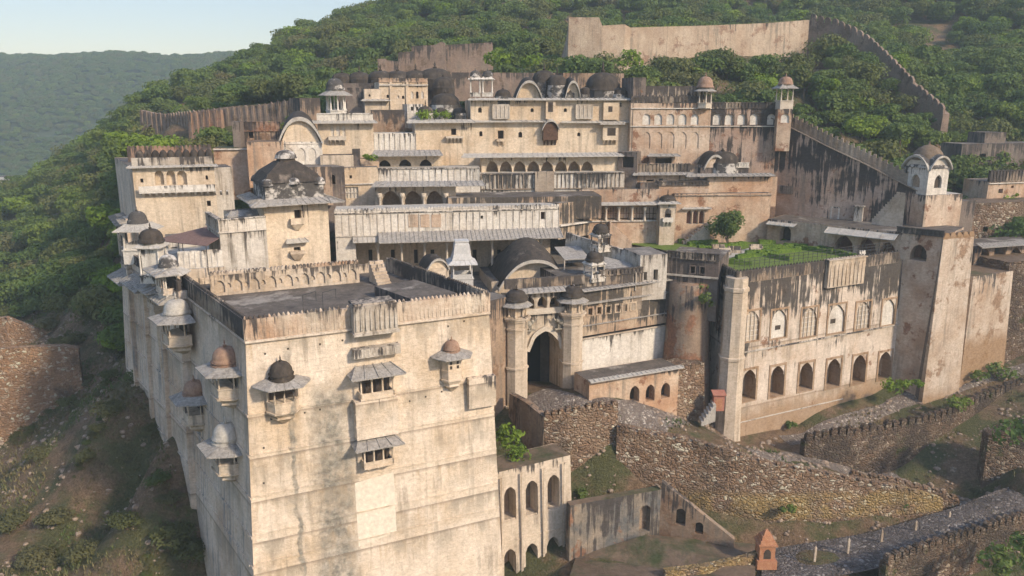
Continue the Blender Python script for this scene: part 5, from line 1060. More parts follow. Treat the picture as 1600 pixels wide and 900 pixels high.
# ---------- upper terrace wall with chhatris
U0 = DY(986, 160, 121); b_, f_ = fb('upper_terrace_wall', 'long upper terrace wall with two rows of blind arches and a domed kiosk at each end', 'wall', 986, 160, 1112, 122.5, 123.6, 5, 250, 'uppw', 'soil', ops=[(x-6.2, 178, x+6.2, 195, 'round', dict(dep=.2, fill='white', name='niche')) for x in (1010, 1028.5, 1047.5, 1066.5, 1085.5)]+[(x-6.2, 206, x+6.2, 232, 'cusp', dict(dep=.12, fill='uppw', name='niche')) for x in (1010, 1028.5, 1047.5, 1066.5, 1085.5)])
F = f_[0]; band(b_, F, F.z-.1, 1.1, 0, F.L, 'darkpar', pitch=.5); ledge_at(b_, F, 170, 1050, .12, .2, 'white'); ledge_at(b_, F, 198, 1050, .14, .2, 'whited'); mb = MB(); mb.box(F.pt(.2, F.z, -.5), F.u*(F.L-1.5), -F.n*.6, V(0, 0, 2.4)); mb.build('rear_parapet', 'darkpar', b_)
b2, f2 = fb('upper_terrace_wall', 'black streaked right half of the upper terrace wall with four pale blind arches', 'wall', 1111, 169, 1232, 123.6, 123.2, 5, 262, 'pink', 'soil', ops=[(x-6.2, 178, x+6.2, 195, 'round', dict(dep=.2, fill='white', name='niche')) for x in (1120, 1139, 1158.5, 1178, 1205)])
F2 = f2[0]; ledge_at(b2, F2, 198, 1170, .14, .2, 'whited'); parapet(b2, F2, h=.9, mat='darkpar', pitch=.5)
chhatri(b_, DY(1100, 168, 123.3), 1.9, 2.0, 6, dr=1.15, dh=1.5, base=.6, mat='column', domemat='domeb', over=.7)
tw_, tf_ = fb('kiosk_turret', 'slim pink turret topped by an open white kiosk, right end of upper terrace', 'turret', 1216, 170, 1238, 121.6, 121.4, 2.2, 215, 'uppw', ops=[(1220, 178, 1233, 192, 'round', dict(dep=.15, fill='white', name='niche'))])
chhatri(tw_, (sum([f.T0 for f in tf_], Vector())/4)+V(0, 0, .0), 1.9, 2.1, 4, dr=1.0, dh=1.0, base=1.1, mat='column', domemat='domeb', over=.75, rot=.1)
M['cleanw'] = mottled('clean white paint', (.42, .41, .38), (.56, .54, .50), 1.5, (1, 1, .6), (.38, .35, .31), (.6, .75), bumpd=.02)
# ---------- main upper palace
mp, mf = fb('main_palace_range', 'broad cream main palace range under the hill with projecting windows and dark roof domes', 'palace', 735, 157, 984, 121, 124, 12, 245, 'cream', 'roofd', ops=[
    (855.5, 158, 865, 176, 'cusp', dict(dep=.9)), (829, 169, 834, 175, 'round', dict(dep=.4)), (881, 169, 886, 175, 'round', dict(dep=.4)), (950, 165, 958, 176, 'rect', dict(dep=.7)), (747, 168, 753, 176, 'round', dict(dep=.4)), (778, 167, 788, 175, 'rect', dict(dep=.4)),
    (778, 204, 787, 218, 'rect', dict(dep=.7)), (749, 205, 754, 213, 'round', dict(dep=.4)), (810, 206, 816, 215, 'round', dict(dep=.4)), (902, 207, 907, 213, 'round', dict(dep=.4)), (949, 199, 962, 213, 'cusp', dict(dep=.8))])
F = mf[0]
def mk_eave(parent, F, x0, x1, py, proj=1.2, drop=.3, mat='eavew', ret=.5, pitch=.7, base=0): 
    a0 = F.pix(x0, py)[0]; a1 = F.pix(x1, py)[0]; z = F.pix((x0+x1)/2, py, proj*.6)[1]; return eave(parent, F, z+drop*.5, a0, a1, proj=proj, drop=drop, mat=mat, ret=ret, pitch=pitch, base=base)
mk_eave(mp, F, 736, 984, 155.5, 1.0, .25); mk_eave(mp, F, 736, 852, 190, .9, .22); mk_eave(mp, F, 880, 984, 191, .9, .22)
# bays
def bay(parent, F, x0, x1, yt, yb, pr=.8, mat='cream', win=None, corbel=True, name='projecting_bay'):
    a0, a1, z0, z1 = F.rect(x0, yt, x1, yb, pr); mb = MB(); mb.box(F.pt(a0, z0, -.1), F.u*(a1-a0), F.n*(pr+.1), V(0, 0, z1-z0))
    if corbel:
        m = max(2, int((a1-a0)/.5))
        for i in range(m): x = a0+(i+.5)*(a1-a0)/m; mb.prism([F.pt(x-.1, z0, 0), F.pt(x+.1, z0, 0), F.pt(x+.1, z0-.8, 0), F.pt(x-.1, z0-.8, 0)], [F.pt(x-.1, z0, pr), F.pt(x+.1, z0, pr), F.pt(x+.1, z0-.2, pr*.85), F.pt(x-.1, z0-.2, pr*.85)])
    o_ = mb.build(name, mat, parent, ztop=z1+3)
    if win: b0, b1, y0, y1 = F.rect(*win, pr); m = MB(); m.box(F.pt(b0, y0, pr-.02), F.u*(b1-b0), F.n*.04, V(0, 0, y1-y0)); m.build('window', 'dark', o_)
    return o_
b = bay(mp, F, 853, 868, 157, 186, .7, 'cream', (856.5, 159.5, 864, 175)); 
b = bay(mp, F, 943, 967, 160, 187, .6, 'cream', (950.5, 166, 957, 175), corbel=False); b = bay(mp, F, 942, 966, 195, 219, .8, 'cream', (949, 200, 962, 212)); mk_eave(b, F, 940, 968, 193, 1.4, .3)
b = bay(mp, F, 849, 872, 200, 219, .9, 'wood'); a0 = F.pix(848, 200, .9)[0]; a1 = F.pix(873, 200, .9)[0]; vault(b, Face(F.pt(a0, F.pix(860, 200, .9)[1], .9), F.pt(a1, F.pix(860, 200, .9)[1], .9)), 0, a1-a0, F.pix(860, 197, .9)[1], .7, 1.0, mat='eavew', tym='wood', th=.15, lip=.6, out=.3)
b = bay(mp, F, 776, 790, 217, 221, .6, 'cream')
for (x0, x1) in ((770, 796), (900, 926)):
    b = bay(mp, F, x0, x1, 163, 186, .5, 'whited', None, corbel=False); a0, a1, z0, z1 = F.rect(x0, 165, x1, 184, .5); m = MB()
    for i in range(5): m.box(F.pt(a0+(a1-a0)*i/4-.06, z0, .5), F.u*.12, F.n*.08, V(0, 0, z1-z0))
    m.build('pilaster', 'column', b)
# roofs of the main range
zt = F.z
def dome_on(parent, px, py, Y, r, h, mat='dome', fin=.8, name='dome', drum=.4, drummat='domebw', n=18):
    c = DY(px, py, Y); m = MB(); m.lathe(c, [(r*1.1, -1.5), (r*1.1, drum)], 12, smooth=False); d_ = m.build(name, drummat, parent); m = MB(); m.lathe(c+V(0, 0, drum), dome_prof(r, h, fin), n); m.build('cap', mat, d_); return d_
dome_on(mp, 941, 152, 127, 2.7, 3.0, fin=1.3, drum=.9); dome_on(mp, 915, 152, 126, 1.1, 1.2); dome_on(mp, 968, 151, 125, 1.1, 1.0)
for (x0, x1, yy, Y) in ((806, 846, 153, 122.6), (882, 906, 153, 123.5)):
    q0, q1 = DY(x0, yy, Y), DY(x1, yy, Y+.3); q1.z = q0.z; vault(mp, Face(q0, q1), 0, (q1-q0).length, q0.z+.3, 1.9, 5, mat='dome', tym='cream', th=.3, lip=.9, out=.8)
dome_on(mp, 850, 140, 127, 1.9, 2.0, drum=1.0); dome_on(mp, 870, 142, 125, 1.5, 1.7, drum=.8); dome_on(mp, 829, 150, 125, 1.6, 1.7); dome_on(mp, 888, 150, 125, 1.4, 1.5)
dome_on(mp, 786, 155, 122.5, 1.2, 1.1)
for x in (743, 762): chhatri(mp, DY(x, 150, 123), 1.5, 2.1, 4, dr=.75, dh=.7, base=.4, mat='white', domemat='domebw', eavemat='white', over=.45)
# rear dark wall standing above the range at right
b_, f_ = fb('dark_rear_pier', 'tall black pier of wall between the main range and the upper terrace', 'wall', 972, 122, 990, 127, 122.5, 2, 260, 'sooty')
b_, f_ = fb('rear_brown_wall', 'brown rear wall seen behind the roof domes of the main range', 'wall', 880, 114, 975, 135, 138, 3, 150, 'brown')
# lower cream part left
lp, lf = fb('left_palace_range', 'cream left part of the main range under a pale eave with plants on its roof', 'palace', 648, 192, 737, 119.5, 121, 8, 250, 'cream', 'soil', ops=[(705, 201, 713, 211, 'rect', dict(dep=.7)), (751, 205, 755, 212, 'round', dict(dep=.3))][:1])
F2 = lf[0]; mk_eave(lp, F2, 640, 736, 190, 1.3, .4); b = bay(lp, F2, 697, 725, 213, 216, .8, 'column')
for (x, s_) in ((665, 1.2), (690, 1.0), (718, 1.0)): dome_on(lp, x, 182, 123, s_, s_*.9, drum=.5)
dome_on(lp, 696, 170, 125, 2.2, 1.8, drum=.6, mat='dome', fin=.3)
# arcade under the main range
ar, af = fb('upper_arcade', 'cream arcade of eight cusped arches below the main palace range', 'arcade', 752, 243, 966, 118.2, 120.6, 3.5, 275, 'cream', 'eavew', ops=[(x-9.5, 252, x+9.5, 276, 'cusp', dict(dep=1.6, fill='inner', name='arch')) for x in (769, 790.5, 812, 833.5, 855, 876.5, 897, 917.5)])
mk_eave(ar, af[0], 726, 966, 243, 1.5, .45)
T0 = DY(748, 270, 116.3); bl, bf_ = fb('stained_balustrade_terrace', 'terrace front with a pale left and black streaked right balustrade under the upper arcade', 'terrace', 750, 271, 976, 116.2, 118.6, 3.2, 300, 'bw', 'eavew', below=1)
Fb = bf_[0]; am = Fb.pix(832, 280)[0]; mb = MB()
for i in range(int(Fb.L/.62)):
    a = .1+i*.62; mb.box(Fb.pt(a, Fb.z-2.2, 0), Fb.u*.14, Fb.n*.09, V(0, 0, 2.0))
mb.box(Fb.pt(0, Fb.z-.2, 0), Fb.u*Fb.L, Fb.n*.16, V(0, 0, .16)); mb.box(Fb.pt(0, Fb.z-2.4, 0), Fb.u*Fb.L, Fb.n*.2, V(0, 0, .16)); mb.build('balustrade', 'darkpar', bl, ztop=Fb.z)
bay(bl, Fb, 836, 866, 268, 300, .5, 'darkpar', None, corbel=False)
b_, f_ = fb('dark_recess_wall', 'dark recessed wall at the right end of the stained balustrade', 'wall', 966, 237, 996, 120.2, 119, 2, 310, 'sooty', ops=[(972, 245, 990, 262, 'rect', dict(dep=1))])
# ---------- middle left pieces
b_, f_ = fb('three_window_room', 'cream room with three cusped windows under a grey eave', 'building', 588, 240, 690, 116.5, 117.6, 4, 262, 'cream', 'eavew', ops=[(591, 250, 611, 263, 'cusp', dict(dep=1, name='arch')), (623, 249, 643, 262, 'cusp', dict(dep=1, name='arch')), (655, 249, 675, 262, 'cusp', dict(dep=1, name='arch'))]); mk_eave(b_, f_[0], 586, 686, 240, 1.8, .7, 'eave')
bb, f_ = fb('white_balustrade_terrace', 'terrace block with a long greyish white panelled balustrade', 'terrace', 590, 263, 750, 113.6, 115, 4, 300, 'white', 'eavew'); Fb = f_[0]; mb = MB()
for i in range(17): mb.box(Fb.pt(i*(Fb.L-.14)/16, Fb.z-2.0, 0), Fb.u*.14, Fb.n*.07, V(0, 0, 1.9))
mb.box(Fb.pt(0, Fb.z-.14, 0), Fb.u*Fb.L, Fb.n*.16, V(0, 0, .18)); mb.box(Fb.pt(0, Fb.z-2.2, 0), Fb.u*Fb.L, Fb.n*.2, V(0, 0, .15)); mb.build('balustrade', 'whited', bb, ztop=Fb.z)
ma, f_ = fb('middle_arcade', 'shaded middle arcade with three cusped arches and pale columns under a grey eave', 'arcade', 586, 288, 712, 110.3, 111.2, 4.5, 326, 'gatew', 'eave', ops=[(596, 298, 626, 327, 'cusp', dict(dep=3, fill='inner', name='arch')), (632, 298, 659, 327, 'cusp', dict(dep=3, fill='inner', name='arch')), (666, 298, 692, 327, 'cusp', dict(dep=3, fill='inner', name='arch'))]); mk_eave(ma, f_[0], 588, 752, 288, 1.6, .55, 'eave')
for x in (594, 629, 662.5, 697): mb = MB(); a, z = f_[0].pix(x, 326, .3); mb.lathe(f_[0].pt(a, z-.6, .3), [(.3, 0), (.3, .4), (.2, .5), (.17, 1.9), (.3, 2.1), (.38, 2.3), (.4, 2.8)], 10); mb.build('column', 'column', ma)
b_, f_ = fb('cream_window_box', 'small cream flat roofed house with a white lattice window left of middle arcade', 'building', 535, 262, 590, 112, 113, 5, 330, 'cream', 'roof', ops=[(538, 292, 560, 310, 'rect', dict(dep=.3, fill='lattice', grid=(4, 2), name='lattice_window')), (546, 274, 550, 279, 'rect', dict(dep=.3))]); ledge_at(b_, f_[0], 288, 560, .12, .25, 'white')
b_, f_ = fb('orange_stained_house', 'flat roofed room with orange stained plaster beside the cream window house', 'building', 561, 248, 592, 115, 115.6, 4, 290, 'orange', 'soil')
b_, f_ = fb('dark_stub_tower', 'narrow dark pillar like tower with a ruined top', 'tower', 550, 233, 560, 114, 114, 1.2, 262, 'sooty')
b_, f_ = fb('dark_brown_passage', 'dark brown passage wall between the painted hall and the cream window house', 'wall', 499, 262, 538, 108, 110, 6, 340, 'sooty', ops=[(516, 273, 524, 288, 'round', dict(dep=1))])
b_, f_ = fb('brown_orange_wall', 'low brown wall with orange patches behind the painted hall', 'wall', 455, 262, 518, 106, 108, 3, 300, 'brown')
b_, f_ = fb('flat_roof_link', 'flat roofed link building in mottled cream and grey', 'building', 500, 243, 552, 113, 114, 5, 262, 'gatew', 'roofd')
# vaulted hall
vh, vf = fb('barrel_roof_hall', 'cream hall with a big dark barrel roof and a rounded gable of three blind windows', 'hall', 436, 222, 503, 112.5, 114, 10, 262, 'white', 'roofd', ops=[(x-6, 231, x+6, 252, 'cusp', dict(dep=.12, fill='lattice', name='blind_window')) for x in (452.5, 471, 488)]); F = vf[0]
vault(vh, F, .1, F.L-.1, F.z+.4, 2.5, 9, th=.5, lip=.9, out=.6, tym='cream'); ledge_at(vh, F, 225, 470, .1, .1)
# chhatri block
cb, cf = fb('white_kiosk_block', 'cream block with a pale eave, roof railing and a white domed kiosk', 'building', 496, 192, 583, 116, 117.5, 8, 262, 'cream', 'eavew', ops=[(x-2.6, 196, x+2.6, 213, 'cusp', dict(dep=.15, fill='lattice', name='lattice_window')) for x in (519, 528, 537)]); F = cf[0]
mk_eave(cb, F, 490, 584, 191, 1.2, .35); parapet(cb, F, h=1.2, mat='white', kind='panel', pitch=.5, z=F.z+.2, out=.1); bay(cb, F, 513, 541, 213, 219, .8, 'column')
chhatri(cb, DY(526, 183, 118.2), 2.6, 2.6, 8, dr=1.25, dh=1.5, base=.9, mat='white', domemat='domebw', over=1.1)
b_, f_ = fb('panelled_white_house', 'greyish white panelled wall between the kiosk block and the left range', 'wall', 583, 208, 650, 118, 119, 3, 240, 'white', 'eavew'); Fb = f_[0]; mb = MB()
for i in range(9): mb.box(Fb.pt(i*(Fb.L-.14)/8, Fb.z-3.0, 0), Fb.u*.12, Fb.n*.07, V(0, 0, 2.9))
mb.build('pilaster', 'whited', b_)
b_, f_ = fb('cream_bays_house', 'tall cream house of three rounded bays with small windows in front of the dark domes', 'building', 592, 128, 668, 131, 133, 8, 185, 'cream', 'roofd', ops=[(604, 148, 608, 153, 'round', dict(dep=.4)), (620, 149, 624, 154, 'round', dict(dep=.2, fill='lattice')), (628, 149.5, 632, 154.5, 'round', dict(dep=.4)), (642, 143, 646, 154, 'round', dict(dep=.15, fill='lattice')), (650, 143, 654, 154, 'round', dict(dep=.4)), (658, 143, 662, 154, 'round', dict(dep=.15, fill='lattice'))]); F = f_[0]
ledge_at(b_, F, 134, 630, .25, .3, 'whited'); parapet(b_, F, h=.6, mat='parapet', pitch=.5)
for x in (611, 636): mb = MB(); a = F.pix(x, 150)[0]; mb.box(F.pt(a-.2, F.z-7, 0), F.u*.4, F.n*.25, V(0, 0, 7)); mb.build('pilaster', 'cream', b_)
b_, f_ = fb('low_cream_house', 'low cream house with a small round window left of the house of bays', 'building', 569, 139, 596, 130, 131, 5, 175, 'gatew', 'roofd', ops=[(576, 147, 579, 151, 'round', dict(dep=.3))]); mk_eave(b_, f_[0], 568, 603, 157, 1.0, .2)
b_, f_ = fb('dark_left_house', 'dark house left of the low cream house', 'building', 541, 137, 572, 131, 131, 5, 175, 'sooty', 'roofd')
b_, f_ = fb('white_end_wing', 'low white wing with two square windows at the foot of the house of bays', 'building', 636, 163, 662, 128, 129, 3, 180, 'white', 'eavew', ops=[(642, 167, 646, 173, 'rect', dict(dep=.4)), (650, 167, 654, 173, 'rect', dict(dep=.4))])
b_, f_ = fb('brown_broken_wall', 'brown broken wall below the house of bays', 'wall', 580, 172, 632, 124, 125, 3, 205, 'brown', 'soil')
b_, f_ = fb('ruined_corner_wall', 'brown ruined corner wall with fallen plaster at the left of the kiosk block', 'wall', 468, 153, 500, 124, 126, 4, 200, 'brown', 'soil')
# dark dome cluster
dc, df = fb('dark_dome_hall', 'long dark roof crowded with low black domes behind the house of bays', 'hall', 525, 130, 705, 138, 142, 9, 160, 'sooty', 'roofd')
for i, (x, s_) in enumerate(((535, 1.7), (562, 1.9), (595, 2.2), (622, 2.2), (650, 2.3), (680, 2.8))): dome_on(dc, x, 128, 141+i*.3, s_*1.05, s_*.75, drum=.3, drummat='dome', fin=.9)
dome_on(dc, 693, 140, 137, 1.7, 2.0, drum=.2, drummat='dome', fin=.2)
b_, f_ = fb('dark_long_rear_wall', 'long dark rear wall running right from the black domes', 'wall', 700, 113, 880, 146, 150, 2, 140, 'hilldark')
# left brown ramparts
b_, f_ = fb('brick_red_terrace', 'brown terrace block with a ribbed brick parapet left of the barrel roof', 'building', 365, 205, 438, 115, 116, 6, 250, 'brown', 'soil', ops=[(388, 206, 396, 216, 'rect')]); parapet(b_, f_[0], h=1.4, mat='redwall', pitch=.7)
b_, f_ = fb('plastered_terrace_house', 'cream and orange plastered house behind the small domes at left', 'building', 333, 232, 388, 110, 111, 6, 290, 'orange', 'soil'); ledge_at(b_, f_[0], 234, 360, .15, .3, 'white')
b_, f_ = fb('sooty_link_house', 'soot stained link wall right of the cream corner block', 'building', 334, 262, 362, 101, 102, 5, 340, 'whited', 'roofd')
b_, f_ = fb('orange_brown_wall', 'orange brown wall rising behind the painted hall', 'wall', 385, 222, 440, 108, 109, 5, 270, 'orange', 'soil')
b_, f_ = fb('narrow_dark_tower', 'narrow dark turret with a pale foot at the left end of the ramparts', 'tower', 362, 190, 373, 113, 113, 2, 215, 'sooty')
# ---------- long white wall and colonnade
S0_ = DY(522, 332, 100); S1_ = DY(874, 332, 105.0); S1_.z = S0_.z; Fs_ = Face(S0_, S1_)
zlow = Fs_.pix(700, 372)[1]
lw_, wf_ = block('long_white_hall', 'long white hall with a panelled wall over a shaded colonnade', 'hall', back(S0_, S1_, 6), zlow, 'white', 'eavew', ops={0: [O(Fs_, 751, 337, 755, 342), O(Fs_, 845, 331, 852, 343, fill='wood'), ]})
F = wf_[0]; mb = MB()
for i in range(34): mb.box(F.pt(i*(F.L-.1)/33, F.z-3.1, 0), F.u*.10, F.n*.06, V(0, 0, 2.7))
for y in (0.25, 3.15): mb.box(F.pt(0, F.z-y, 0), F.u*F.L, F.n*.14, V(0, 0, .12))
mb.build('panel_moulding', 'whited', lw_, ztop=F.z); parapet(lw_, F, h=.26, mat='white', kind='merlon', pitch=.4, thick=.3)
mb = MB(); 
for (x0, x1) in ((638, 653), (657, 671), (674, 689)): a0, a1, z0, z1 = F.rect(x0, 335, x1, 355); mb = MB(); mb.box(F.pt(a0, z0, 0), F.u*(a1-a0), F.n*.08, V(0, 0, z1-z0)); mb.build('pink_panel', 'uppw', lw_)
# end block left, back wall, eave, columns
a5 = F.pix(556, 390)[0]; e0 = F.pt(0, zlow, .02); e1 = F.pt(a5, zlow, .02); zc = 21.3
lb, lbf = block('x', '', '', back(e0, e1, 6), zc-2, 'white', 'white', parent=lw_)
q0 = F.pt(a5-.1, zlow+.5, -5.2); q1 = F.pt(F.L, zlow+.5, -5.2); Fbk = Face(q0, q1)
bo = [O(Fbk, x-3.0, 390, x+3.0, 412, dep=.4, name='doorway') for x in (579, 614, 650, 676, 742, 780, 815)]
lb2, lbf2 = block('x', '', '', back(q0, q1, .8), zc-2, 'cream', 'eavew', ops={0: bo}, parent=lw_)
eave(lw_, F, zlow+.9, F.pix(592, 372)[0], F.L, proj=2.4, drop=.95, mat='eave', ret=0, pitch=.55)
eave(lw_, F, zlow+.4, F.pix(552, 372)[0], F.pix(590, 372)[0], proj=1.2, drop=.5, mat='eavew', ret=0)
for x in (590, 627, 663, 698, 734, 769, 805, 845): mb = MB(); a, z = F.pix(x, 382, .3); mb.lathe(F.pt(a, zc, .3), [(.28, 0), (.28, .3), (.19, .4), (.16, zlow-zc-1.0), (.3, zlow-zc-.6), (.4, zlow-zc-.3), (.42, zlow-zc)], 10); mb.build('column', 'column', lw_)
mb = MB(); a0 = F.pix(592, 380)[0]; mb.box(F.pt(a0, zlow-.35, .15), F.u*(F.L-a0), F.n*.3, V(0, 0, .4)); mb.build('beam', 'column', lw_)
arch = MB(); 
sheet('hall_court', [DZ(548, 432, zc), DZ(900, 470, zc), DZ(960, 400, zc), DZ(870, 385, zc), DZ(555, 395, zc)], 'roof', 'brown paved court in front of the colonnade', 'courtyard', None, .3)
# white kiosk in the court
kp = DY(722, 452, 95)
wk = chhatri(None, kp, 2.4, 2.2, 4, dr=.01, dh=.01, base=1.5, mat='cleanw', domemat='cleanw', eavemat='cleanw', rail=.5, over=.85, name='white_court_kiosk', rot=.15)
tag(wk, 'white square kiosk with a tall pyramid roof standing in the court before the colonnade', 'kiosk')
mb = MB(); c = kp+V(0, 0, 3.95)
P = lambda r, z: [Vector((c.x+r*math.cos(math.pi/2*i+math.pi/4+.15), c.y+r*math.sin(math.pi/2*i+math.pi/4+.15), c.z+z)) for i in range(4)]
for (r0, z0, r1, z1) in ((1.75, -.1, 1.45, .6), (1.45, .6, 1.25, 1.7), (1.25, 1.7, 1.05, 2.0), (1.2, 2.0, 1.2, 2.15)): mb.prism(P(r0, z0), P(r1, z1))
mb.build('pyramid_roof', 'cleanw', wk)
# passage roofs at right of the tower roof
b_, f_ = fb('curved_shed', 'small shed with a curved dark roof behind the tower roof railing', 'building', 668, 420, 700, 88, 89, 3, 450, 'gatew', 'roofd'); vault(b_, f_[0], 0, f_[0].L, f_[0].z, .9, 3, th=.2, lip=.3, tym='cream')
# ---------- between the colonnade and the garden
b_, f_ = fb('orange_upper_wall', 'orange stained wall at the right end of the long white hall', 'wall', 873, 318, 922, 108, 112, 4, 352, 'sootcream', 'roofd'); ledge_at(b_, f_[0], 350, 897, .2, .5, 'white')
oa, of = fb('ochre_arcade', 'ochre arcade with five shaded bays behind wooden screens above the garden', 'arcade', 921, 318, 1030, 116.6, 117.4, 3, 378, 'orange', 'roofd', ops=[(x0, 323, x1, 344, 'rect', dict(dep=2, fill='redin', rev='gatew', name='bay', grid=(3, 2), gm='wood')) for x0, x1 in ((925, 944), (949, 964), (969, 984), (990, 1005), (1009, 1027))])
mk_eave(oa, of[0], 920, 1030, 319, 1.0, .3); ledge_at(oa, of[0], 346, 975, .15, .25, 'white')
for x in (946.5, 966.5, 987, 1007): mb = MB(); a, z = of[0].pix(x, 345, .12); mb.lathe(of[0].pt(a, z, .12), [(.24, 0), (.24, .3), (.16, .4), (.14, 1.5), (.3, 1.9), (.3, 2.1)], 8); mb.build('column', 'column', oa)
st = MB(); F = of[0]; s0 = F.pix(952, 344, .8); s1 = F.pix(986, 376, .8)
for i in range(12): t = i/12; a = s0[0]+(s1[0]-s0[0])*t; z = s0[1]+(s1[1]-s0[1])*(i+1)/12; st.box(F.pt(a, 22, .05), F.u*((s1[0]-s0[0])/12), F.n*1.3, V(0, 0, z-22))
st.build('stairs', 'orange', None, tags=('ochre stairway descending along the arcade front to the garden', 'stairs'))
tt = MB(); b2, f2 = fb('corner_oriel_turret', 'slim cream turret with an arched oriel window at the right end of the ochre arcade', 'turret', 1032, 318, 1056, 115.6, 115.8, 2.5, 378, 'gatew', ops=[(1039, 325, 1049, 341, 'cusp', dict(dep=.6))]); mk_eave(b2, f2[0], 1031, 1057, 318, .7, .2); bay(b2, f2[0], 1036, 1052, 341, 347, .6, 'white'); dome_on(b2, 1043, 316, 117, 1.2, .8, drum=.3)
b_, f_ = fb('ochre_long_wall', 'long ochre wall with a triple arched window behind the garden tree', 'wall', 1054, 303, 1205, 117.6, 118.6, 3, 380, 'orange', 'roofd', ops=[(x-4.2, 329, x+4.2, 350, 'cusp', dict(dep=.8, fill='redin', rev='column', name='arched_window')) for x in (1077, 1087, 1096.5)]); ledge_at(b_, f_[0], 306, 1130, .14, .15, 'darkpar', name='moulding'); mk_eave(b_, f_[0], 1070, 1105, 326, .6, .15)
st = MB(); F = f_[0]; s0 = F.pix(1109, 346, .8); s1 = F.pix(1066, 376, .8); n = 10
for i in range(n): t = i/n; a = s0[0]+(s1[0]-s0[0])*t; z = s0[1]+(s1[1]-s0[1])*(i+1)/n; st.box(F.pt(a, 22, .05), F.u*((s1[0]-s0[0])/n), F.n*1.3, V(0, 0, z-22))
st.build('stairs', 'gatew', None, tags=('pale stairway rising to the right under the triple arched window', 'stairs'))
b_, f_ = fb('upper_ochre_block', 'wide ochre block with a pale eave above the long ochre wall', 'building', 1106, 277, 1215, 119.4, 120.4, 3, 303, 'orange', 'roofd'); mk_eave(b_, f_[0], 1075, 1202, 274, 1.0, .3, 'eave')
b_, f_ = fb('tan_terrace_block', 'tan terrace block with a stained low parapet', 'building', 1028, 283, 1108, 118.4, 118.8, 3, 305, 'uppw', 'roofd'); parapet(b_, f_[0], h=.6, mat='darkpar', pitch=.5, z=f_[0].z-.6, out=.05)
b_, f_ = fb('dark_balustrade_room', 'low brown room under a long dark stained balustrade', 'building', 992, 274, 1078, 119.4, 120, 3, 302, 'uppw', 'roofd', ops=[(1010, 281, 1022, 284, 'rect'), (1030, 279, 1036, 286, 'rect', dict(dep=.4))]); F = f_[0]; mk_eave(b_, F, 992, 1078, 272, 1.0, .3, 'eave'); parapet(b_, F, h=1.5, mat='darkpar', pitch=.5, z=F.z+.3)
b_, f_ = fb('eaved_lookout', 'small brown lookout room with a flat eave on the dark terrace', 'building', 1016, 243, 1055, 121.4, 121.4, 2, 262, 'orange', 'roofd', ops=[(1024, 247, 1050, 256, 'rect', dict(dep=.8))]); mk_eave(b_, f_[0], 1016, 1056, 243, 1.0, .3, 'eave')
b_, f_ = fb('mossy_curved_roof_house', 'house with a mossy dark curved roof and a pale rounded gable', 'building', 1095, 262, 1170, 120.2, 121, 2.5, 278, 'sooty', 'roofd'); F = f_[0]; vault(b_, F, .6, F.L*.5, F.z+.1, 1.5, 5, th=.3, lip=.4, tym='uppw', out=.3, mat='dome'); parapet(b_, F, h=.7, mat='white', pitch=.4, a0=F.L*.55)
dome_on(b_, 1128, 258, 122.3, 2.4, 1.8, drum=.4, fin=.2)
for (x0, yt, x1, Y0, Y1, t_, yb, mt, rm) in ((700, 309, 940, 108.5, 110.5, 6, 322, 'sootcream', 'roofd'), (905, 296, 1034, 117.4, 118, 4, 320, 'uppw', 'roofd'), (992, 258, 1120, 121, 121.5, 3, 275, 'uppw', 'soil')):
    fb('flat_roofed_block', 'low flat roofed block with a %s roof between x' % rm if False else {700: 'low flat roofed block behind the long white hall', 905: 'dark flat roofed block behind the ochre arcade', 992: 'bare stepped terrace block at the foot of the upper terrace wall'}[x0], 'building', x0, yt, x1, Y0, Y1, t_, yb, mt, rm)
b_, f_ = fb('black_timber_room', 'dark small room in the angle above the ochre block', 'building', 1001, 286, 1030, 118, 118.4, 2, 305, 'sooty', 'roofd')
# passage between gate and garden
pw = strip_wall('grey_diagonal_wall', 'grey weathered diagonal wall running from the court to the garden house', 'wall', [(884, 363, 385, 104), (930, 378, 400, 101.5), (965, 388, 412, 99.5), (1003, 398, 425, 97.5)], 'whited', .5)
b_, f_ = fb('grey_white_house', 'greyish white house with two dark doorways beside the dark corner house', 'building', 1001, 399, 1043, 94.5, 95.5, 5, 445, 'whited', 'roof', ops=[(1006, 425, 1011, 438, 'rect'), (1021, 421, 1028, 438, 'rect')])
for (p0, p1, p2, p3, nm, lb_) in (((866, 387, 101), (905, 385, 103), (922, 405, 97), (882, 407, 96), 'slate_awning', 'grey slab awning left of the small domed kiosks'), ((944, 402, 99), (985, 412, 97), (994, 426, 94), (945, 420, 94.5), 'slate_awning', 'grey slab awning right of the small domed kiosks')):
    q = [DY(*p) for p in (p3, p2, p1, p0)]; mb = MB(); mb.prism(q, [p+V(0, 0, .1) for p in q]); ob = mb.build(nm, 'eave', None, tags=(lb_, 'awning')); 
    m = MB(); m.tube([q[0], q[0]-V(0, 0, 2.2)], .08, 6); m.build('post', 'column', ob); m = MB(); m.tube([q[1], q[1]-V(0, 0, 2.2)], .08, 6); m.build('post', 'column', ob)
for (x, y, Y, lb_) in ((928, 437, 93, 'small cream arched kiosk with a dark dome on the passage roof, the nearer of two'), (938, 391, 100, 'small cream arched kiosk with a dark dome on the diagonal wall, the farther of two')):
    p = DY(x, y, Y); ck = chhatri(None, p, 1.8, 1.7, 4, dr=1.0, dh=.95, base=.3, mat='white', domemat='dome', eavemat='white', over=.25, name='domed_kiosk', rot=.5, rail=.4); tag(ck, lb_, 'kiosk')
b_, f_ = fb('passage_block', 'dark flat roofed passage block right of the curved roof hall', 'building', 880, 436, 1004, 90.8, 94.5, 8, 470, 'darkpar', 'roofd'); parapet(b_, f_[0], h=.7, mat='darkpar', pitch=.5, a0=f_[0].L*.45)
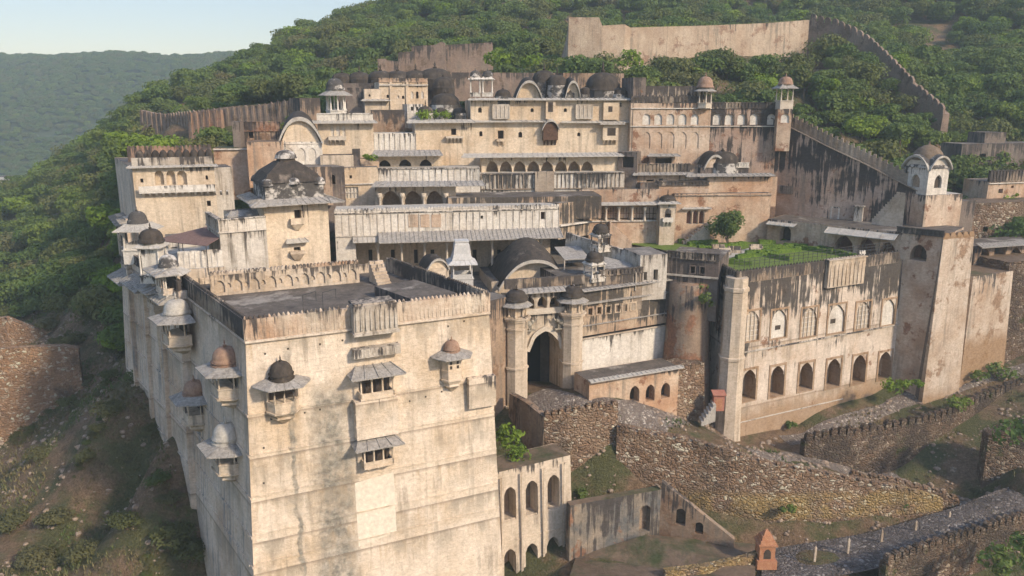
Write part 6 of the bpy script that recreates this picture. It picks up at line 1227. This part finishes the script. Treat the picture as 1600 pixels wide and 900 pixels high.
# ---------- garden: lawn, hedges, paths, tree
gzz = gzt+.02
def gpt(x, y): return DZ(x, y, gzt)
sheet('lawn', [gpt(x, y)+V(0, 0, .03) for x, y in ((1152, 428), (1345, 408), (1295, 393), (1240, 377), (1170, 376), (1115, 384), (1000, 377), (975, 380), (1110, 403))], 'grass', None, None, 'structure')
sheet('garden_path', [gpt(x, y)+V(0, 0, .05) for x, y in ((1100, 406), (1118, 410), (1190, 389), (1178, 386))], 'eavew', None, None, 'structure')
hd = [((1110, 389), (1165, 384)), ((1075, 384), (1120, 380)), ((1090, 391), (1150, 387)), ((1150, 405), (1215, 398)), ((1165, 398), (1250, 393)), ((1190, 391), (1260, 387)), ((1185, 382), (1250, 379)), ((1250, 381), (1340, 406)), ((1135, 412), (1175, 415)), ((1060, 380), (1100, 378)), ((1200, 402), (1235, 408)), ((1225, 386), (1300, 397))]
for i, (p, q) in enumerate(hd):
    a, b = gpt(*p), gpt(*q); d = (b-a); L_ = d.length; d.normalize(); s = Vector((d.y, -d.x, 0))*.35; mb = MB(); r = random.Random(i); m = int(L_/.5)
    for j in range(m):
        c = a+d*(L_*(j+.5)/m); h = .55+.2*r.random(); mb.prism([c-d*.28-s, c+d*.28-s, c+d*.28+s, c-d*.28+s], [c-d*.22-s*.8+V(0, 0, h), c+d*.22-s*.8+V(0, 0, h), c+d*.22+s*.8+V(0, 0, h), c-d*.22+s*.8+V(0, 0, h)])
    o_ = mb.build('hedge', 'hedge', None, tags=('low clipped green hedge row on the garden lawn', 'hedge', 'hedge rows of the garden'))
gt = thing('garden_tree', 'round dark green tree standing in the terrace garden', 'tree', gpt(1136, 386)); c = gt.location
crown_mesh(99, R=2.6, H=4.2, nb=16, q=2200, s=.22, flat=.8).v; cm = crown_mesh(99, R=2.7, H=4.6, nb=16, q=2200, s=.22, flat=.85); cm.v = [(x+c.x, y+c.y, z+c.z+.2) for x, y, z in cm.v]; cm.build('crown', 'leafA', gt); tm = trunk_mb(4, 3.5, 2.2); tm.v = [(x+c.x, y+c.y, z+c.z) for x, y, z in tm.v]; tm.build('trunk', 'bark', gt)
for i, (x, y) in enumerate(((1113, 393), (1138, 396), (1172, 393), (1122, 399))):
    p = gpt(x, y); mb = MB(); mb.box(p, (1.8, 0, 0), (0, .5, 0), V(0, 0, .45)); mb.box(p+V(0, .45, .0), (1.8, 0, 0), (0, .12, 0), V(0, 0, .95)); mb.box(p+V(0, 0, .0), (.12, 0, 0), (0, .5, 0), V(0, 0, .7)); mb.box(p+V(1.68, 0, 0), (.12, 0, 0), (0, .5, 0), V(0, 0, .7)); mb.build('stone_bench', 'gatew', None, tags=('weathered stone bench on the garden path', 'bench', 'stone benches of the garden'))
p = gpt(1345, 412)+V(0, 0, .1); mb = MB(); mb.box(p, (.9, .3, 0), (-.05, .15, 0), V(-.3, .1, 1.6)); mb.box(p+V(.2, .4, 0), (.1, 0, 0), (0, .8, 0), V(-.05, -.3, 1.2)); mb.build('leaning_sign_board', 'white', None, tags=('blank pale board leaning at the right end of the garden', 'board'))
# ---------- hill walls
strip_wall('upper_fort_wall', 'tall tan fort wall on the hillside, highest at its left end', 'wall', [(877, 90, 120, 176), (886, 55, 118, 170), (889, 27, 116, 164), (936, 27, 114, 164), (941, 40, 112, 164), (976, 38, 108, 165), (985, 43, 104, 166), (1100, 40, 85, 172), (1200, 36, 78, 178), (1265, 31, 92, 182)], 'hillwall', 1.6)
strip_wall('stepped_hill_wall', 'brown crenellated wall falling down the hillside at upper right', 'wall', [(1265, 31, 95, 182), (1310, 40, 100, 178), (1358, 66, 105, 172), (1400, 108, 150, 165), (1440, 148, 178, 158), (1474, 178, 186, 153)], 'hilldark', 1.6, 1.3, pitch=1.4)
strip_wall('left_ribbed_wall', 'long ribbed fort wall along the hillside at the left', 'wall', [(218, 172, 178, 160), (240, 177, 190, 158), (262, 179, 190, 156), (300, 174, 206, 148), (330, 171, 204, 146), (400, 165, 186, 144), (470, 154, 184, 142)], 'hilldark', 1.0, 0, ribs=1.15)
strip_wall('red_ribbed_wall', 'short reddish stretch of the left fort wall below the ribbed parapet', 'wall', [(293, 177, 206, 146), (330, 173, 204, 144.6), (345, 172, 190, 144)], 'redwall', .6, 0, ribs=1.1)
strip_wall('top_red_wall', 'small red crenellated wall high on the hill at top centre', 'wall', [(745, 33, 36, 238), (775, 20, 33, 240), (800, 4, 24, 243), (815, -8, 10, 245)], 'redwall', 1.0, 1.6, pitch=1.8)
strip_wall('ruined_brown_wall', 'broken brown ruin wall above the black domes', 'wall', [(590, 92, 112, 152), (602, 92, 114, 152)], 'hilldark', 1.5)
strip_wall('ruined_brown_wall', 'dark square ruin beside the broken brown wall', 'wall', [(602, 94, 112, 154), (625, 96, 112, 154)], 'hilldark', 1.5)
strip_wall('ruined_brown_wall', 'taller brown ruin block with a doorway above the domes', 'wall', [(622, 82, 110, 156), (646, 80, 112, 156)], 'hilldark', 1.5)
strip_wall('ruined_red_wall', 'reddish broken wall with a raised right end above the domes', 'wall', [(643, 72, 108, 158), (680, 70, 100, 158), (690, 65, 92, 158), (695, 67, 90, 158)], 'hilldark', 1.2)
strip_wall('dark_screen_wall', 'long plain dark wall at the wood edge above the domes', 'wall', [(680, 72, 92, 162), (700, 70, 96, 162), (770, 66, 84, 163)], 'hilldark', 1.2)
# ---------- foreground right: rubble terraces, road, shrine
strip_wall('gate_court_wall', 'dark low wall dropping toward the viewer left of the gate forecourt', 'wall', [(796, 615, 660, 86), (820, 628, 690, 82.5), (850, 652, 730, 79.5)], 'brown', .7)
strip_wall('gate_rubble_wall', 'brown rubble retaining wall below the gate forecourt with a ribbed parapet', 'wall', [(850, 652, 785, 79.5), (905, 640, 790, 80.4), (966, 632, 770, 81.4)], 'rubble', 1.2, .5, pitch=.7)
strip_wall('long_rubble_wall', 'long stone rubble retaining wall with ochre yellow wash along the old road', 'wall', [(964, 668, 790, 80.6), (1020, 680, 815, 80), (1080, 690, 835, 79.6), (1150, 712, 850, 79.0), (1210, 728, 850, 78.8), (1290, 742, 842, 79), (1340, 752, 836, 79.4), (1420, 768, 826, 80), (1474, 782, 818, 80.6)], 'rubbley', 1.5, .35, pitch=1.5)
strip_wall('upper_ramp_wall', 'light rubble wall with broken parapet along the upper ramp', 'wall', [(1330, 740, 765, 83.5), (1400, 752, 785, 83.4), (1470, 770, 800, 83), (1500, 782, 800, 83)], 'rubble', .6, .35, pitch=1.0)
strip_wall('crenellated_ramp_wall', 'dark crenellated wall curving up the ramp at the right', 'wall', [(1258, 690, 722, 88.5), (1310, 680, 745, 89.5), (1370, 672, 760, 91), (1430, 662, 765, 93), (1470, 652, 765, 95), (1530, 628, 740, 99), (1570, 610, 720, 102), (1640, 590, 700, 106)], 'rubbled', .9, .95, pitch=1.05)
strip_wall('crenellated_road_wall', 'crenellated stone wall along the near side of the old road', 'wall', [(1385, 880, 950, 66.5), (1420, 868, 930, 68), (1500, 842, 905, 71.5), (1560, 822, 880, 74.5), (1640, 800, 850, 78)], 'rubbled', .7, .8, pitch=.95)
strip_wall('right_rubble_ramp', 'shaded rubble slope wall rising at the right edge', 'wall', [(1545, 680, 790, 88), (1575, 672, 800, 87.6), (1640, 665, 810, 87)], 'rubbled', 2.0)
sheet('old_road', [p for p in (DY(1190, 905, 67), DY(1290, 905, 67), DY(1385, 885, 67.4), DY(1560, 838, 75), DY(1640, 815, 79), DY(1650, 745, 87), DY(1560, 765, 84.5), DY(1474, 800, 80.8), DY(1360, 832, 76.5), DY(1250, 850, 74.4), DY(1190, 860, 73))], 'paving', None, None, 'structure')
for i, (x, y, Y) in enumerate(((1273, 873, 70), (1325, 860, 72), (1377, 846, 74), (1430, 832, 76), (1482, 817, 78.5))):
    p = DY(x, y, Y); mb = MB(); mb.box(p-V(.1, .1, .3), (.2, 0, 0), (0, .2, 0), V(0, 0, 1.5)); mb.prism([p+V(-.1, -.1, 1.2), p+V(.1, -.1, 1.2), p+V(.1, .1, 1.2), p+V(-.1, .1, 1.2)], [p+V(-.02, -.02, 1.4), p+V(.02, -.02, 1.4), p+V(.02, .02, 1.4), p+V(-.02, .02, 1.4)]); mb.build('stone_post', 'gatew', None, tags=('slim grey stone post on the verge of the old road', 'post', 'stone posts along the old road'))
# ruined house bottom centre
b_, f_ = fb('ruined_gable_house', 'roofless ruin with a black stained wall and an arched doorway at bottom centre', 'building', 891, 790, 1032, 71.5, 74.8, .9, 880, 'ruin', 'soil', ops=[(999, 790, 1016, 832, 'round', dict(dep=.8, fill='brown', name='doorway'))], below=3)
F = f_[0]; e1 = f_[0].T1; mb = MB()
Fg2 = Face(e1+V(0, 0, 1.0), DY(1150, 755, 72.5)+V(0, 0, 0)); zt = e1.z+.9; L2 = 7.5
Fg2.z = zt; gpts = [(0, zt-9), (L2, zt-9), (L2, zt-5.2), (0, zt)]; go_ = [dict(k='round', a0=1.6, a1=2.6, z0=zt-4.6, z1=zt-2.7, dep=.5, fill='dark', name='arched_window'), dict(k='round', a0=3.6, a1=4.4, z0=zt-5.2, z1=zt-3.9, dep=.5, fill='dark', name='arched_window')]
b_['mat'] = 'brown'; mb = MB(); wall(mb, Fg2, zt-9, go_, gpts); P = [Fg2.pt(a, z, -.6) for a, z in gpts]; Q = [Fg2.pt(a, z) for a, z in gpts]
for i in range(4): mb.quad(Q[i], Q[(i+1) % 4], P[(i+1) % 4], P[i])
mb.build('gable_wall', 'brown', b_)
for o in go_: opening(b_, Fg2, o)
sheet('ruin_floor', [DY(890, 900, 67), DY(1180, 905, 66), DY(1180, 850, 74), DY(1010, 835, 73.5), DY(900, 870, 72)], 'soil', None, None, 'structure')
strip_wall('low_verge_wall', 'low mossy verge wall of pale stones below the shrine', 'wall', [(1040, 893, 905, 66.5), (1110, 884, 905, 67.5), (1165, 872, 900, 68.8), (1192, 862, 890, 69.6)], 'rubbley', .6)
# shrine
sp = DY(1194, 878, 69.5); sh = thing('roadside_shrine', 'small orange red shrine with an arched niche and a pyramid top by the old road', 'shrine', sp); mb = MB()
mb.box(sp-V(.95, .9, .3), (1.9, 0, 0), (0, 1.8, 0), V(0, 0, .9)); mb.box(sp-V(.75, .7, -.6), (1.5, 0, 0), (0, 1.4, 0), V(0, 0, 1.5)); mb.box(sp-V(.9, .85, -2.1), (1.8, 0, 0), (0, 1.7, 0), V(0, 0, .18)); mb.build('body', 'shrine', sh)
mb = MB(); 
for (r0, z0, r1, z1) in ((.75, 2.28, .7, 2.6), (.6, 2.6, .5, 3.0), (.4, 3.0, .12, 3.5)): mb.prism([sp+V(x*r0, y*r0, z0) for x, y in ((-1, -1), (1, -1), (1, 1), (-1, 1))], [sp+V(x*r1, y*r1, z1) for x, y in ((-1, -1), (1, -1), (1, 1), (-1, 1))])
mb.build('pyramid_top', 'shrine', sh); mb = MB(); Fz = Face(sp+V(-.75, -.705, 2), sp+V(.75, -.705, 2)); pts = outline('cusp', .4, 1.1, sp.z+.75, sp.z+1.8); mb.add([Fz.pt(a, z, .01) for a, z in pts], [tuple(range(len(pts)))]); mb.build('niche', 'dark', sh)
# red kiosk and steps by the garden wing
rp = DY(1121, 638, 90); rk = thing('red_booth', 'small faded red booth with a slanting top beside the concrete steps', 'booth', rp); mb = MB(); mb.box(rp-V(.6, .4, .2), (1.3, 0, 0), (0, .8, 0), V(0, 0, 2.0)); mb.build('body', 'redpaint', rk); mb = MB(); mb.box(rp+V(-.75, -.6, 1.8), (1.6, 0, 0), (0, 1.2, .25), V(0, 0, .1)); mb.build('roof', 'redpaint', rk); mb = MB(); mb.box(rp+V(-.45, -.42, .1), (.9, 0, 0), (0, .02, 0), V(0, 0, 1.3)); mb.build('door', 'shrine', rk)
st = MB(); s0 = DY(1096, 662, 87.5)
for i in range(6): st.box(s0+V(i*.32, i*.25, -.3), (.34, 0, 0), (.1, 1.8, 0), V(0, 0, .5+.32*i))
st.build('concrete_steps', 'eavew', None, tags=('short flight of dark and pale concrete steps by the red booth', 'stairs'))
# rubble wall on the left slope
strip_wall('left_slope_wall', 'brown rubble wall stepping down the bare slope at the left edge', 'wall', [(-30, 548, 690, 100), (5, 545, 685, 101), (60, 542, 640, 103), (100, 541, 612, 104), (122, 545, 600, 104.6)], 'rubbleo', 1.2)
strip_wall('left_slope_wall', 'upper strip of rubble wall above the bare slope at the left edge', 'wall', [(-30, 500, 545, 118), (8, 496, 540, 118), (50, 512, 545, 119), (100, 520, 545, 120)], 'rubbleo', 1.0)
# bushes near the walls
def bush(px, py, Y, s, lab, mat='leafB', name='bush', hh=.8):
    p = DY(px, py, Y); cm = crown_mesh(int(px*7+py), R=1.0*s, H=1.3*s*hh, nb=7, q=260, s=.16*max(1, s*.7), flat=.8); cm.v = [(x+p.x, y+p.y, z+p.z-.1) for x, y, z in cm.v]; cm.build(name, mat, None, origin=p, tags=(lab, 'bush'))
bush(795, 700, 77, 2.2, 'green bush in the gap between the tower and the gate forecourt'); bush(812, 716, 74, 1.5, 'small green bush on top of the arcaded annex', hh=.5)
bush(1400, 612, 97, 1.8, 'bright green plants at the foot of the garden wing', hh=.6); bush(1430, 606, 99, 1.3, 'small green plants left of the dark buttress side', hh=.6)
bush(1560, 585, 106, 2.4, 'green weeds below the right retaining wall', 'leafA', hh=.5); bush(1525, 592, 104.5, 1.7, 'green weeds at the foot of the buttress tower', 'leafA', hh=.5)
bush(1585, 700, 84, 3.0, 'dark green bush on the shaded slope at the right edge', 'leafA'); bush(1570, 900, 66, 2.6, 'dark green bush beyond the road wall at the lower right', 'leafA'); bush(1610, 880, 68, 2.6, 'dark green bush at the bottom right corner', 'leafA')
bush(662, 186, 120.5, 1.6, 'grass and weeds growing on the roof left of the main range', hh=.5); bush(690, 184, 121, 1.5, 'green weeds on the roof before the ribbed dome', hh=.5); bush(578, 249, 113.5, 1.2, 'green weeds on the orange stained house', hh=.4)
bush(985, 112, 150, 3.2, 'bright yellow green tree beside the upper fort wall', 'leafB', 'bright_tree'); bush(775, 112, 152, 3.0, 'bright yellow green bush behind the white twin kiosks', 'leafB'); bush(828, 112, 152, 2.8, 'bright yellow green bush at the foot of the fort wall', 'leafB')
bush(905, 782, 78.8, 1.2, 'small green weed at the foot of the gate rubble wall', 'leafA')
bush(1100, 500, 93.2, 1.5, 'climbing green creeper on the round bastion', 'leafA', 'creeper', hh=2.4)
# clean repaired plaster patch on the tower front
F = TF[0]; a0, a1, z0, z1 = F.rect(557, 748, 618, 848); mb = MB(); mb.add([F.pt(a0, z0, .012), F.pt(a1, z0+.6, .012), F.pt(a1, z1+.3, .012), F.pt(a0, z1, .012)], [(0, 1, 2, 3)])
mb.build('plaster_patch', mottled('clean new plaster', (.62, .54, .42), (.68, .60, .47), .7, bumpd=.02), tower)
# loose stones
rk = random.Random(31)
def rock_mb(seed, s=1.0):
    r = random.Random(seed); mb = MB(); sphere(mb, (0, 0, 0), .5*s, .38*s, .28*s, 7)
    mb.v = [(x*(1+.5*noise.noise(Vector((x*3, y*3, z*3+seed)))), y*(1+.5*noise.noise(Vector((x*3+5, y*3, z*3+seed)))), z*(1+.4*noise.noise(Vector((x*3, y*3+9, z*3))))) for x, y, z in mb.v]; mb.sm = [False]*len(mb.sm); return mb
M['rock'] = mottled('pale brown rock', (.20, .14, .095), (.38, .30, .22), 1.4)
rocks = []
for i, (px, py, Y) in enumerate(((1290, 705, 88), (1330, 735, 86), (1060, 850, 74))):
    p = DY(px, py, Y); m = rock_mb(i, 1.2); m.v = [(x+p.x, y+p.y, z+float(hgt([(p.x, p.y)])[0])) for x, y, z in m.v]; z_ = float(hgt([(p.x, p.y)])[0])
    o = m.build('boulder', 'rock', None, origin=(p.x, p.y, z_), tags=('rough pale brown boulder lying on the ground by the rubble walls', 'boulder', 'boulders by the rubble walls')); rocks.append(o)
def ghit(px, py, lo=62, hi=135):
    for Y in np.arange(lo, hi, .5):
        p = DY(px, py, Y)
        if p.z < float(hgt([(p.x, p.y)])[0]): return Vector((p.x, p.y, 0))
    p = DY(px, py, hi); return Vector((p.x, p.y, 0))
def drape(name, pp, width, mat, off=.07):
    c = [ghit(*p) for p in pp]; pts = []
    for i in range(len(c)-1):
        m = max(1, int((c[i+1]-c[i]).length/.7)); pts += [c[i].lerp(c[i+1], j/m) for j in range(m)]
    pts.append(c[-1]); nx = 7; vs = []
    for i, p in enumerate(pts):
        d = (pts[min(i+2, len(pts)-1)]-pts[max(i-2, 0)]).normalized(); s = Vector((d.y, -d.x, 0))
        for j in range(nx):
            q = p+s*((j/(nx-1)-.5)*width*(1+.12*noise.noise(Vector((p.x*.4, p.y*.4, j > 3))))); vs.append((q.x, q.y, 0))
    Z = hterr([(v_[0], v_[1]) for v_ in vs]); vs = [(v_[0], v_[1], z+off-.12*(abs(i % nx-(nx-1)/2) > 2.6)) for i, (v_, z) in enumerate(zip(vs, Z))]
    mb = MB(); mb.add(vs, [(i*nx+j, i*nx+j+1, (i+1)*nx+j+1, (i+1)*nx+j) for i in range(len(pts)-1) for j in range(nx-1)], 0, True); o = mb.build(name, mat, None, origin=(pts[0].x, pts[0].y, 0)); o['kind'] = 'structure'
M['dirtpath'] = rubble('trodden stone path', cols=((0.21, 0.17, 0.14), (0.27, 0.22, 0.18), (0.38, 0.33, 0.27)), mortar=(0.20, 0.155, 0.12), scale=3.0, dark=0.15, drip=-1, seed=12)
drape('upper_ramp_path', [(1180, 712), (1240, 712), (1320, 738), (1400, 765), (1470, 790), (1560, 790)], 4.2, 'dirtpath')
drape('foot_path', [(1225, 690), (1310, 662), (1400, 635), (1480, 612), (1560, 585), (1640, 560)], 2.6, 'dirtpath')
drape('gate_forecourt', [(835, 615), (880, 640), (930, 650), (985, 655), (1060, 652)], 5.5, 'dirtpath')
b_, f_ = fb('valley_house', 'tiny white house far down in the valley at the left edge', 'house', -14, 277, 9, 262, 262, 6, 292, 'cleanw', 'roofd', ops=[(1, 281, 3, 284, 'rect', dict(dep=.4)), (5, 281, 7, 284, 'rect', dict(dep=.4))])
for (x, y, Y, s_, l_) in ((1235, 668, 95.5, 1.0, 'small green shrub at the foot of the garden wing near its left arches'), (1500, 640, 97, 2.0, 'dusty green shrub between the crenellated ramp wall and the path'), (1420, 790, 80.5, 1.0, 'small weed tuft on the old road verge under the ochre washed wall'), (1230, 800, 77.6, .9, 'small weed growing at the middle of the ochre washed rubble wall foot'), (1060, 812, 77.4, 1.2, 'green weed between the ruin gable and the rubble wall'), (945, 795, 78, 1.3, 'low green shrub behind the roofless ruin'), (1345, 600, 103.2, .8, 'small weed under the right hand arches of the garden wing')):
    bush(x, y, Y, s_, l_, 'leafA', hh=.6)
# ------------------------------------------------------------ trees that stand one by one, and the wood beyond them
used = [False]*7; far = []
near_trees = [t for t in TR if -30 < t[3] < 1630 and -20 < t[4] < 900]
near_set = set(id(t) for t in near_trees[:285])
for t in TR:
    x, y, z, px, py, s = t
    kk = rnd.random(); k = 4 if kk < 0.07 else 6 if kk < 0.10 else int(rnd.random()*4)
    if px < 330 and 150 < py < 330 and rnd.random() < 0.35: k = 4
    if id(t) in near_set:
        T_, c_, k_ = protos[k]
        if used[k]:
            T2 = T_.copy(); COL.objects.link(T2)
            for o in (c_, k_): o2 = o.copy(); COL.objects.link(o2); o2.parent = T2
        else: T2 = T_; used[k] = True
        T2.location = (x, y, z-0.3); T2.rotation_euler = (0, 0, rnd.uniform(0, 6.28)); T2.scale = (s, s, s*rnd.uniform(0.85, 1.1))
        lb, gr = tree_label(px, py, k); tag(T2, lb, 'tree', gr)
    else: far.append((x, y, z, s))
extra = []
for i in range(12, 14): pass
def gn_scatter(name, pts, objs, label=None, smin=0.75, smax=1.25):
    me = bpy.data.meshes.new(name); me.from_pydata([p[:3] for p in pts], [], [])
    at = me.attributes.new('sc', 'FLOAT', 'POINT'); at.data.foreach_set('value', [float(p[3]) for p in pts])
    ob = bpy.data.objects.new(name, me); COL.objects.link(ob); ob['kind'] = 'stuff'
    ng = bpy.data.node_groups.new(name+' scatter', 'GeometryNodeTree'); ng.interface.new_socket('Geometry', in_out='INPUT', socket_type='NodeSocketGeometry'); ng.interface.new_socket('Geometry', in_out='OUTPUT', socket_type='NodeSocketGeometry')
    N = ng.nodes; L = ng.links; gi = N.new('NodeGroupInput'); go = N.new('NodeGroupOutput'); iop = N.new('GeometryNodeInstanceOnPoints'); j = N.new('GeometryNodeJoinGeometry')
    for o in objs:
        oi = N.new('GeometryNodeObjectInfo'); oi.inputs['Object'].default_value = o; oi.inputs['As Instance'].default_value = True; L.new(oi.outputs['Geometry'], j.inputs[0])
    L.new(gi.outputs[0], iop.inputs['Points']); L.new(j.outputs[0], iop.inputs['Instance']); iop.inputs['Pick Instance'].default_value = True
    rv = N.new('FunctionNodeRandomValue'); rv.data_type = 'FLOAT_VECTOR'; rv.inputs[0].default_value = (-.08, -.08, 0); rv.inputs[1].default_value = (.08, .08, 6.28)
    L.new(rv.outputs[0], iop.inputs['Rotation'])
    na = N.new('GeometryNodeInputNamedAttribute'); na.data_type = 'FLOAT'; na.inputs[0].default_value = 'sc'
    L.new(na.outputs[0], iop.inputs['Scale']); L.new(iop.outputs[0], go.inputs[0])
    md = ob.modifiers.new('scatter', 'NODES'); md.node_group = ng; return ob
gn_scatter('hillside_forest', far, [protos[i][1] for i in (0, 1, 2, 3, 0, 1, 2, 4)])
r = random.Random(3); fp = []
FP = np.array([(r.uniform(-560, 120), r.uniform(470, 900)) for _ in range(16000)]); FZ = hfar(FP)
for (x, y), z in zip(FP, FZ):
    px, py = PX((x, y, z))
    if px < -60 or px > 560: continue
    if noise.noise(Vector((x*0.015, y*0.01, 8))) < -0.35 and r.random() < .6: continue
    fp.append((x, y, z-0.6, r.uniform(0.7, 1.25)))
gn_scatter('far_forest', fp, [protos[i][1] for i in (0, 1, 2, 3)])
# valley floor wood between the spur and the far hill
vp = []
for _ in range(3500):
    x, y = r.uniform(-330, -90), r.uniform(200, 520)
    z = float(hterr([(x, y)])[0]) if (y < 418 and x > -268) else -32.0
    if y >= 418: z = float(hfar([(x, y)])[0])
    px, py = PX((x, y, z))
    if px < -60 or px > 300 or z > -8: continue
    vp.append((x, y, z-.4, r.uniform(.75, 1.2)))
gn_scatter('valley_forest', vp, [protos[i][1] for i in (0, 2, 3)])
# shrubs on the brown slope: bushes one by one, then grass tufts
bushes = []
r = random.Random(21)
for (px, py, s) in [(90, 470, 1.5), (140, 480, 1.3), (30, 500, 1.2), (120, 545, 1.0), (175, 600, .7), (170, 660, .9), (60, 720, .8), (140, 740, .7), (250, 760, .7), (200, 830, .9), (270, 870, 1.1), (90, 830, .9), (20, 830, 1.0), (180, 560, 1.0), (215, 600, .7), (160, 690, .6), (110, 640, .8), (300, 885, 1.0), (240, 700, .6), (40, 560, .9), (190, 520, 1.1), (150, 505, 1.3), (75, 520, 1.0), (270, 810, .7), (130, 880, .9), (55, 890, 1.0)]:
    best = None
    for Y in np.arange(62, 175, 1.0):
        p = DY(px, py, Y); h = float(hgt([(p.x, p.y)])[0])
        if p.z < h: best = (p.x, p.y, h); break
    if best is None: continue
    T_, c_, k_ = protos[5]
    kk = 5 if T_ is protos[5][0] else 6
    if used[kk]:
        T2 = T_.copy(); COL.objects.link(T2)
        for o in (c_, k_): o2 = o.copy(); COL.objects.link(o2); o2.parent = T2
    else: T2 = T_; used[kk] = True
    s *= 0.6; T2.location = (best[0], best[1], best[2]-0.4*s); T2.scale = (s, s, s*.8); T2.rotation_euler = (0, 0, r.uniform(0, 6))
    tag(T2, 'low scrubby bush on the brown slope below the palace side wall', 'bush', 'bushes on the brown slope')
for i in range(7):
    if not used[i]: 
        T_, c_, k_ = protos[i]; T_.location = (-70, 120+i*4, float(hgt([(-70, 120+i*4)])[0])); lb, gr = tree_label(100, 400, 0); tag(T_, lb, 'tree', gr)
tuft = MB(); rt = random.Random(9)
tp = []
P = np.array([(rt.uniform(-85, -20), rt.uniform(58, 150)) for _ in range(9000)]); Z = hterr(P)
for (x, y), z in zip(P, Z):
    px, py = PX((x, y, z))
    if not inside(px, py, SLOPE) or px < -40 or py > 930 or noise.noise(Vector((x*.16, y*.16, 3))) < 0.30: continue
    tp.append((x, y, z-.15, rt.uniform(.07, .18)))
gn_scatter('slope_scrub', tp, [protos[5][1]])
def rock_scatter(name, n, poly, box, smin, smax, seed):
    r = random.Random(seed); P = np.array([(r.uniform(box[0], box[1]), r.uniform(box[2], box[3])) for _ in range(n)]); Z = hterr(P); out = []
    for (x, y), z in zip(P, Z):
        px, py = PX((x, y, z))
        if not inside(px, py, poly) or noise.noise(Vector((x*.25, y*.25, 7))) < -.05: continue
        out.append((x, y, z, smin+(smax-smin)*r.random()**3))
    gn_scatter(name, out, rocks)
rock_scatter('loose_stones', 9000, [(850, 640), (1100, 640), (1160, 700), (1440, 610), (1600, 560), (1600, 900), (880, 900)], (-2, 75, 62, 115), .12, .75, 3)
rock_scatter('slope_stones', 7000, SLOPE, (-90, -18, 58, 150), .15, .8, 4)
# trees growing in front of the hill walls
for (px, py, Y, s, kk) in [(200, 205, 142, 1.15, 4), (222, 213, 138, 1.2, 4), (248, 212, 136, 1.25, 4), (275, 216, 133, 1.2, 4), (300, 222, 130, 1.1, 0), (322, 217, 131, 1.1, 2), (345, 205, 134, 1.1, 1), (412, 196, 138, .9, 4), (385, 200, 136, 1.0, 0), (436, 198, 136, .9, 2), (460, 186, 138, .8, 1), (235, 228, 128, 1.0, 0), (262, 232, 124, .9, 4), (180, 222, 138, 1.0, 1), (940, 118, 158, 1.0, 0), (1010, 108, 156, 1.1, 1), (1060, 98, 158, 1.1, 2), (1110, 92, 162, 1.1, 3), (1160, 98, 160, 1.1, 0), (1200, 102, 162, 1.2, 1), (1245, 100, 166, 1.1, 2), (1290, 118, 162, 1.2, 0), (1330, 128, 158, 1.2, 1), (1362, 142, 156, 1.2, 2), (1385, 165, 152, 1.2, 3), (1410, 188, 148, 1.2, 0), (1350, 180, 142, 1.1, 4)]:
    T_, c_, k_ = protos[kk]; T2 = T_.copy(); COL.objects.link(T2)
    for o in (c_, k_): o2 = o.copy(); COL.objects.link(o2); o2.parent = T2
    p = DY(px, py, Y); z_ = float(hgt([(p.x, p.y)])[0]); T2.location = (p.x, p.y, max(z_-.3, p.z-4.2*s)); T2.scale = (s,)*3; T2.rotation_euler = (0, 0, rnd.uniform(0, 6.28)); lb, gr = tree_label(px, py, kk); tag(T2, lb, 'tree', gr)
# dry grass tufts on the slopes
gm = MB(); rg = random.Random(77); P = np.array([(rg.uniform(-85, -18), rg.uniform(58, 140)) for _ in range(26000)]+[(rg.uniform(0, 70), rg.uniform(62, 112)) for _ in range(12000)]); Z = hterr(P); cnt = 0
GP = [(880, 640), (1100, 660), (1160, 700), (1440, 610), (1600, 560), (1600, 900), (1180, 860), (880, 900)]
for i, ((x, y), z) in enumerate(zip(P, Z)):
    px, py = PX((x, y, z))
    if not (inside(px, py, SLOPE) or (inside(px, py, GP) and noise.noise(Vector((x*.2, y*.2, 1))) > .1)) or px < -40 or py > 930: continue
    if noise.noise(Vector((x*.13, y*.13, 2))) < -.12: continue
    cnt += 1
    for j in range(4):
        a = rg.uniform(0, 6.28); l = rg.uniform(.2, .5); w_ = .07; dx, dy = math.cos(a), math.sin(a); gm.add([(x-dy*w_, y+dx*w_, z-.05), (x+dy*w_, y-dx*w_, z-.05), (x+dx*l*.6, y+dy*l*.6, z+l)], [(0, 1, 2)])
M['drygrass'] = mottled('dry and green grass blades', (.13, .12, .05), (.24, .19, .10), .25, (1, 1, 1), (.09, .13, .035), (.48, .58))
g = gm.build('slope_grass', 'drygrass', None, origin=(0, 0, 0)); g['kind'] = 'stuff'
